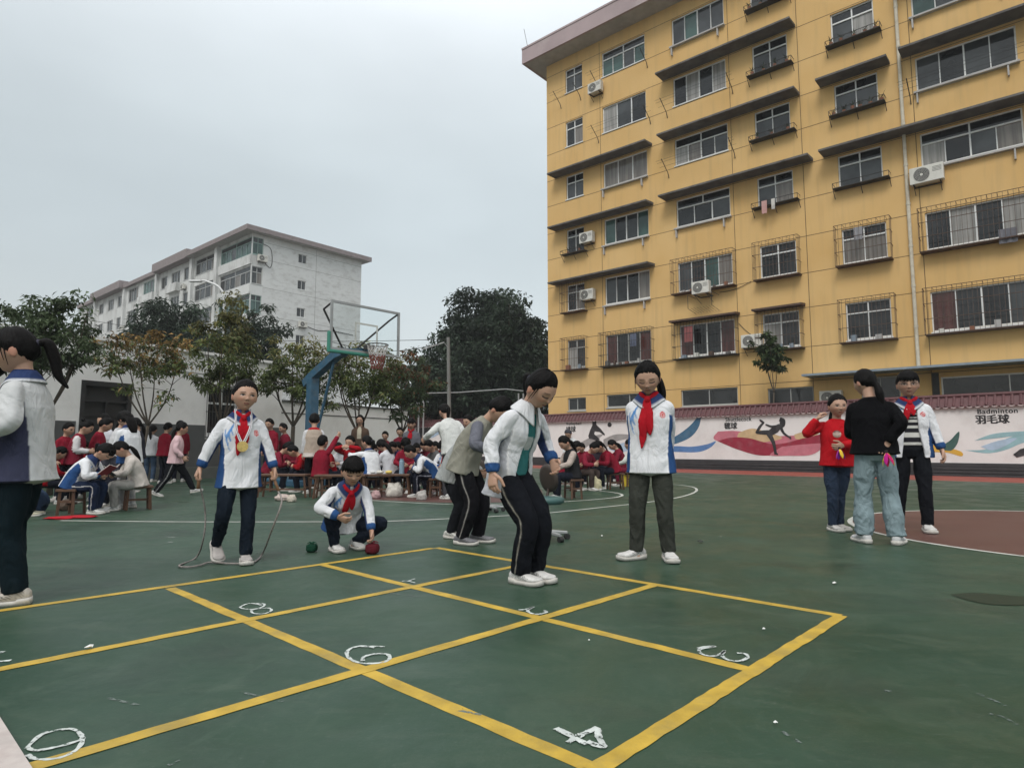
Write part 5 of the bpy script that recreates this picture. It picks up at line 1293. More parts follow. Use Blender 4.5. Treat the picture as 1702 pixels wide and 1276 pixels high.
Cc = person('small girl in white and blue jacket with gold medal turning a skipping rope', foot(392, 934), 212, 1.32, lean=0, head=(4, 0, -4), gaze=-.014,
            hr=(.215, .00, .515), hl=(-.20, .06, .455), er=(1, -.5, 0), el=(-1, -.5, 0), fr=(.095, -.07, .10), fl=(-.040, .05, .042), pitr=38, yawl=-4, yawr=6,
            scarf=.5, det=2, hair='bun', legr=.97, fat=1.02, pipe=None, jl=.045, hsc=1.06, curl=62, shoe=(.42, .39, .37), bcol=(.009, .014, .022))
D = person('girl squatting in white and blue jacket with red scarf beside the bean bags', foot(577, 914), 208, 1.31, pel=(.01, -.085, .150), lean=38, head=(-4, 22, 0),
           hr=(.10, .17, .23), hl=(-.105, .225, .075), er=(1, 0, -.3), el=(-.8, .1, .5), fr=(.085, .02, .042), fl=(-.060, -.04, .042), kr=(.35, 1, .4), kl=(-.9, 1, .3), yawr=10, yawl=12,
           scarf=.42, det=2, eyes='down', hair='low', bang=1, fat=1.10, jl=-.03, hsc=1.05, curl=45, pipe=(.25, .25, .2), bcol=(.010, .014, .024))
E_ = person('child in red sweater and blue jeans with a raised hand', foot(1392, 882), 166, 1.37, lean=-2, head=(8, 4, 0),
            hr=(.115, .05, .835), hl=(-.03, .14, .635), er=(1, .0, -1.0), el=(-1, -.2, -.4), fr=(.035, .02, .042), fl=(-.02, -.05, .042), kr=(-.2, 1, 0), kl=(.8, .6, 0), yawr=22, yawl=30,
            top='sweater', tcol=(.42, .010, .016), bcol=(.022, .035, .062), pipe=None, bmat=M_DENIM, det=2, hair='low', fat=1.08, legr=1.0, hem=.02, collar=None, pel=(-.02, 0, .515), curl=50, pnl=(0, -1, .2), side=-3, shoe=(.55, .53, .50))
F_ = person('woman in black sweater and pale blue jeans seen from behind', foot(1462, 903), -18, 1.56, lean=3, head=(34, 12, 0),
            hr=(.055, -.075, .575), hl=(-.08, .17, .62), er=(.5, -1, -.6), el=(-.4, -.5, -1), fr=(.085, -.02, .042), fl=(-.075, -.0, .042), yawr=-22, yawl=16,
            top='sweater', tcol=(.004, .004, .005), bcol=(.20, .265, .285), pipe=None, bmat=M_DENIM, det=2, hair='low', fat=1.08, legr=1.08, loosehem=1.30, hem=.045, curl=40, pnr=(0, -1, .3), shoe=(.62, .62, .62))
G_ = person('boy in open white jacket over striped shirt with red scarf and glasses', foot(1523, 882), 156, 1.61, lean=0, head=(-2, 3, 0),
            hr=None, hl=(-.165, .03, .50), fr=(.095, -.03, .042), fl=(-.055, .05, .042), yawr=-6, yawl=4,
            top='uniform_open', tcol=(.66, .67, .69), bcol=(.008, .009, .012), pipe=(.10, .07, .05), scarf=.30, det=2, hsc=1.09, hair='short', bang=1, fat=1.05, legr=1.0,
            inner=stripes((.55, .55, .52), (.02, .02, .025), 24))
Hh = person('girl in pale grey jacket with long ponytail at the left edge, back half turned', foot(22, 1000), 104, 1.50, lean=3, head=(10, 12, 0),
            hr=(.16, .10, .58), hl=(-.15, .10, .60), er=(1, -.4, -.2), fr=(.05, .03, .042), fl=(-.055, -.03, .042), top='uniform', tcol=(.50, .51, .51), sidec=(.040, .043, .075), logo=False, det=2,
            bcol=(.006, .013, .017), pipe=None, hair='pony', fat=1.10, legr=1.08, jl=.02, shoe=(.48, .44, .38),
            pony=[(0, -.34, .12), (0, -.46, .12), (0, -.62, .08), (.02, -.68, -.25), (.02, -.70, -.65), (.0, -.84, -.98)], scol=lambda t, a, P: lerpc(np.tile(cst((.50, .51, .51)), (len(t), 1)), (np.abs(a+90) < 40).astype(float)*(t > .3), NVY*1.6))
Ii = person('child in pale violet top cut off by the left frame edge', foot(-42, 985), 150, 1.42, top='sweater', tcol=(.42, .38, .50), hair='short', det=1, bcol=(.01, .013, .02))
J = person('boy in grey and khaki raglan shirt bending forward in black trousers', foot(778, 903), -108, 1.44, pel=(0, -.03, .49), lean=34, head=(-8, 50, 0),
           hr=(.10, .20, .56), hl=(-.10, .20, .56), er=(1, -.6, 0), fr=(.06, -.02, .042), fl=(-.055, .04, .042), top='sweater', tcol=(.25, .245, .205), scol=(.13, .135, .16),
           bcol=(.008, .008, .010), pipe=(.45, .43, .40), det=2, hair='short', eyes='down', shoe=(.16, .16, .17), fat=1.08, legr=1.1)
K = person('child in light grey jacket half hidden behind the bending boy', foot(752, 893), -105, 1.24, pel=(0, -.02, .48), lean=38, head=(0, 30, 0), hr=(.09, .2, .5), hl=(-.09, .2, .5), top='jacket', tcol=(.32, .335, .33), bcol=(.012, .013, .016), pipe=None, det=1, hair='short', eyes='down', shoe=(.55, .54, .5), fat=1.1)

# glasses of the boy
def mb_tube_local(pts, r, n=6):
    sp = Soup(); loft(sp, pts, [r]*len(pts), V3(0, 0, 1), (.02, .02, .02), n, 3); return sp
sp = Soup(); q = G_
for s in (1, -1):
    ring_ = [q['hc']+q['Rh'] @ (V3(s*.155+.10*math.cos(a), .455-.05*abs(s*.155+.10*math.cos(a)), .012+.062*math.sin(a))*q['hh']) for a in np.linspace(0, 2*PI, 15)]
    loft(sp, ring_, [.0012]*len(ring_), V3(.3, 1, .2), (.03, .03, .03), 6, 2)
    loft(sp, [q['hc']+q['Rh'] @ (V3(s*.255, .42, .03)*q['hh']), q['hc']+q['Rh'] @ (V3(s*.37, .0, .04)*q['hh'])], [.0012, .0012], V3(0, 0, 1), (.03, .03, .03), 6, 3)
V, F, C = sp.get(); to_obj('glasses', V, F, C, M_SHOE, q['root'], 0, q['H'])
# medal and ribbon of the rope girl
q = Cc; tl = q['torso']; sp = Soup()
mc = surf(tl, .56, 3, .022)
for s in (1, -1):
    pts = [q['nb']+q['Rt'] @ V3(s*.040, .03, .034), surf(tl, .93, s*26, .014), surf(tl, .80, s*18+2, .016), surf(tl, .66, s*7+3, .018), mc+V3(0, 0, .018)]
    loft(sp, pts, [(.0072, .0018)]*5, V3(1, 0, 0), lambda t, a, P: np.where((np.abs(np.sin(np.radians(a))) < .38)[:, None], cst((.10, .03, .06)), cst((.62, .62, .63))), 16, 8, fold=.05)
V, F, C = sp.get(); o = to_obj('ribbon', V, F, C, M_CLOTH, q['root'], 0, q['H'])
m_gold = mat('medal_gold', (.62, .45, .16), rough=.32, metal=.85, var=.2, scale=60)
mb = MB(); n = 28; nY = nrm(q['Rt'] @ V3(0, 1, .05)); Xx = V3(1, 0, 0); Zz = np.cross(Xx, nY)
def lp(x, z, d): return Vector((mc+Xx*x+Zz*z+nY*d)*q['H'])
for r0, d0 in ((.030, .004), (.023, .0055), (.014, .007)):
    ringp = [lp(r0*math.cos(2*PI*i/n), r0*math.sin(2*PI*i/n), d0) for i in range(n)]; back = [lp(r0*math.cos(2*PI*i/n), r0*math.sin(2*PI*i/n), -.002) for i in range(n)]
    mb.quad(ringp)
    for i in range(n): mb.quad([ringp[i], back[i], back[(i+1) % n], ringp[(i+1) % n]])
me_ = bpy.data.meshes.new('medal'); me_.from_pydata([tuple(v) for v in mb.v], [], mb.f); me_.materials.append(m_gold)
o = bpy.data.objects.new('medal', me_); COL.objects.link(o); o.parent = q['root']
# skipping rope
m_rope = mat('rope_grey', (.24, .215, .20), rough=.9, var=.3, scale=60); m_wood = mat('wood_handle', (.28, .15, .08), rough=.6)
wR = p2w(Cc, Cc['wrR']); wL = p2w(Cc, Cc['wrL'])
gR = wR+Vector((-.0, -.02, -.075)); gL = wL+Vector((.01, -.02, -.075))
ropeP = [gR+Vector((-.01, 0, -.02)), G(345, 850, .28)]
def onr(u, v, z, Y): p = AT(u, v, Y); return Vector((p.x, p.y, max(z, p.z)))
ropeP = [gR+Vector((0, 0, -.01)), AT(341, 850, 4.8), AT(338, 895, 4.8), G(326, 926, .012), G(298, 939, .012), G(312, 942, .012), G(332, 939, .012), G(350, 934, .012), G(385, 936, .012), G(420, 934, .012), G(436, 920, .03), AT(452, 880, 4.75), AT(468, 835, 4.72), gL+Vector((.04, 0, -.10))]
mb = MB(); mb.tube(smooth_path(ropeP, 8), .0065, n=6); mb.build
rope_root = thing('skipping_rope', 'grey skipping rope hanging from both hands of the medal girl to the court', 'skipping rope', foot(392, 934))
mb.build('rope', m_rope, rope_root, smooth=True)
mb = MB(); mb.tube([gL+Vector((-.02, 0, .05)), gL+Vector((.045, -.0, -.10))], [.013, .011], n=10); mb.build('handle', m_wood, rope_root, smooth=True)
mb = MB(); mb.tube([gR+Vector((.01, 0, .06)), gR+Vector((0, 0, -.08))], [.013, .011], n=10); mb.build('handle', m_wood, rope_root, smooth=True)
# bean bags: one in the squatting girl's hand, one on the court
def beanbag(c, r, m, label, name='bean_bag'):
    U, F = sphere_dirs(28, 20); d = np.sign(U)*np.abs(U)**.72; k = 1+.06*vn(U[:, 0]*4+3, U[:, 2]*4+U[:, 1]*3)
    V = d*k[:, None]*np.array([r, r*.9, r*.78]); V[:, 2] = np.maximum(V[:, 2], -r*.72)
    sp = Soup(); sp.add(V, F, np.tile(cst(m), (len(V), 1)))
    for i in range(5):
        a = i*1.3; loft(sp, [V3(0, 0, r*.6), V3(math.cos(a)*.4*r, math.sin(a)*.4*r, r*1.0), V3(math.cos(a)*.9*r, math.sin(a)*.9*r, r*.85)], [.12*r, .10*r, .05*r], V3(1, 0, 0), cst(m)*1.6, 8, 3)
    V, F, C = sp.get(); o = to_obj(name, V, F, C, M_CLOTH, None, 0, 1); o.location = c; tag(o, label, 'bean bag', 'cloth bean bags by the squatting girl'); return o
wD = p2w(D, D['wrL']+V3(0, .028, -.036))
beanbag((wD.x, wD.y, .042), .056, (.085, .012, .018), 'dark red cloth bean bag held on the ground by the squatting girl')
p = G(518, 917); beanbag((p.x, p.y, .034), .045, (.012, .05, .03), 'dark green cloth bean bag lying left of the squatting girl')
# feathered shuttlecocks
def feather_toy(c, R_, label, cols_, s=.10):
    sp = Soup()
    loft(sp, [V3(0, 0, 0), V3(0, 0, .02)*s/.1, V3(0, 0, .03)*s/.1], [.16*s, .17*s, .08*s], V3(1, 0, 0), (.04, .03, .03), 12, 3)
    n = len(cols_)
    for i, cc in enumerate(cols_):
        a = 2*PI*i/n; o_ = V3(math.cos(a), math.sin(a), 0); up = V3(0, 0, 1)
        loft(sp, [V3(0, 0, .02)*s/.1, (up*.5+o_*.2)*s, (up*1.1+o_*.45)*s, (up*1.6+o_*.55)*s], [(.03*s, .01*s), (.20*s, .03*s), (.25*s, .03*s), (.04*s, .01*s)], V3(-math.sin(a), math.cos(a), 0), cc, 10, 4, fold=.1)
    V, F, C = sp.get(); V = V @ R_.T; o = to_obj('feather_shuttlecock', V, F, C, M_CLOTH, None, 0, 1); o.location = c; tag(o, label, 'shuttlecock', 'feather shuttlecocks held by the children and the woman'); return o
wF = p2w(F_, F_['wrR']+V3(-.02, -.035, -.045))
feather_toy(wF, Rx(165), 'yellow and magenta feather shuttlecock in the hand behind the woman in black', [(.85, .75, .02), (.50, .02, .12), (.40, .02, .20), (.85, .70, .02), (.55, .03, .10)], .085)
wE = p2w(E_, E_['wrL']+V3(.03, .035, -.01))
feather_toy(wE, Rx(170), 'purple and yellow feather shuttlecock held before the red sweater', [(.25, .03, .35), (.75, .5, .05), (.35, .04, .30), (.25, .03, .40)], .075)
# print on the red sweater: a plain pale patch
sp = Soup(); tl = E_['torso']
c0 = surf(tl, .66, 8, .0); nrm_ = nrm(surf(tl, .66, 8, .02)-c0)
loft(sp, [c0-nrm_*.004, c0+nrm_*.0025], [(.030, .030), (.028, .028)], V3(1, 0, 0), lambda t, a, P: lerpc(np.tile(cst((.55, .42, .36)), (len(t), 1)), (P[:, 2] > c0[2]+.010).astype(float), (.10, .04, .04)), 20, 3)
V, F, C = sp.get(); to_obj('chest_print', V, F, C, M_CLOTH, E_['root'], 0, E_['H'])
# ================================================================ trees, hoop, poles
m_leaf, t_, b_ = nodemat('leaf'); n = t_.nodes.new; l = t_.links.new
a_ = n('ShaderNodeAttribute'); a_.attribute_name = 'Col'; l(a_.outputs['Color'], b_.inputs['Base Color']); b_.inputs['Roughness'].default_value = .55; b_.inputs['Specular IOR Level'].default_value = .25
tr_ = n('ShaderNodeBsdfTranslucent'); l(a_.outputs['Color'], tr_.inputs[0]); mx_ = n('ShaderNodeMixShader'); mx_.inputs[0].default_value = .3
l(b_.outputs[0], mx_.inputs[1]); l(tr_.outputs[0], mx_.inputs[2]); l(mx_.outputs[0], t_.nodes['Material Output'].inputs[0])
m_bark = mat('bark', (.075, .060, .045), rough=.95, var=.3, scale=10, bump=.6, bscale=40)
def leaves_mesh(name, C0, size, cols_, parent, droop=.4, asp=.38):
    """C0: n x 3 leaf base points; every leaf is a folded blade of two quads"""
    n = len(C0); r = rng
    az = r.uniform(0, 2*PI, n); el = r.normal(-droop, .45, n)
    d = np.stack([np.cos(az)*np.cos(el), np.sin(az)*np.cos(el), np.sin(el)], 1)
    s = np.cross(d, [0, 0, 1]); s /= np.linalg.norm(s, axis=1)[:, None]+1e-9; up = np.cross(s, d)
    rl = r.uniform(-.9, .9, n)[:, None]; s2 = s*np.cos(rl)+up*np.sin(rl); u2 = -s*np.sin(rl)+up*np.cos(rl)
    L_ = size*r.uniform(.65, 1.25, n)[:, None]; w = L_*asp
    a = C0; m1 = C0+d*L_*.5+s2*w*.5+u2*w*.18; m2 = C0+d*L_*.5-s2*w*.5+u2*w*.18; t = C0+d*L_-np.array([0, 0, 1])*L_*.15; mid = C0+d*L_*.5
    V = np.stack([a, m1, t, m2, mid], 1).reshape(-1, 3)
    F = [];
    for i in range(n): k = i*5; F += [(k, k+1, k+2, k+4), (k, k+4, k+2, k+3)]
    M = rootinv(parent); V = V+np.array(M.translation)
    me = bpy.data.meshes.new(name); me.from_pydata(V.tolist(), [], F); me.materials.append(m_leaf)
    col = np.repeat(np.hstack([cols_, np.ones((n, 1))]), 5, 0)
    ca = me.color_attributes.new('Col', 'FLOAT_COLOR', 'POINT'); ca.data.foreach_set('color', col.ravel()); me.update()
    o = bpy.data.objects.new(name, me); COL.objects.link(o); o.parent = parent; return o
def tree(label, base, fork, cz, crown, nl, lsize, c1, c2=None, c2top=0, stems=4, seed=0, trunk=.07, clumps=60, name='street_tree', droop=.4, group=None, asp=.38, cshift=(0, 0), gap=.0, upright=False):
    """base: point; fork: height of the fork; crown: (rx, ry, rz) about height cz"""
    r = np.random.default_rng(seed); b = Vector(base); T_ = thing(name, label, 'tree', b, 0, group); trunk *= .62 if name == 'street_tree' else 1
    cx = Vector((b.x+cshift[0], b.y+cshift[1], cz)); mb = MB()
    top = Vector((b.x+r.normal(0, .04), b.y, fork)); mb.tube([b, b.lerp(top, .5)+Vector((r.normal(0, .02), 0, 0)), top], [trunk*1.15, trunk, trunk*.92], n=10)
    tips = []
    for i in range(stems):
        a = 2*PI*i/stems+r.uniform(-.4, .4); rr = r.uniform(.45, .8)
        tip = cx+Vector((crown[0]*rr*math.cos(a), crown[1]*rr*math.sin(a), crown[2]*r.uniform(-.1, .6)))
        mid = top.lerp(tip, .45)+Vector((math.cos(a)*crown[0]*.12, math.sin(a)*crown[1]*.12, -.02*crown[2]))
        pts = smooth_path([top, mid, tip], 6); nn = len(pts)
        mb.tube(pts, [trunk*(.62-.5*k/nn) for k in range(nn)], n=7); tips.append(tip)
        for q in range(4):
            st = pts[int(nn*r.uniform(.35, .85))]; e2 = st+Vector((r.normal(0, .45)*crown[0], r.normal(0, .45)*crown[1], abs(r.normal(.3, .25))*crown[2]))
            mb.tube(smooth_path([st, st.lerp(e2, .5)+Vector((0, 0, .08*crown[2])), e2], 4), [trunk*.22*(1-k/11) for k in range(9)], n=5); tips.append(e2)
    mb.build('trunk', m_bark, T_, smooth=True)
    cc = []
    for i in range(clumps):
        d = r.normal(0, 1, 3); d /= np.linalg.norm(d); k = r.uniform(.35, 1.0)**.6
        if d[2] < -.5: d[2] *= .6
        k *= 1+.22*math.sin(3*math.atan2(d[1], d[0])+seed)+.12*math.sin(5*d[2]+seed*2)
        cc.append((cx.x+d[0]*crown[0]*k, cx.y+d[1]*crown[1]*k, cx.z+d[2]*crown[2]*k))
    for t_ in tips: cc.append(tuple(t_))
    cc = np.array(cc); pick = r.integers(0, len(cc), nl); sp_ = min(crown)*.27*r.uniform(.5, 1.2, len(cc))
    off = r.normal(0, 1, (nl, 3)); off /= (np.linalg.norm(off, axis=1)[:, None]+1e-9); off *= (r.uniform(.2, 1, nl)**.5)[:, None]
    P = cc[pick]+off*sp_[pick][:, None]*np.array([1.15, 1.15, .75])
    tint = r.uniform(.5, 1.45, len(cc))[pick]*r.uniform(.6, 1.4, nl)
    cl = np.tile(np.array(c1, float), (nl, 1))
    if c2 is not None:
        h = (P[:, 2]-(cz-crown[2]))/(2*crown[2]); pr = ss(h, 1-c2top, 1.0)*.85+.07; m = r.uniform(0, 1, nl) < pr; cl[m] = np.array(c2)*r.uniform(.6, 1.3, (m.sum(), 1))
    cl = cl*tint[:, None]; leaves_mesh('crown', P, lsize, cl, T_, droop, asp); return T_
GD = (.075, .105, .052); GM = (.105, .135, .048); GK = (.036, .056, .036); OR = (.23, .145, .05); OL = (.17, .16, .055)
def gp(u, Y): p = AT(u, 744, Y); return Vector((p.x, p.y, 0))
tg = 'small trees along the school wall'
tree('small tree with orange tinted top leaves and several thin stems before the school door', gp(238, 14.6), 1.35, 2.85, (1.05, .8, .72), 3000, .125, GM, OR, .75, 5, 3, .06, 46, group=tg, cshift=(-.05, 0))
tree('taller olive and orange tree in front of the barred school window', gp(368, 15.6), 1.3, 3.15, (.80, .75, 1.3), 4200, .13, GM, OL, .7, 5, 4, .07, 70, group=tg)
tree('green tree with dark fork left of the blue hoop post', gp(488, 18.0), 1.45, 2.95, (.95, .85, 1.0), 4400, .135, GM, OL, .5, 4, 5, .10, 60, group=tg)
tree('olive green tree with upright forked stems right behind the hoop post', gp(592, 18.6), 1.25, 2.95, (1.1, 1.0, 1.0), 6000, .13, GM, OL, .6, 6, 6, .08, 70, group=tg)
tree('reddish olive tree under the basketball net', gp(668, 20.5), 1.3, 2.8, (1.0, .9, 1.0), 4600, .15, GD, (.13, .06, .03), .6, 4, 7, .08, 60, group=tg)
tree('dark leafy tree above the heads of the far left children', gp(88, 11.6), 1.6, 2.85, (.72, .7, .95), 2900, .12, GD, None, 0, 4, 8, .07, 60, group=tg)
tree('dark leafy tree behind the long ponytail girl at the left edge', gp(5, 11.2), 1.6, 2.75, (.8, .7, .85), 2600, .14, GD, None, 0, 4, 9, .07, 50, group=tg)
tree('big dense dark evergreen tree beside the corner of the yellow block', gp(812, 43), 2.2, 6.2, (3.9, 3.5, 4.9), 70000, .32, GK, None, 0, 6, 10, .28, 360, 'evergreen_tree', asp=.45)
tree('lower dark tree left of the big evergreen', gp(735, 39), 1.5, 4.2, (1.8, 1.8, 2.3), 5000, .30, GK, None, 0, 4, 11, .14, 60, 'evergreen_tree', asp=.45)
tree('spindly dark green tree rising behind the hoop backboard', gp(682, 38), 1.5, 4.4, (1.2, 1.2, 2.5), 2800, .28, GD, None, 0, 4, 12, .12, 46, 'evergreen_tree', asp=.4)
tree('low dark tree filling the gap under the big evergreen near the yellow block', gp(880, 40), .8, 3.0, (1.8, 1.6, 2.6), 7000, .28, GK, None, 0, 4, 21, .14, 70, 'evergreen_tree', asp=.45)
tree('low dark shrub tree behind the brick wall', gp(790, 40.5), .8, 2.9, (2.4, 1.6, 2.4), 8000, .28, GK, None, 0, 4, 22, .14, 70, 'evergreen_tree', asp=.45)
tree('small green tree standing before the yellow block above the mural wall', gp(1287, 24.9), 3.0, 4.45, (.50, .45, .95), 2000, .20, (.055, .085, .035), None, 0, 4, 13, .05, 26, 'street_tree', group=None)
tree('dark bushy tree behind the low school building roof', gp(262, 36), 2.5, 7.0, (2.5, 2.2, 2.2), 9000, .34, GK, None, 0, 5, 14, .2, 90, 'evergreen_tree', asp=.3)
tree('dark round tree over the right end of the school roof', gp(400, 34), 2.5, 6.2, (1.9, 1.8, 2.1), 7000, .32, GK, None, 0, 5, 15, .2, 80, 'evergreen_tree', asp=.3)
# ---- basketball stand
m_blue = mat('hoop_blue', (.032, .10, .165), rough=.45, var=.15, scale=6, dirt=(.12, .14, .15), dscale=7, damt=.5)
m_steel = mat('steel_grey', (.30, .31, .31), rough=.45, var=.1); m_pad = mat('pad_green', (.04, .22, .16), rough=.5, var=.12)
m_net = mat('net_white', (.5, .48, .46), rough=.9); m_netr = mat('net_red', (.20, .06, .05), rough=.9)
e2 = Vector((.67, .74, 0)).normalized(); bn = Vector((.74, -.67, 0)).normalized()
BC = Vector((-3.2, 13.83, 0)); FBk = Fr(BC, e2, bn)
hp_ = thing('basketball_stand', 'blue basketball stand with clear backboard and red and white net behind the seated children', 'basketball hoop', FBk.p(0, -2.15, 0))
mb = MB(); mb.box(FBk, -.11, .11, -2.26, -2.04, 0, 2.52)
mb.build('post', m_blue, hp_, bevel=.01)
mb = MB(); mb.box(FBk, -.9, .9, -2.9, -1.2, 0, .14); mb.build('base', m_blue, hp_, bevel=.02)
mb = MB()
P = [FBk.p(0, -2.45, 2.40), FBk.p(0, -2.15, 2.56), FBk.p(0, -1.15, 2.98), FBk.p(0, -.85, 3.03), FBk.p(0, -.06, 2.96)]
for i in range(4):
    a, b = P[i], P[i+1]; w0 = .10
    up = Vector((0, 0, 1)); t = (b-a).normalized(); q = t.cross(e2).normalized()*(.09 if i < 3 else .06)
    V8 = [a-e2*w0-q, a+e2*w0-q, a+e2*w0+q, a-e2*w0+q, b-e2*w0-q, b+e2*w0-q, b+e2*w0+q, b-e2*w0+q]
    k = len(mb.v); mb.v += [tuple(x) for x in V8]
    for f in ((0, 3, 2, 1), (4, 5, 6, 7), (0, 1, 5, 4), (1, 2, 6, 5), (2, 3, 7, 6), (3, 0, 4, 7)): mb.f.append(tuple(k+z for z in f)); mb.m.append(0); mb.c.append(None)
mb.build('arm', m_blue, hp_)
mb = MB(); mb.bar(FBk.p(0, -2.02, .9), FBk.p(0, -1.25, 2.86), .035, n=8); mb.build('strut', m_blue, hp_)
mb = MB(); z0, z1 = 2.9, 3.95
for s0, s1, a, b in ((-.9, .9, z1-.05, z1), (-.9, .9, z0, z0+.05), (-.9, -.85, z0+.05, z1-.05), (.85, .9, z0+.05, z1-.05)): mb.box(FBk, s0, s1, -.02, .02, a, b)
bf = mb.build('backboard', m_steel, hp_)
mg, t_, b_ = nodemat('acrylic'); b_.inputs['Transmission Weight'].default_value = 1; b_.inputs['Roughness'].default_value = .04; b_.inputs['IOR'].default_value = 1.05; b_.inputs['Base Color'].default_value = (.90, .94, .94, 1)
mb = MB(); mb.box(FBk, -.85, .85, -.004, .004, z0+.05, z1-.05); mb.build('pane', mg, bf)
mb = MB()
for s0, s1, a, b in ((-.3, .3, z0+.62, z0+.66), (-.3, -.26, z0+.18, z0+.62), (.26, .3, z0+.18, z0+.62)): mb.box(FBk, s0, s1, .005, .008, a, b)
mb.build('aim_square', m_white, bf)
mb = MB()
for s in (-1, 1): mb.bar(FBk.p(s*.08, -.70, 2.98), FBk.p(s*.86, -.34, 3.80), .022, n=6); mb.bar(FBk.p(s*.86, -.34, 3.80), FBk.p(s*.86, -.03, 3.90), .022, n=6); mb.bar(FBk.p(s*.08, -.5, 2.95), FBk.p(s*.5, -.03, 2.95), .022, n=6)
mb.build('brace', m_irond, hp_)
mb = MB(); mb.box(FBk, -.93, .10, -.045, .045, z0-.07, z0-.001); mb.box(FBk, -.95, -.901, -.045, .045, z0-.07, z0+.38); mb.build('edge_pad', m_pad, hp_, bevel=.02)
mb = MB(); rc = FBk.p(0, .42, 3.05); pts = [rc+Vector((.225*math.cos(2*PI*i/28), .225*math.sin(2*PI*i/28), 0)) for i in range(29)]; mb.tube(pts, .012, n=6, cap=False)
mb.box(FBk, -.08, .08, .021, .20, 2.98, 3.07); mb.build('rim', m_irond, hp_)
mb = MB(); mb2 = MB(); rows = 7
def nr(k): return .225-.11*min(1, (k/rows)**.8) 
for k in range(rows):
    for i in range(14):
        a = 2*PI*(i+.5*(k % 2))/14
        for dlt in (.5, -.5):
            a2 = a+2*PI*dlt/14
            p = rc+Vector((nr(k)*math.cos(a), nr(k)*math.sin(a), -.075*k)); q = rc+Vector((nr(k+1)*math.cos(a2), nr(k+1)*math.sin(a2), -.075*(k+1)))
            (mb if k < 3 else mb2).bar(p, q, .007, n=4, cap=False)
nt_ = mb.build('net', m_net, hp_); mb2.build('net_fringe', m_netr, nt_)
# ---- street lamp behind the school building
m_lamp = mat('lamp_white', (.6, .61, .61), rough=.4)
lp0 = gp(362, 33); mb = MB()
pt = smooth_path([Vector((0, 0, 0)), Vector((0, 0, 4)), Vector((0, 0, 8.2)), Vector((-.25, 0, 9.2)), Vector((-1.0, 0, 9.6)), Vector((-1.3, 0, 9.62))], 8); mb.tube([p+lp0 for p in pt], [.09-.05*i/len(pt) for i in range(len(pt))], n=10)
sl = thing('street_lamp', 'white curved street lamp rising behind the school roof before the white block', 'street lamp', lp0); mb.build('pole', m_lamp, sl, smooth=True)
mb = MB(); mb.box(Fr(lp0, (1, 0, 0), (0, -1, 0)), -1.9, -1.25, -.12, .12, 9.56, 9.66); mb.build('lamp_head', m_lamp, sl, bevel=.02)
# ---- utility pole with camera
up0 = gp(748, 33); up_ = thing('utility_pole', 'grey utility pole with a white camera before the big evergreen', 'pole', up0)
mb = MB(); mb.tube([up0, up0+Vector((-.15, 0, 6.6))], [.11, .085], n=12); mb.build('pole', mat('pole_concrete', (.17, .17, .16), rough=.8, var=.15), up_)
mb = MB(); mb.tube([up0+Vector((-.15, -.05, 6.05)), up0+Vector((-.35, -.2, 6.3)), up0+Vector((-1.5, -.3, 5.9))], .03, n=6); mb.build('arm', m_steel, up_)
mb = MB(); Fc = Fr(up0+Vector((-.35, -.2, 0)), (1, 0, 0), (0, -1, 0)); mb.box(Fc, -.16, .12, -.1, .12, 2.65, 3.0); mb.build('camera_box', m_lamp, up_, bevel=.02)
mb = MB(); mb.tube([up0+Vector((-.45, -.25, 2.6)), up0+Vector((-.45, -.25, 2.48))], [.11, .07], n=12); mb.build('camera_dome', m_black, up_)
mb = MB()
for a, b, sg in ((up0+Vector((-.2, 0, 6.4)), gp(540, 30)+Vector((0, 0, 5.9)), .5), (up0+Vector((-.2, 0, 6.5)), Vector((-30, 40, 9.5)), .8)):
    mb.tube([a.lerp(b, i/14)-Vector((0, 0, sg*math.sin(PI*i/14))) for i in range(15)], .014, n=4)
a, b = gp(60, 24)+Vector((0, 0, 5.0)), gp(420, 26)+Vector((0, 0, 3.9)); mb2 = MB(); mb2.tube([a.lerp(b, i/14)-Vector((0, 0, .25*math.sin(PI*i/14))) for i in range(15)], .022, n=5)
mb.build('wire', m_irond, up_)
o = mb2.build('overhead_wire', m_lamp, loc=a); tag(o, 'pale overhead wire sagging above the school roof at the left', 'wire')
# ---- pipe rails above the brick wall
pr = thing('pipe_frame', 'thin grey pipe frame standing before the dark trees behind the mural wall', 'pipe frame', gp(790, 37)); 
fr_ = [gp(u, 37) for u in (695, 703, 862, 870)]
for p in fr_: mb = MB(); mb.bar(p, p+Vector((0, 0, 4.0)), .05, n=6); mb.build('post', m_steel, pr)
mb = MB(); mb.tube([gp(690, 37)+Vector((0, 0, 4.0)), gp(760, 37)+Vector((0, 0, 4.05)), gp(840, 37)+Vector((0, 0, 4.25)), gp(880, 37)+Vector((0, 0, 4.1)), gp(905, 37)+Vector((0, 0, 4.1))], .035, n=6); mb.build('rail', m_steel, pr)
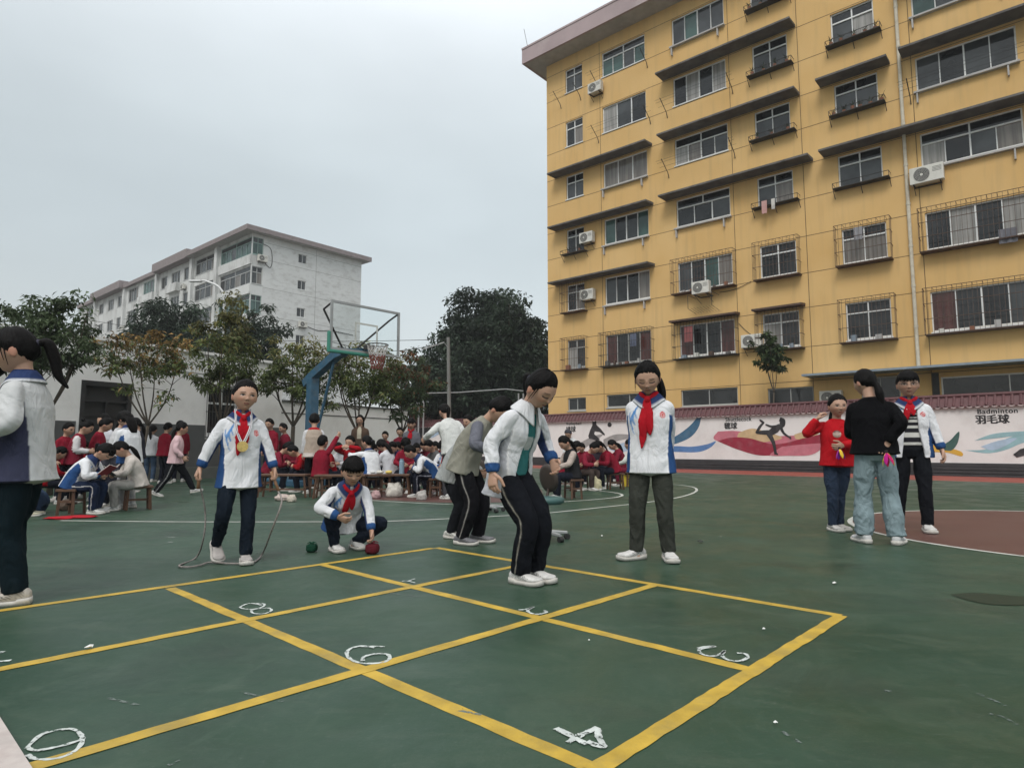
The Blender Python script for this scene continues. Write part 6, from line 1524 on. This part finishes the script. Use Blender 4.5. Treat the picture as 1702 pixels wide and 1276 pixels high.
# ================================================================ the seated and standing crowd
GB = 'children in the crowd by the wall'
KH = [('pony', 0), ('short', 0), ('twin', 1), ('low', 0), ('short', 1), ('bun', 0)]
SC_ = [cst((.014, .016, .024)), cst((.02, .025, .05)), cst((.03, .03, .03))]
def crowd(label, u, v, rz, H, kind, tcol, hair='short', bang=0, bcol=(.012, .014, .022), lean=None, scol=None, scarf=False, head=None, hr=None, hl=None, top=None, det=0, shoe=(.5, .5, .48), pipe=None, dx=(0, 0), er=(.5, -1, -.2), el=(-.5, -1, -.2), fr=None, fl=None, **kw):
    p = foot(u, v)
    t_ = top or ('uniform' if tcol is None else 'sweater'); tc_ = WHT if tcol is None else tcol
    if kind == 'sit':
        ln = 22 if lean is None else lean; k = math.sin(math.radians(ln))
        fz = random.uniform(-.02, .02)
        return person(label, p, rz, H, pel=(0, -.17, .265), lean=ln, head=head or (random.uniform(-12, 12), 38, 0), hr=hr or (.045, .02+.10*k, .37), hl=hl or (-.045, .02+.10*k, .37), er=(1, -.5, -.3), el=(-1, -.5, -.3),
                      fr=fr or (.055, .03+fz, .042), fl=fl or (-.055, .04-fz, .042), kr=(.25, 1, .6), kl=(-.25, 1, .6), top=t_, tcol=tc_, scol=scol, hair=hair, bang=bang, bcol=bcol, det=det, group=None, eyes='down', shoe=shoe, scarf=scarf, fat=1.08, pipe=pipe, jl=-.03, **kw)
    return person(label, p, rz, H, lean=3 if lean is None else lean, head=head or (random.uniform(-10, 10), 12, 0), hr=hr, hl=hl, er=er, el=el, top=t_, tcol=tc_, scol=scol, hair=hair, bang=bang, bcol=bcol, det=det, shoe=shoe, scarf=scarf, fat=1.08, pipe=pipe,
                  fr=fr or (.06, 0, .042), fl=fl or (-.06, .01, .042), **kw)
M2 = (.20, .012, .026); GRY = (.22, .22, .215); CRM = (.50, .47, .42)
# left group
L1 = crowd('girl in white and blue jacket bent over an open book at the left', 150, 854, -82, 1.36, 'sit', None, 'pony', 1, lean=40, head=(0, 46, 0), bcol=(.012, .02, .045), pipe=(.5, .5, .5), det=1)
L5 = crowd('child in cream fleece and pale grey trousers seated beside the reading girl', 197, 848, 128, 1.30, 'sit', (.50, .46, .42), 'low', 1, bcol=(.30, .29, .27), det=1)
crowd('child in maroon vest with white sleeves standing at the far left', 118, 836, -70, 1.28, 'st', MAR*1.1, 'bun', 0, scol=(.6, .58, .58), hr=(.05, .16, .62), hl=(-.05, .16, .62), lean=10, head=(0, 30, 0))
crowd('child in maroon jacket standing left of the school door', 153, 833, -62, 1.32, 'st', M2, 'short', 0, lean=8, head=(0, 22, 0), hr=(.08, .15, .60))
crowd('child in white coat behind the girl with white stockings', 187, 836, -60, 1.38, 'st', (.55, .55, .56), 'twin', 0, lean=6, hr=(.06, .17, .62), hl=(-.06, .17, .62), head=(0, 25, 0))
crowd('girl in white and blue jacket with dark skirt and white stockings', 211, 845, 72, 1.37, 'st', None, 'long', 0, bcol=lambda t, a, P: np.where((t < .34)[:, None], cst((.02, .02, .03)), cst((.42, .42, .43))), hr=(.05, .20, .62), hl=(-.05, .20, .62), lean=8, head=(0, 28, 0), det=1, legr=.82)
crowd('girl in white top and jeans with long ponytail, standing by the grey dado', 247, 801, 10, 1.40, 'st', (.50, .51, .53), 'low', 0, bcol=(.05, .08, .13))
crowd('child in maroon jacket beside the girl in jeans', 270, 804, -20, 1.42, 'st', M2, 'short', 0)
crowd('girl in pink jacket and black striped trousers walking to the right', 291, 824, -68, 1.32, 'st', (.60, .42, .44), 'low', 0, bcol=(.010, .011, .014), pipe=(.3, .3, .3), pel=(0, -.02, .485), fr=(.05, -.23, .06), fl=(-.05, .23, .05), pitr=18, pitl=-12, kr=(.1, 1, 0), hr=(.13, .08, .52), det=1, lean=5)
crowd('child in maroon jacket standing before the dado behind the pink jacket', 296, 801, 30, 1.50, 'st', M2, 'short', 0)
crowd('child in navy trousers crouched on a stool behind the long ponytail girl', 40, 858, -60, 1.32, 'sit', M2, 'short', 0, shoe=(.40, .38, .28))
crowd('child in red top seated low at the far left behind the reading girl', 92, 838, -40, 1.20, 'sit', RED*.7, 'twin', 0)
# between
crowd('child in maroon jacket standing behind the medal girl', 448, 803, 160, 1.52, 'st', M2, 'short', 0)
# middle group
crowd('child in maroon jacket bent low over a stool near the hoop post', 464, 816, -75, 1.42, 'sit', MAR, 'short', 0, lean=42)
crowd('child in red jacket bent over a white sheet', 498, 818, 110, 1.36, 'sit', RED*.75, 'short', 0, lean=46)
crowd('boy in cream knitted vest standing with his back to the court', 519, 821, 24, 1.46, 'st', lambda t, a, P: lerpc(lerpc(np.tile(cst((.40, .33, .27)), (len(t), 1)), (t < .12).astype(float), (.55, .5, .46)), (t > .93).astype(float), RED), 'short', 0, scol=(.55, .55, .56), bcol=(.008, .009, .012), det=1)
crowd('child in maroon jacket pointing up with a raised arm', 547, 822, -28, 1.38, 'sit', M2, 'short', 0, lean=4, hr=(.14, .16, .98), hl=(-.1, .1, .4), head=(0, -6, 0), det=1)
crowd('girl in red top with both hands before her face', 574, 820, 165, 1.40, 'sit', RED*.9, 'short', 0, lean=8, hr=(.045, .02, .62), hl=(-.045, .02, .62), head=(0, 10, 0), det=1)
crowd('girl in white jacket with a thick ponytail, back turned, arm stretched left', 606, 824, 42, 1.40, 'sit', None, 'pony', 0, lean=16, hl=(-.16, .12, .52), head=(25, 10, 0), det=1)
crowd('woman in brown coat standing behind the middle group', 597, 800, 182, 1.66, 'st', lambda t, a, P: lerpc(np.tile(cst((.095, .062, .045)), (len(t), 1)), ((np.abs(a) < 14) & (t > .5)).astype(float), (.5, .45, .35)), 'long', 0, scol=(.095, .062, .045), bcol=(.03, .03, .03), head=(0, 6, 0))
crowd('girl in white jacket with long loose hair facing left', 631, 817, 66, 1.38, 'sit', (.56, .57, .60), 'long', 0, lean=14)
crowd('small child in dark red at the back beside the long haired girl', 640, 803, 175, 1.22, 'st', MAR, 'short', 0)
crowd('child in white and blue jacket reading behind the bench', 652, 816, 160, 1.34, 'sit', None, 'short', 0, lean=20)
crowd('child in maroon top reading a white sheet by the blue bottle', 672, 820, 178, 1.42, 'sit', M2, 'short', 1, lean=14, det=1)
crowd('boy in grey with a red scarf standing above the seated readers', 683, 806, 176, 1.50, 'st', (.13, .13, .15), 'short', 1, scarf=.4)
crowd('small child whose dark head shows left of the standing boy', 664, 800, 180, 1.34, 'st', MAR, 'short', 0)
crowd('child in white and blue jacket folded over the knees', 698, 826, 108, 1.40, 'sit', None, 'short', 0, lean=52, bcol=(.010, .012, .02), pipe=(.3, .3, .35), det=1)
crowd('child in dark grey jacket reading beside the folded child', 714, 820, 130, 1.40, 'sit', (.10, .10, .10), 'short', 0, lean=26)
crowd('child in white jacket with red scarf facing the court', 737, 822, 170, 1.36, 'sit', None, 'short', 1, lean=20, scarf=.4)
crowd('woman in white sweater with a ponytail reaching down to the left', 752, 830, 24, 1.62, 'st', (.56, .57, .55), 'pony', 0, lean=20, side=-8, hl=(-.26, .14, .62), hr=(.14, .05, .55), head=(10, 20, 0), bcol=(.05, .05, .055), det=1)
crowd('dark haired child showing between the bending boys and the woman in white', 782, 822, 150, 1.42, 'st', (.12, .10, .10), 'twin', 0)
crowd('child in maroon top just right of the woman in white', 765, 820, 190, 1.24, 'st', MAR, 'short', 0)
# right group
crowd('child in cream sleeves and dark vest seated behind the bending girl', 931, 829, 110, 1.42, 'sit', (.02, .02, .022), 'low', 0, scol=(.42, .35, .31), lean=8, det=1)
crowd('child in white shirt and grey cap at the back of the right group', 951, 800, 150, 1.34, 'st', (.56, .57, .58), 'short', 0, hcol=(.05, .05, .06), head=(0, 35, 0), lean=18)
crowd('child in red jacket reading, first of the right group', 958, 815, -110, 1.36, 'sit', M2, 'short', 0, lean=22, det=1)
crowd('child in maroon jacket with messy hair next to the red reader', 982, 815, -125, 1.38, 'sit', MAR*1.2, 'short', 0, lean=34, bcol=(.06, .045, .04))
crowd('child in maroon jacket and black trousers reading, bent to the left', 1004, 813, 100, 1.44, 'sit', M2, 'twin', 0, lean=36, det=1)
crowd('child in dark maroon behind the bent reader', 1018, 806, 95, 1.42, 'sit', MAR, 'low', 0, lean=18)
crowd('girl in white shirt and maroon skirt sitting upright at the right end', 1034, 808, 70, 1.34, 'sit', (.58, .60, .56), 'twin', 0, lean=6, bcol=(.13, .014, .03), head=(-20, 0, 0), det=1)
crowd('dark haired child partly hidden behind the girl in white shirt', 1049, 806, 75, 1.38, 'sit', MAR, 'long', 0, lean=8)

# more children packed between them
extra = [('child in red jacket sitting upright just left of the pointing child', 534, 812, 150, 1.34, 'sit', RED*.6, 'short'), ('child in white jacket between the pointing child and the girl in red', 562, 808, 170, 1.34, 'sit', (.5, .5, .52), 'short'),
 ('child in maroon jacket behind the girl with hands at her face', 586, 806, 160, 1.32, 'sit', MAR, 'twin'), ('child in red jacket behind the thick ponytail girl', 612, 806, 170, 1.34, 'sit', M2, 'short'), ('child in white shirt behind the long haired girl', 622, 803, 190, 1.30, 'sit', (.55, .55, .57), 'pony'),
 ('child in maroon jacket between the two jackets left of the blue bottle', 660, 808, 150, 1.36, 'sit', M2, 'long'), ('child in dark jacket behind the reader with the white sheet', 690, 808, 185, 1.32, 'sit', (.05, .05, .06), 'short'), ('child in maroon jacket behind the dark grey reader', 704, 806, 160, 1.40, 'sit', MAR, 'short'),
 ('child in red jacket behind the child with red scarf', 724, 808, 175, 1.38, 'sit', RED*.6, 'twin'), ('child in white jacket low beside the woman in white sweater', 744, 818, 160, 1.20, 'sit', (.5, .52, .55), 'short'), ('child in maroon jacket at the hoop post foot', 480, 806, 170, 1.38, 'sit', MAR, 'pony'),
 ('child in red jacket left of the boy in the vest', 506, 808, -160, 1.30, 'sit', M2, 'short'), ('child in dark red jacket seated behind the first red reader', 944, 806, 150, 1.36, 'sit', MAR, 'short'), ('child in maroon jacket at the back between the readers', 968, 804, 170, 1.34, 'sit', M2, 'pony'),
 ('child in dark jacket at the back behind the bent reader', 994, 803, 180, 1.36, 'sit', (.04, .03, .04), 'short'), ('child in maroon jacket behind the girl in white shirt', 1026, 800, 170, 1.30, 'sit', M2, 'short'), ('child in red vest behind the maroon standing pair at the left', 136, 826, 160, 1.36, 'sit', RED*.6, 'twin'),
 ('child in dark jacket hunched between the left group and the door', 172, 842, 170, 1.26, 'sit', (.04, .04, .05), 'short')]
for (lb, u, v, rz, H, kd_, tc_, hr_) in extra: crowd(lb, u, v, rz, H, kd_, tc_, hr_)
for (lb, u, v, rz, H, kd_, tc_, hr_) in [('child in white jacket standing behind the white coated child by the school door', 172, 828, 150, 1.40, 'st', (.5, .51, .54), 'pony'), ('child in maroon jacket left of the vest child at the far left', 100, 830, -100, 1.24, 'st', M2, 'short'),
 ('child in dark jacket between the school door and the girl in jeans', 226, 818, 120, 1.40, 'st', (.03, .03, .04), 'low'), ('child in maroon jacket standing behind the bent child near the hoop', 472, 802, 140, 1.42, 'st', MAR, 'short')]: crowd(lb, u, v, rz, H, kd_, tc_, hr_)
# ---- stools, one built then copied
m_wood2 = mat('stool_wood', (.10, .050, .028), rough=.6, var=.3, scale=9, dirt=(.10, .05, .03), dscale=8)
def stool_proto(w, d, h, name, label, cat):
    t = thing(name, label, cat, (0, 0, 0)); a = MB(); a.box(W, -w/2, w/2, -d/2, d/2, h-.035, h); a.build('seat', m_wood2, t, bevel=.006)
    for sx_ in (-1, 1):
        for sy in (-1, 1):
            a = MB(); x, y = sx_*(w/2-.04), sy*(d/2-.04); a.tube([(x*1.12, y*1.12, 0), (x, y, h-.036)], .02, n=4); a.build('leg', m_wood2, t)
    a = MB(); a.box(W, -w/2+.05, w/2-.05, -.012, .012, .12, .15)
    for s in (-1, 1): a.box(W, s*(w/2-.035)-.012, s*(w/2-.035)+.012, -d/2+.05, d/2-.05, .155, .185)
    a.build('rail', m_wood2, t); return t
def copy_tree(o, loc, rz, label=None, group=None):
    c = o.copy(); COL.objects.link(c); c.location = loc; c.rotation_euler = (0, 0, rz)
    if label: c['label'] = label
    if group: c['group'] = group
    for ch in list(o.children):
        k = ch.copy(); COL.objects.link(k); k.parent = c
        for g_ in list(ch.children):
            m_ = g_.copy(); COL.objects.link(m_); m_.parent = k
    return c
SG = 'small wooden stools under the children'
st0 = stool_proto(.34, .24, .33, 'wooden_stool', 'small wooden stool under the girl bent over her book at the left', 'stool'); st0['group'] = SG
def seat_pos(u, v, rz, H): p = foot(u, v); a = math.radians(rz); b = .17*H; return Vector((p.x+b*math.sin(a), p.y-b*math.cos(a), 0))
seats = [(150, 854, -82, 1.36, None), (197, 848, 128, 1.30, 'small wooden stool under the child in cream fleece'), (464, 816, -75, 1.42, 'small wooden stool under the bent maroon child near the hoop post'), (498, 818, 110, 1.36, 'small wooden stool under the child bent over a white sheet'),
         (547, 822, -28, 1.38, 'small wooden stool under the pointing child'), (574, 820, 165, 1.40, 'small wooden stool under the girl in red with hands at her face'), (606, 824, 42, 1.40, 'small wooden stool under the thick ponytail girl'), (672, 820, 178, 1.42, 'small wooden stool under the reader by the blue bottle'),
         (698, 826, 108, 1.40, 'small wooden stool under the folded child'), (737, 822, 170, 1.36, 'small wooden stool under the child with red scarf facing the court'), (931, 829, 110, 1.42, 'small wooden stool under the cream sleeved child'), (958, 815, -110, 1.36, 'small wooden stool under the red jacket reader'),
         (982, 815, -125, 1.38, 'small wooden stool under the messy haired child'), (1004, 813, 100, 1.44, 'small wooden stool under the reader bent to the left'), (1034, 808, 70, 1.34, 'small wooden stool under the girl in white shirt and maroon skirt'), (714, 820, 130, 1.40, 'small wooden stool under the dark grey reader'), (631, 817, 66, 1.38, 'small wooden stool under the long loose haired girl')]
for i, (u, v, rz, H, lb) in enumerate(seats):
    q = seat_pos(u, v, rz, H)
    if i == 0: st0.location = q; st0.rotation_euler = (0, 0, math.radians(rz))
    else: copy_tree(st0, q, math.radians(rz+90*(i % 2)), lb, SG)
bn0 = stool_proto(.85, .26, .40, 'wooden_bench', 'long wooden bench with papers and a blue bottle before the middle group', 'bench'); bn0.location = foot(640, 826); bn0.rotation_euler = (0, 0, .05)
bn1 = copy_tree(bn0, foot(472, 826), -.1, 'long wooden bench with a white sheet near the hoop post'); bn0['group'] = bn1['group'] = 'long wooden benches'
bn2 = copy_tree(bn0, foot(566, 828), .05, 'long wooden bench before the pointing child', 'long wooden benches')
# ---- things lying about
def lump(u, v, r, col, label, name, cat, z=0, Y=None, k=(1, 1, 1), seed=0):
    p = foot(u, v) if Y is None else Vector((AT(u, v, Y).x, Y, 0)); U, F = sphere_dirs(26, 18)
    kk = 1+.22*vn(U[:, 0]*2.3+seed, U[:, 2]*2.3+U[:, 1]*2)+.12*vn(U[:, 0]*6+seed, U[:, 1]*6)
    V = U*kk[:, None]*np.array(k)*r; V[:, 2] = np.maximum(V[:, 2], -r*.55*k[2]); V[:, 2] += r*.55*k[2]
    o = to_obj(name, V, F, np.tile(cst(col), (len(V), 1)), M_CLOTH, None, 0, 1); o.location = (p.x, p.y, z+.003); tag(o, label, cat); return o
lump(655, 826, .16, (.55, .52, .47), 'knotted white plastic bag on the red key before the bench', 'plastic_bag', 'bag', seed=1)
lump(990, 815, .15, (.50, .46, .30), 'cream shopping bag standing between the readers of the right group', 'shopping_bag', 'bag', seed=2, k=(.8, .6, 1.1))
lump(470, 832, .11, (.48, .40, .36), 'crumpled pale clothes under the bench near the hoop post', 'clothes_pile', 'clothes', seed=3, k=(1.3, .8, .6))
lump(97, 862, .13, (.40, .02, .03), 'bright red cloth spread on the court before the reading girl', 'red_cloth', 'cloth', seed=4, k=(1.3, .8, .12))
lump(127, 860, .15, (.36, .02, .03), 'second red cloth under the shoes of the reading girl', 'red_cloth', 'cloth', seed=5, k=(1.5, .8, .10))
lump(52, 852, .17, (.03, .05, .09), 'dark blue school bag behind the long ponytail girl', 'school_bag', 'bag', seed=6, k=(1.1, .8, 1.2))
lump(100, 835, .10, (.40, .38, .36), 'pale crumpled bag under the stools of the left group', 'plastic_bag', 'bag', seed=7, k=(1.5, 1, .6))
lump(110, 848, .09, (.12, .09, .07), 'brown pouch among the bags of the left group', 'pouch', 'bag', seed=8)
lump(625, 828, .08, (.45, .30, .30), 'small pink bag under the long bench', 'small_bag', 'bag', seed=9)
lump(700, 831, .09, (.40, .38, .36), 'grey white bag beside the stool of the folded child', 'small_bag', 'bag', seed=10)
lump(485, 834, .07, (.5, .45, .38), 'tiny cream bag near the foot of the bench by the hoop', 'small_bag', 'bag', seed=11)
bz = .402; pbn = foot(640, 826)
for (dx_, c_, lb, s_) in ((-.10, (.6, .58, .52), 'crumpled white tissue on the long bench', 12), (.06, (.65, .5, .15), 'yellow snack wrapper on the long bench', 13), (-.24, (.6, .6, .6), 'white folded paper at the left of the long bench', 14)):
    U, F = sphere_dirs(16, 10); V = U*(1+.3*vn(U[:, 0]*4+s_, U[:, 1]*4))[:, None]*np.array([.06, .05, .03]); V[:, 2] += .028
    o = to_obj('wrapper', V, F, np.tile(cst(c_), (len(V), 1)), M_CLOTH, None, 0, 1); o.location = (pbn.x+dx_, pbn.y, bz); tag(o, lb, 'wrapper', 'wrappers on the bench')
def bottle(p, r, h, col, label):
    t = thing('water_bottle', label, 'bottle', p); a = MB()
    a.tube([p, p+Vector((0, 0, h*.82)), p+Vector((0, 0, h*.9))], [r, r, r*.7], n=16); a.build('body', mat('bottle', col, rough=.3, var=.05), t, smooth=False)
    a = MB(); a.tube([p+Vector((0, 0, h*.9)), p+Vector((0, 0, h))], r*.75, n=16); a.build('cap', mat('bottle_cap', tuple(c*.8 for c in col), rough=.4), t)
bottle(foot(529, 824), .034, .24, (.55, .53, .47), 'tall white bottle standing on the court by the boy in the vest')
bottle(Vector((pbn.x+.28, pbn.y, bz)), .045, .26, (.22, .32, .40), 'blue grey bottle standing on the right end of the long bench')
mb = MB(); p = foot(1041, 808); Fq = Fr(p, (1, 0, 0), (0, -1, 0)); mb.box(Fq, -.10, .10, -.09, .09, 0, .012)
for a_ in ((-.10, -.088, -.09, .09), (.088, .10, -.09, .09), (-.088, .088, -.09, -.078), (-.088, .088, .078, .09)): mb.box(Fq, a_[0], a_[1], a_[2], a_[3], .0125, .26)
o = mb.build('yellow_box', mat('box_yellow', (.60, .45, .03), rough=.5), loc=p, bevel=.004); tag(o, 'bright yellow open box at the feet of the girl in white shirt', 'box')
# books and sheets held by readers
m_page = mat('page', (.60, .58, .54), rough=.8, var=.05); m_cover = mat('cover_red', (.22, .03, .04), rough=.6)
def book(pd, label, cov=None, s=1.0):
    c = (p2w(pd, pd['wrR'])+p2w(pd, pd['wrL']))/2; a = math.radians(pd['rz']); f = Vector((-math.sin(a), math.cos(a), 0)); r_ = Vector((math.cos(a), math.sin(a), 0))
    c = c+f*.10+Vector((0, 0, .03)); t = thing('open_book', label, 'book', c, 0, 'books and sheets the readers hold')
    up = (f*.75+Vector((0, 0, .62))).normalized(); nn = r_.cross(up).normalized()
    if nn.z < 0: nn = -nn
    a_ = MB(); b_ = MB()
    for sg in (-1, 1):
        q0 = c-up*.10*s; q1 = c+up*.10*s; o0 = (r_*sg*.14+nn*.045)*s
        for m_, off, tt in ((a_, .004, .006), (b_, -.003, .003)):
            P = [q0+nn*off, q0+o0+nn*off, q1+o0+nn*off, q1+nn*off]; Q = [x+nn*tt for x in P]
            k = len(m_.v); m_.v += [tuple(x) for x in P+Q]
            for f_ in ((0, 3, 2, 1), (4, 5, 6, 7), (0, 1, 5, 4), (1, 2, 6, 5), (2, 3, 7, 6), (3, 0, 4, 7)): m_.f.append(tuple(k+z for z in f_)); m_.m.append(0); m_.c.append(None)
    a_.build('pages', m_page, t); b_.build('cover', cov or m_cover, t)
book(L1, 'open red covered book held by the bent girl at the left'); book(L5, 'open dark book in the hands of the child in cream fleece', m_black)
# ---- swivel chairs
m_brown = mat('chair_brown', (.045, .032, .026), rough=.55); m_chr = mat('chair_steel', (.42, .43, .43), rough=.35, metal=.3); m_teal = mat('chair_teal', (.05, .12, .115), rough=.5)
def swivel(p, label):
    t = thing('swivel_chair', label, 'chair', p, 0, 'low swivel chairs on the court'); a = MB()
    for i in range(5):
        q = 2*PI*i/5+.3; d = Vector((math.cos(q), math.sin(q), 0)); a.tube([p+Vector((0, 0, .075)), p+d*.20+Vector((0, 0, .06))], [.022, .015], n=6)
    a.tube([p+Vector((0, 0, .06)), p+Vector((0, 0, .33))], [.028, .020], n=12); a.build('base', m_chr, t)
    for i in range(5):
        q = 2*PI*i/5+.3; d = Vector((math.cos(q), math.sin(q), 0)); e_ = Vector((-d.y, d.x, 0)); c = MB(); x = p+d*.20+Vector((0, 0, .026)); c.tube([x-e_*.022, x+e_*.022], .026, n=14); c.build('caster', m_black, t)
    a = MB(); a.tube([p+Vector((0, 0, .33)), p+Vector((0, 0, .345)), p+Vector((0, 0, .385)), p+Vector((0, 0, .395))], [.14, .165, .165, .14], n=28); a.build('seat', m_teal, t, smooth=True)
    a = MB(); n0 = Vector((.80, .5, .12)).normalized(); c0 = p+Vector((.03, .17, .56)); a.tube([c0-n0*.025, c0-n0*.015, c0+n0*.015, c0+n0*.025], [.10, .135, .135, .10], n=28); a.tube([p+Vector((0, .10, .36)), c0-Vector((0, 0, .1))], .014, n=6); a.build('backrest', m_brown, t, smooth=True)
    return t
sw = swivel(foot(909, 897), 'low swivel chair with brown round back behind the bending girl'); c = copy_tree(sw, foot(812, 850), 1.2, 'low swivel chair half hidden between the bending boy and girl')

# ---------------------------------------------------------------- thin mist
mb = MB(); mb.box(W, -120, 120, -60, 140, -1.0, 40); hz = mb.build('haze', bpy.data.materials.new('haze_air')); hz['kind'] = 'stuff'
hm = hz.data.materials[0]; hm.use_nodes = True; ht = hm.node_tree; ht.nodes.clear()
ho = ht.nodes.new('ShaderNodeOutputMaterial'); hv = ht.nodes.new('ShaderNodeVolumePrincipled'); hv.inputs['Color'].default_value = (.9, .93, .95, 1); hv.inputs['Density'].default_value = .0008
ht.links.new(hv.outputs[0], ho.inputs['Volume'])
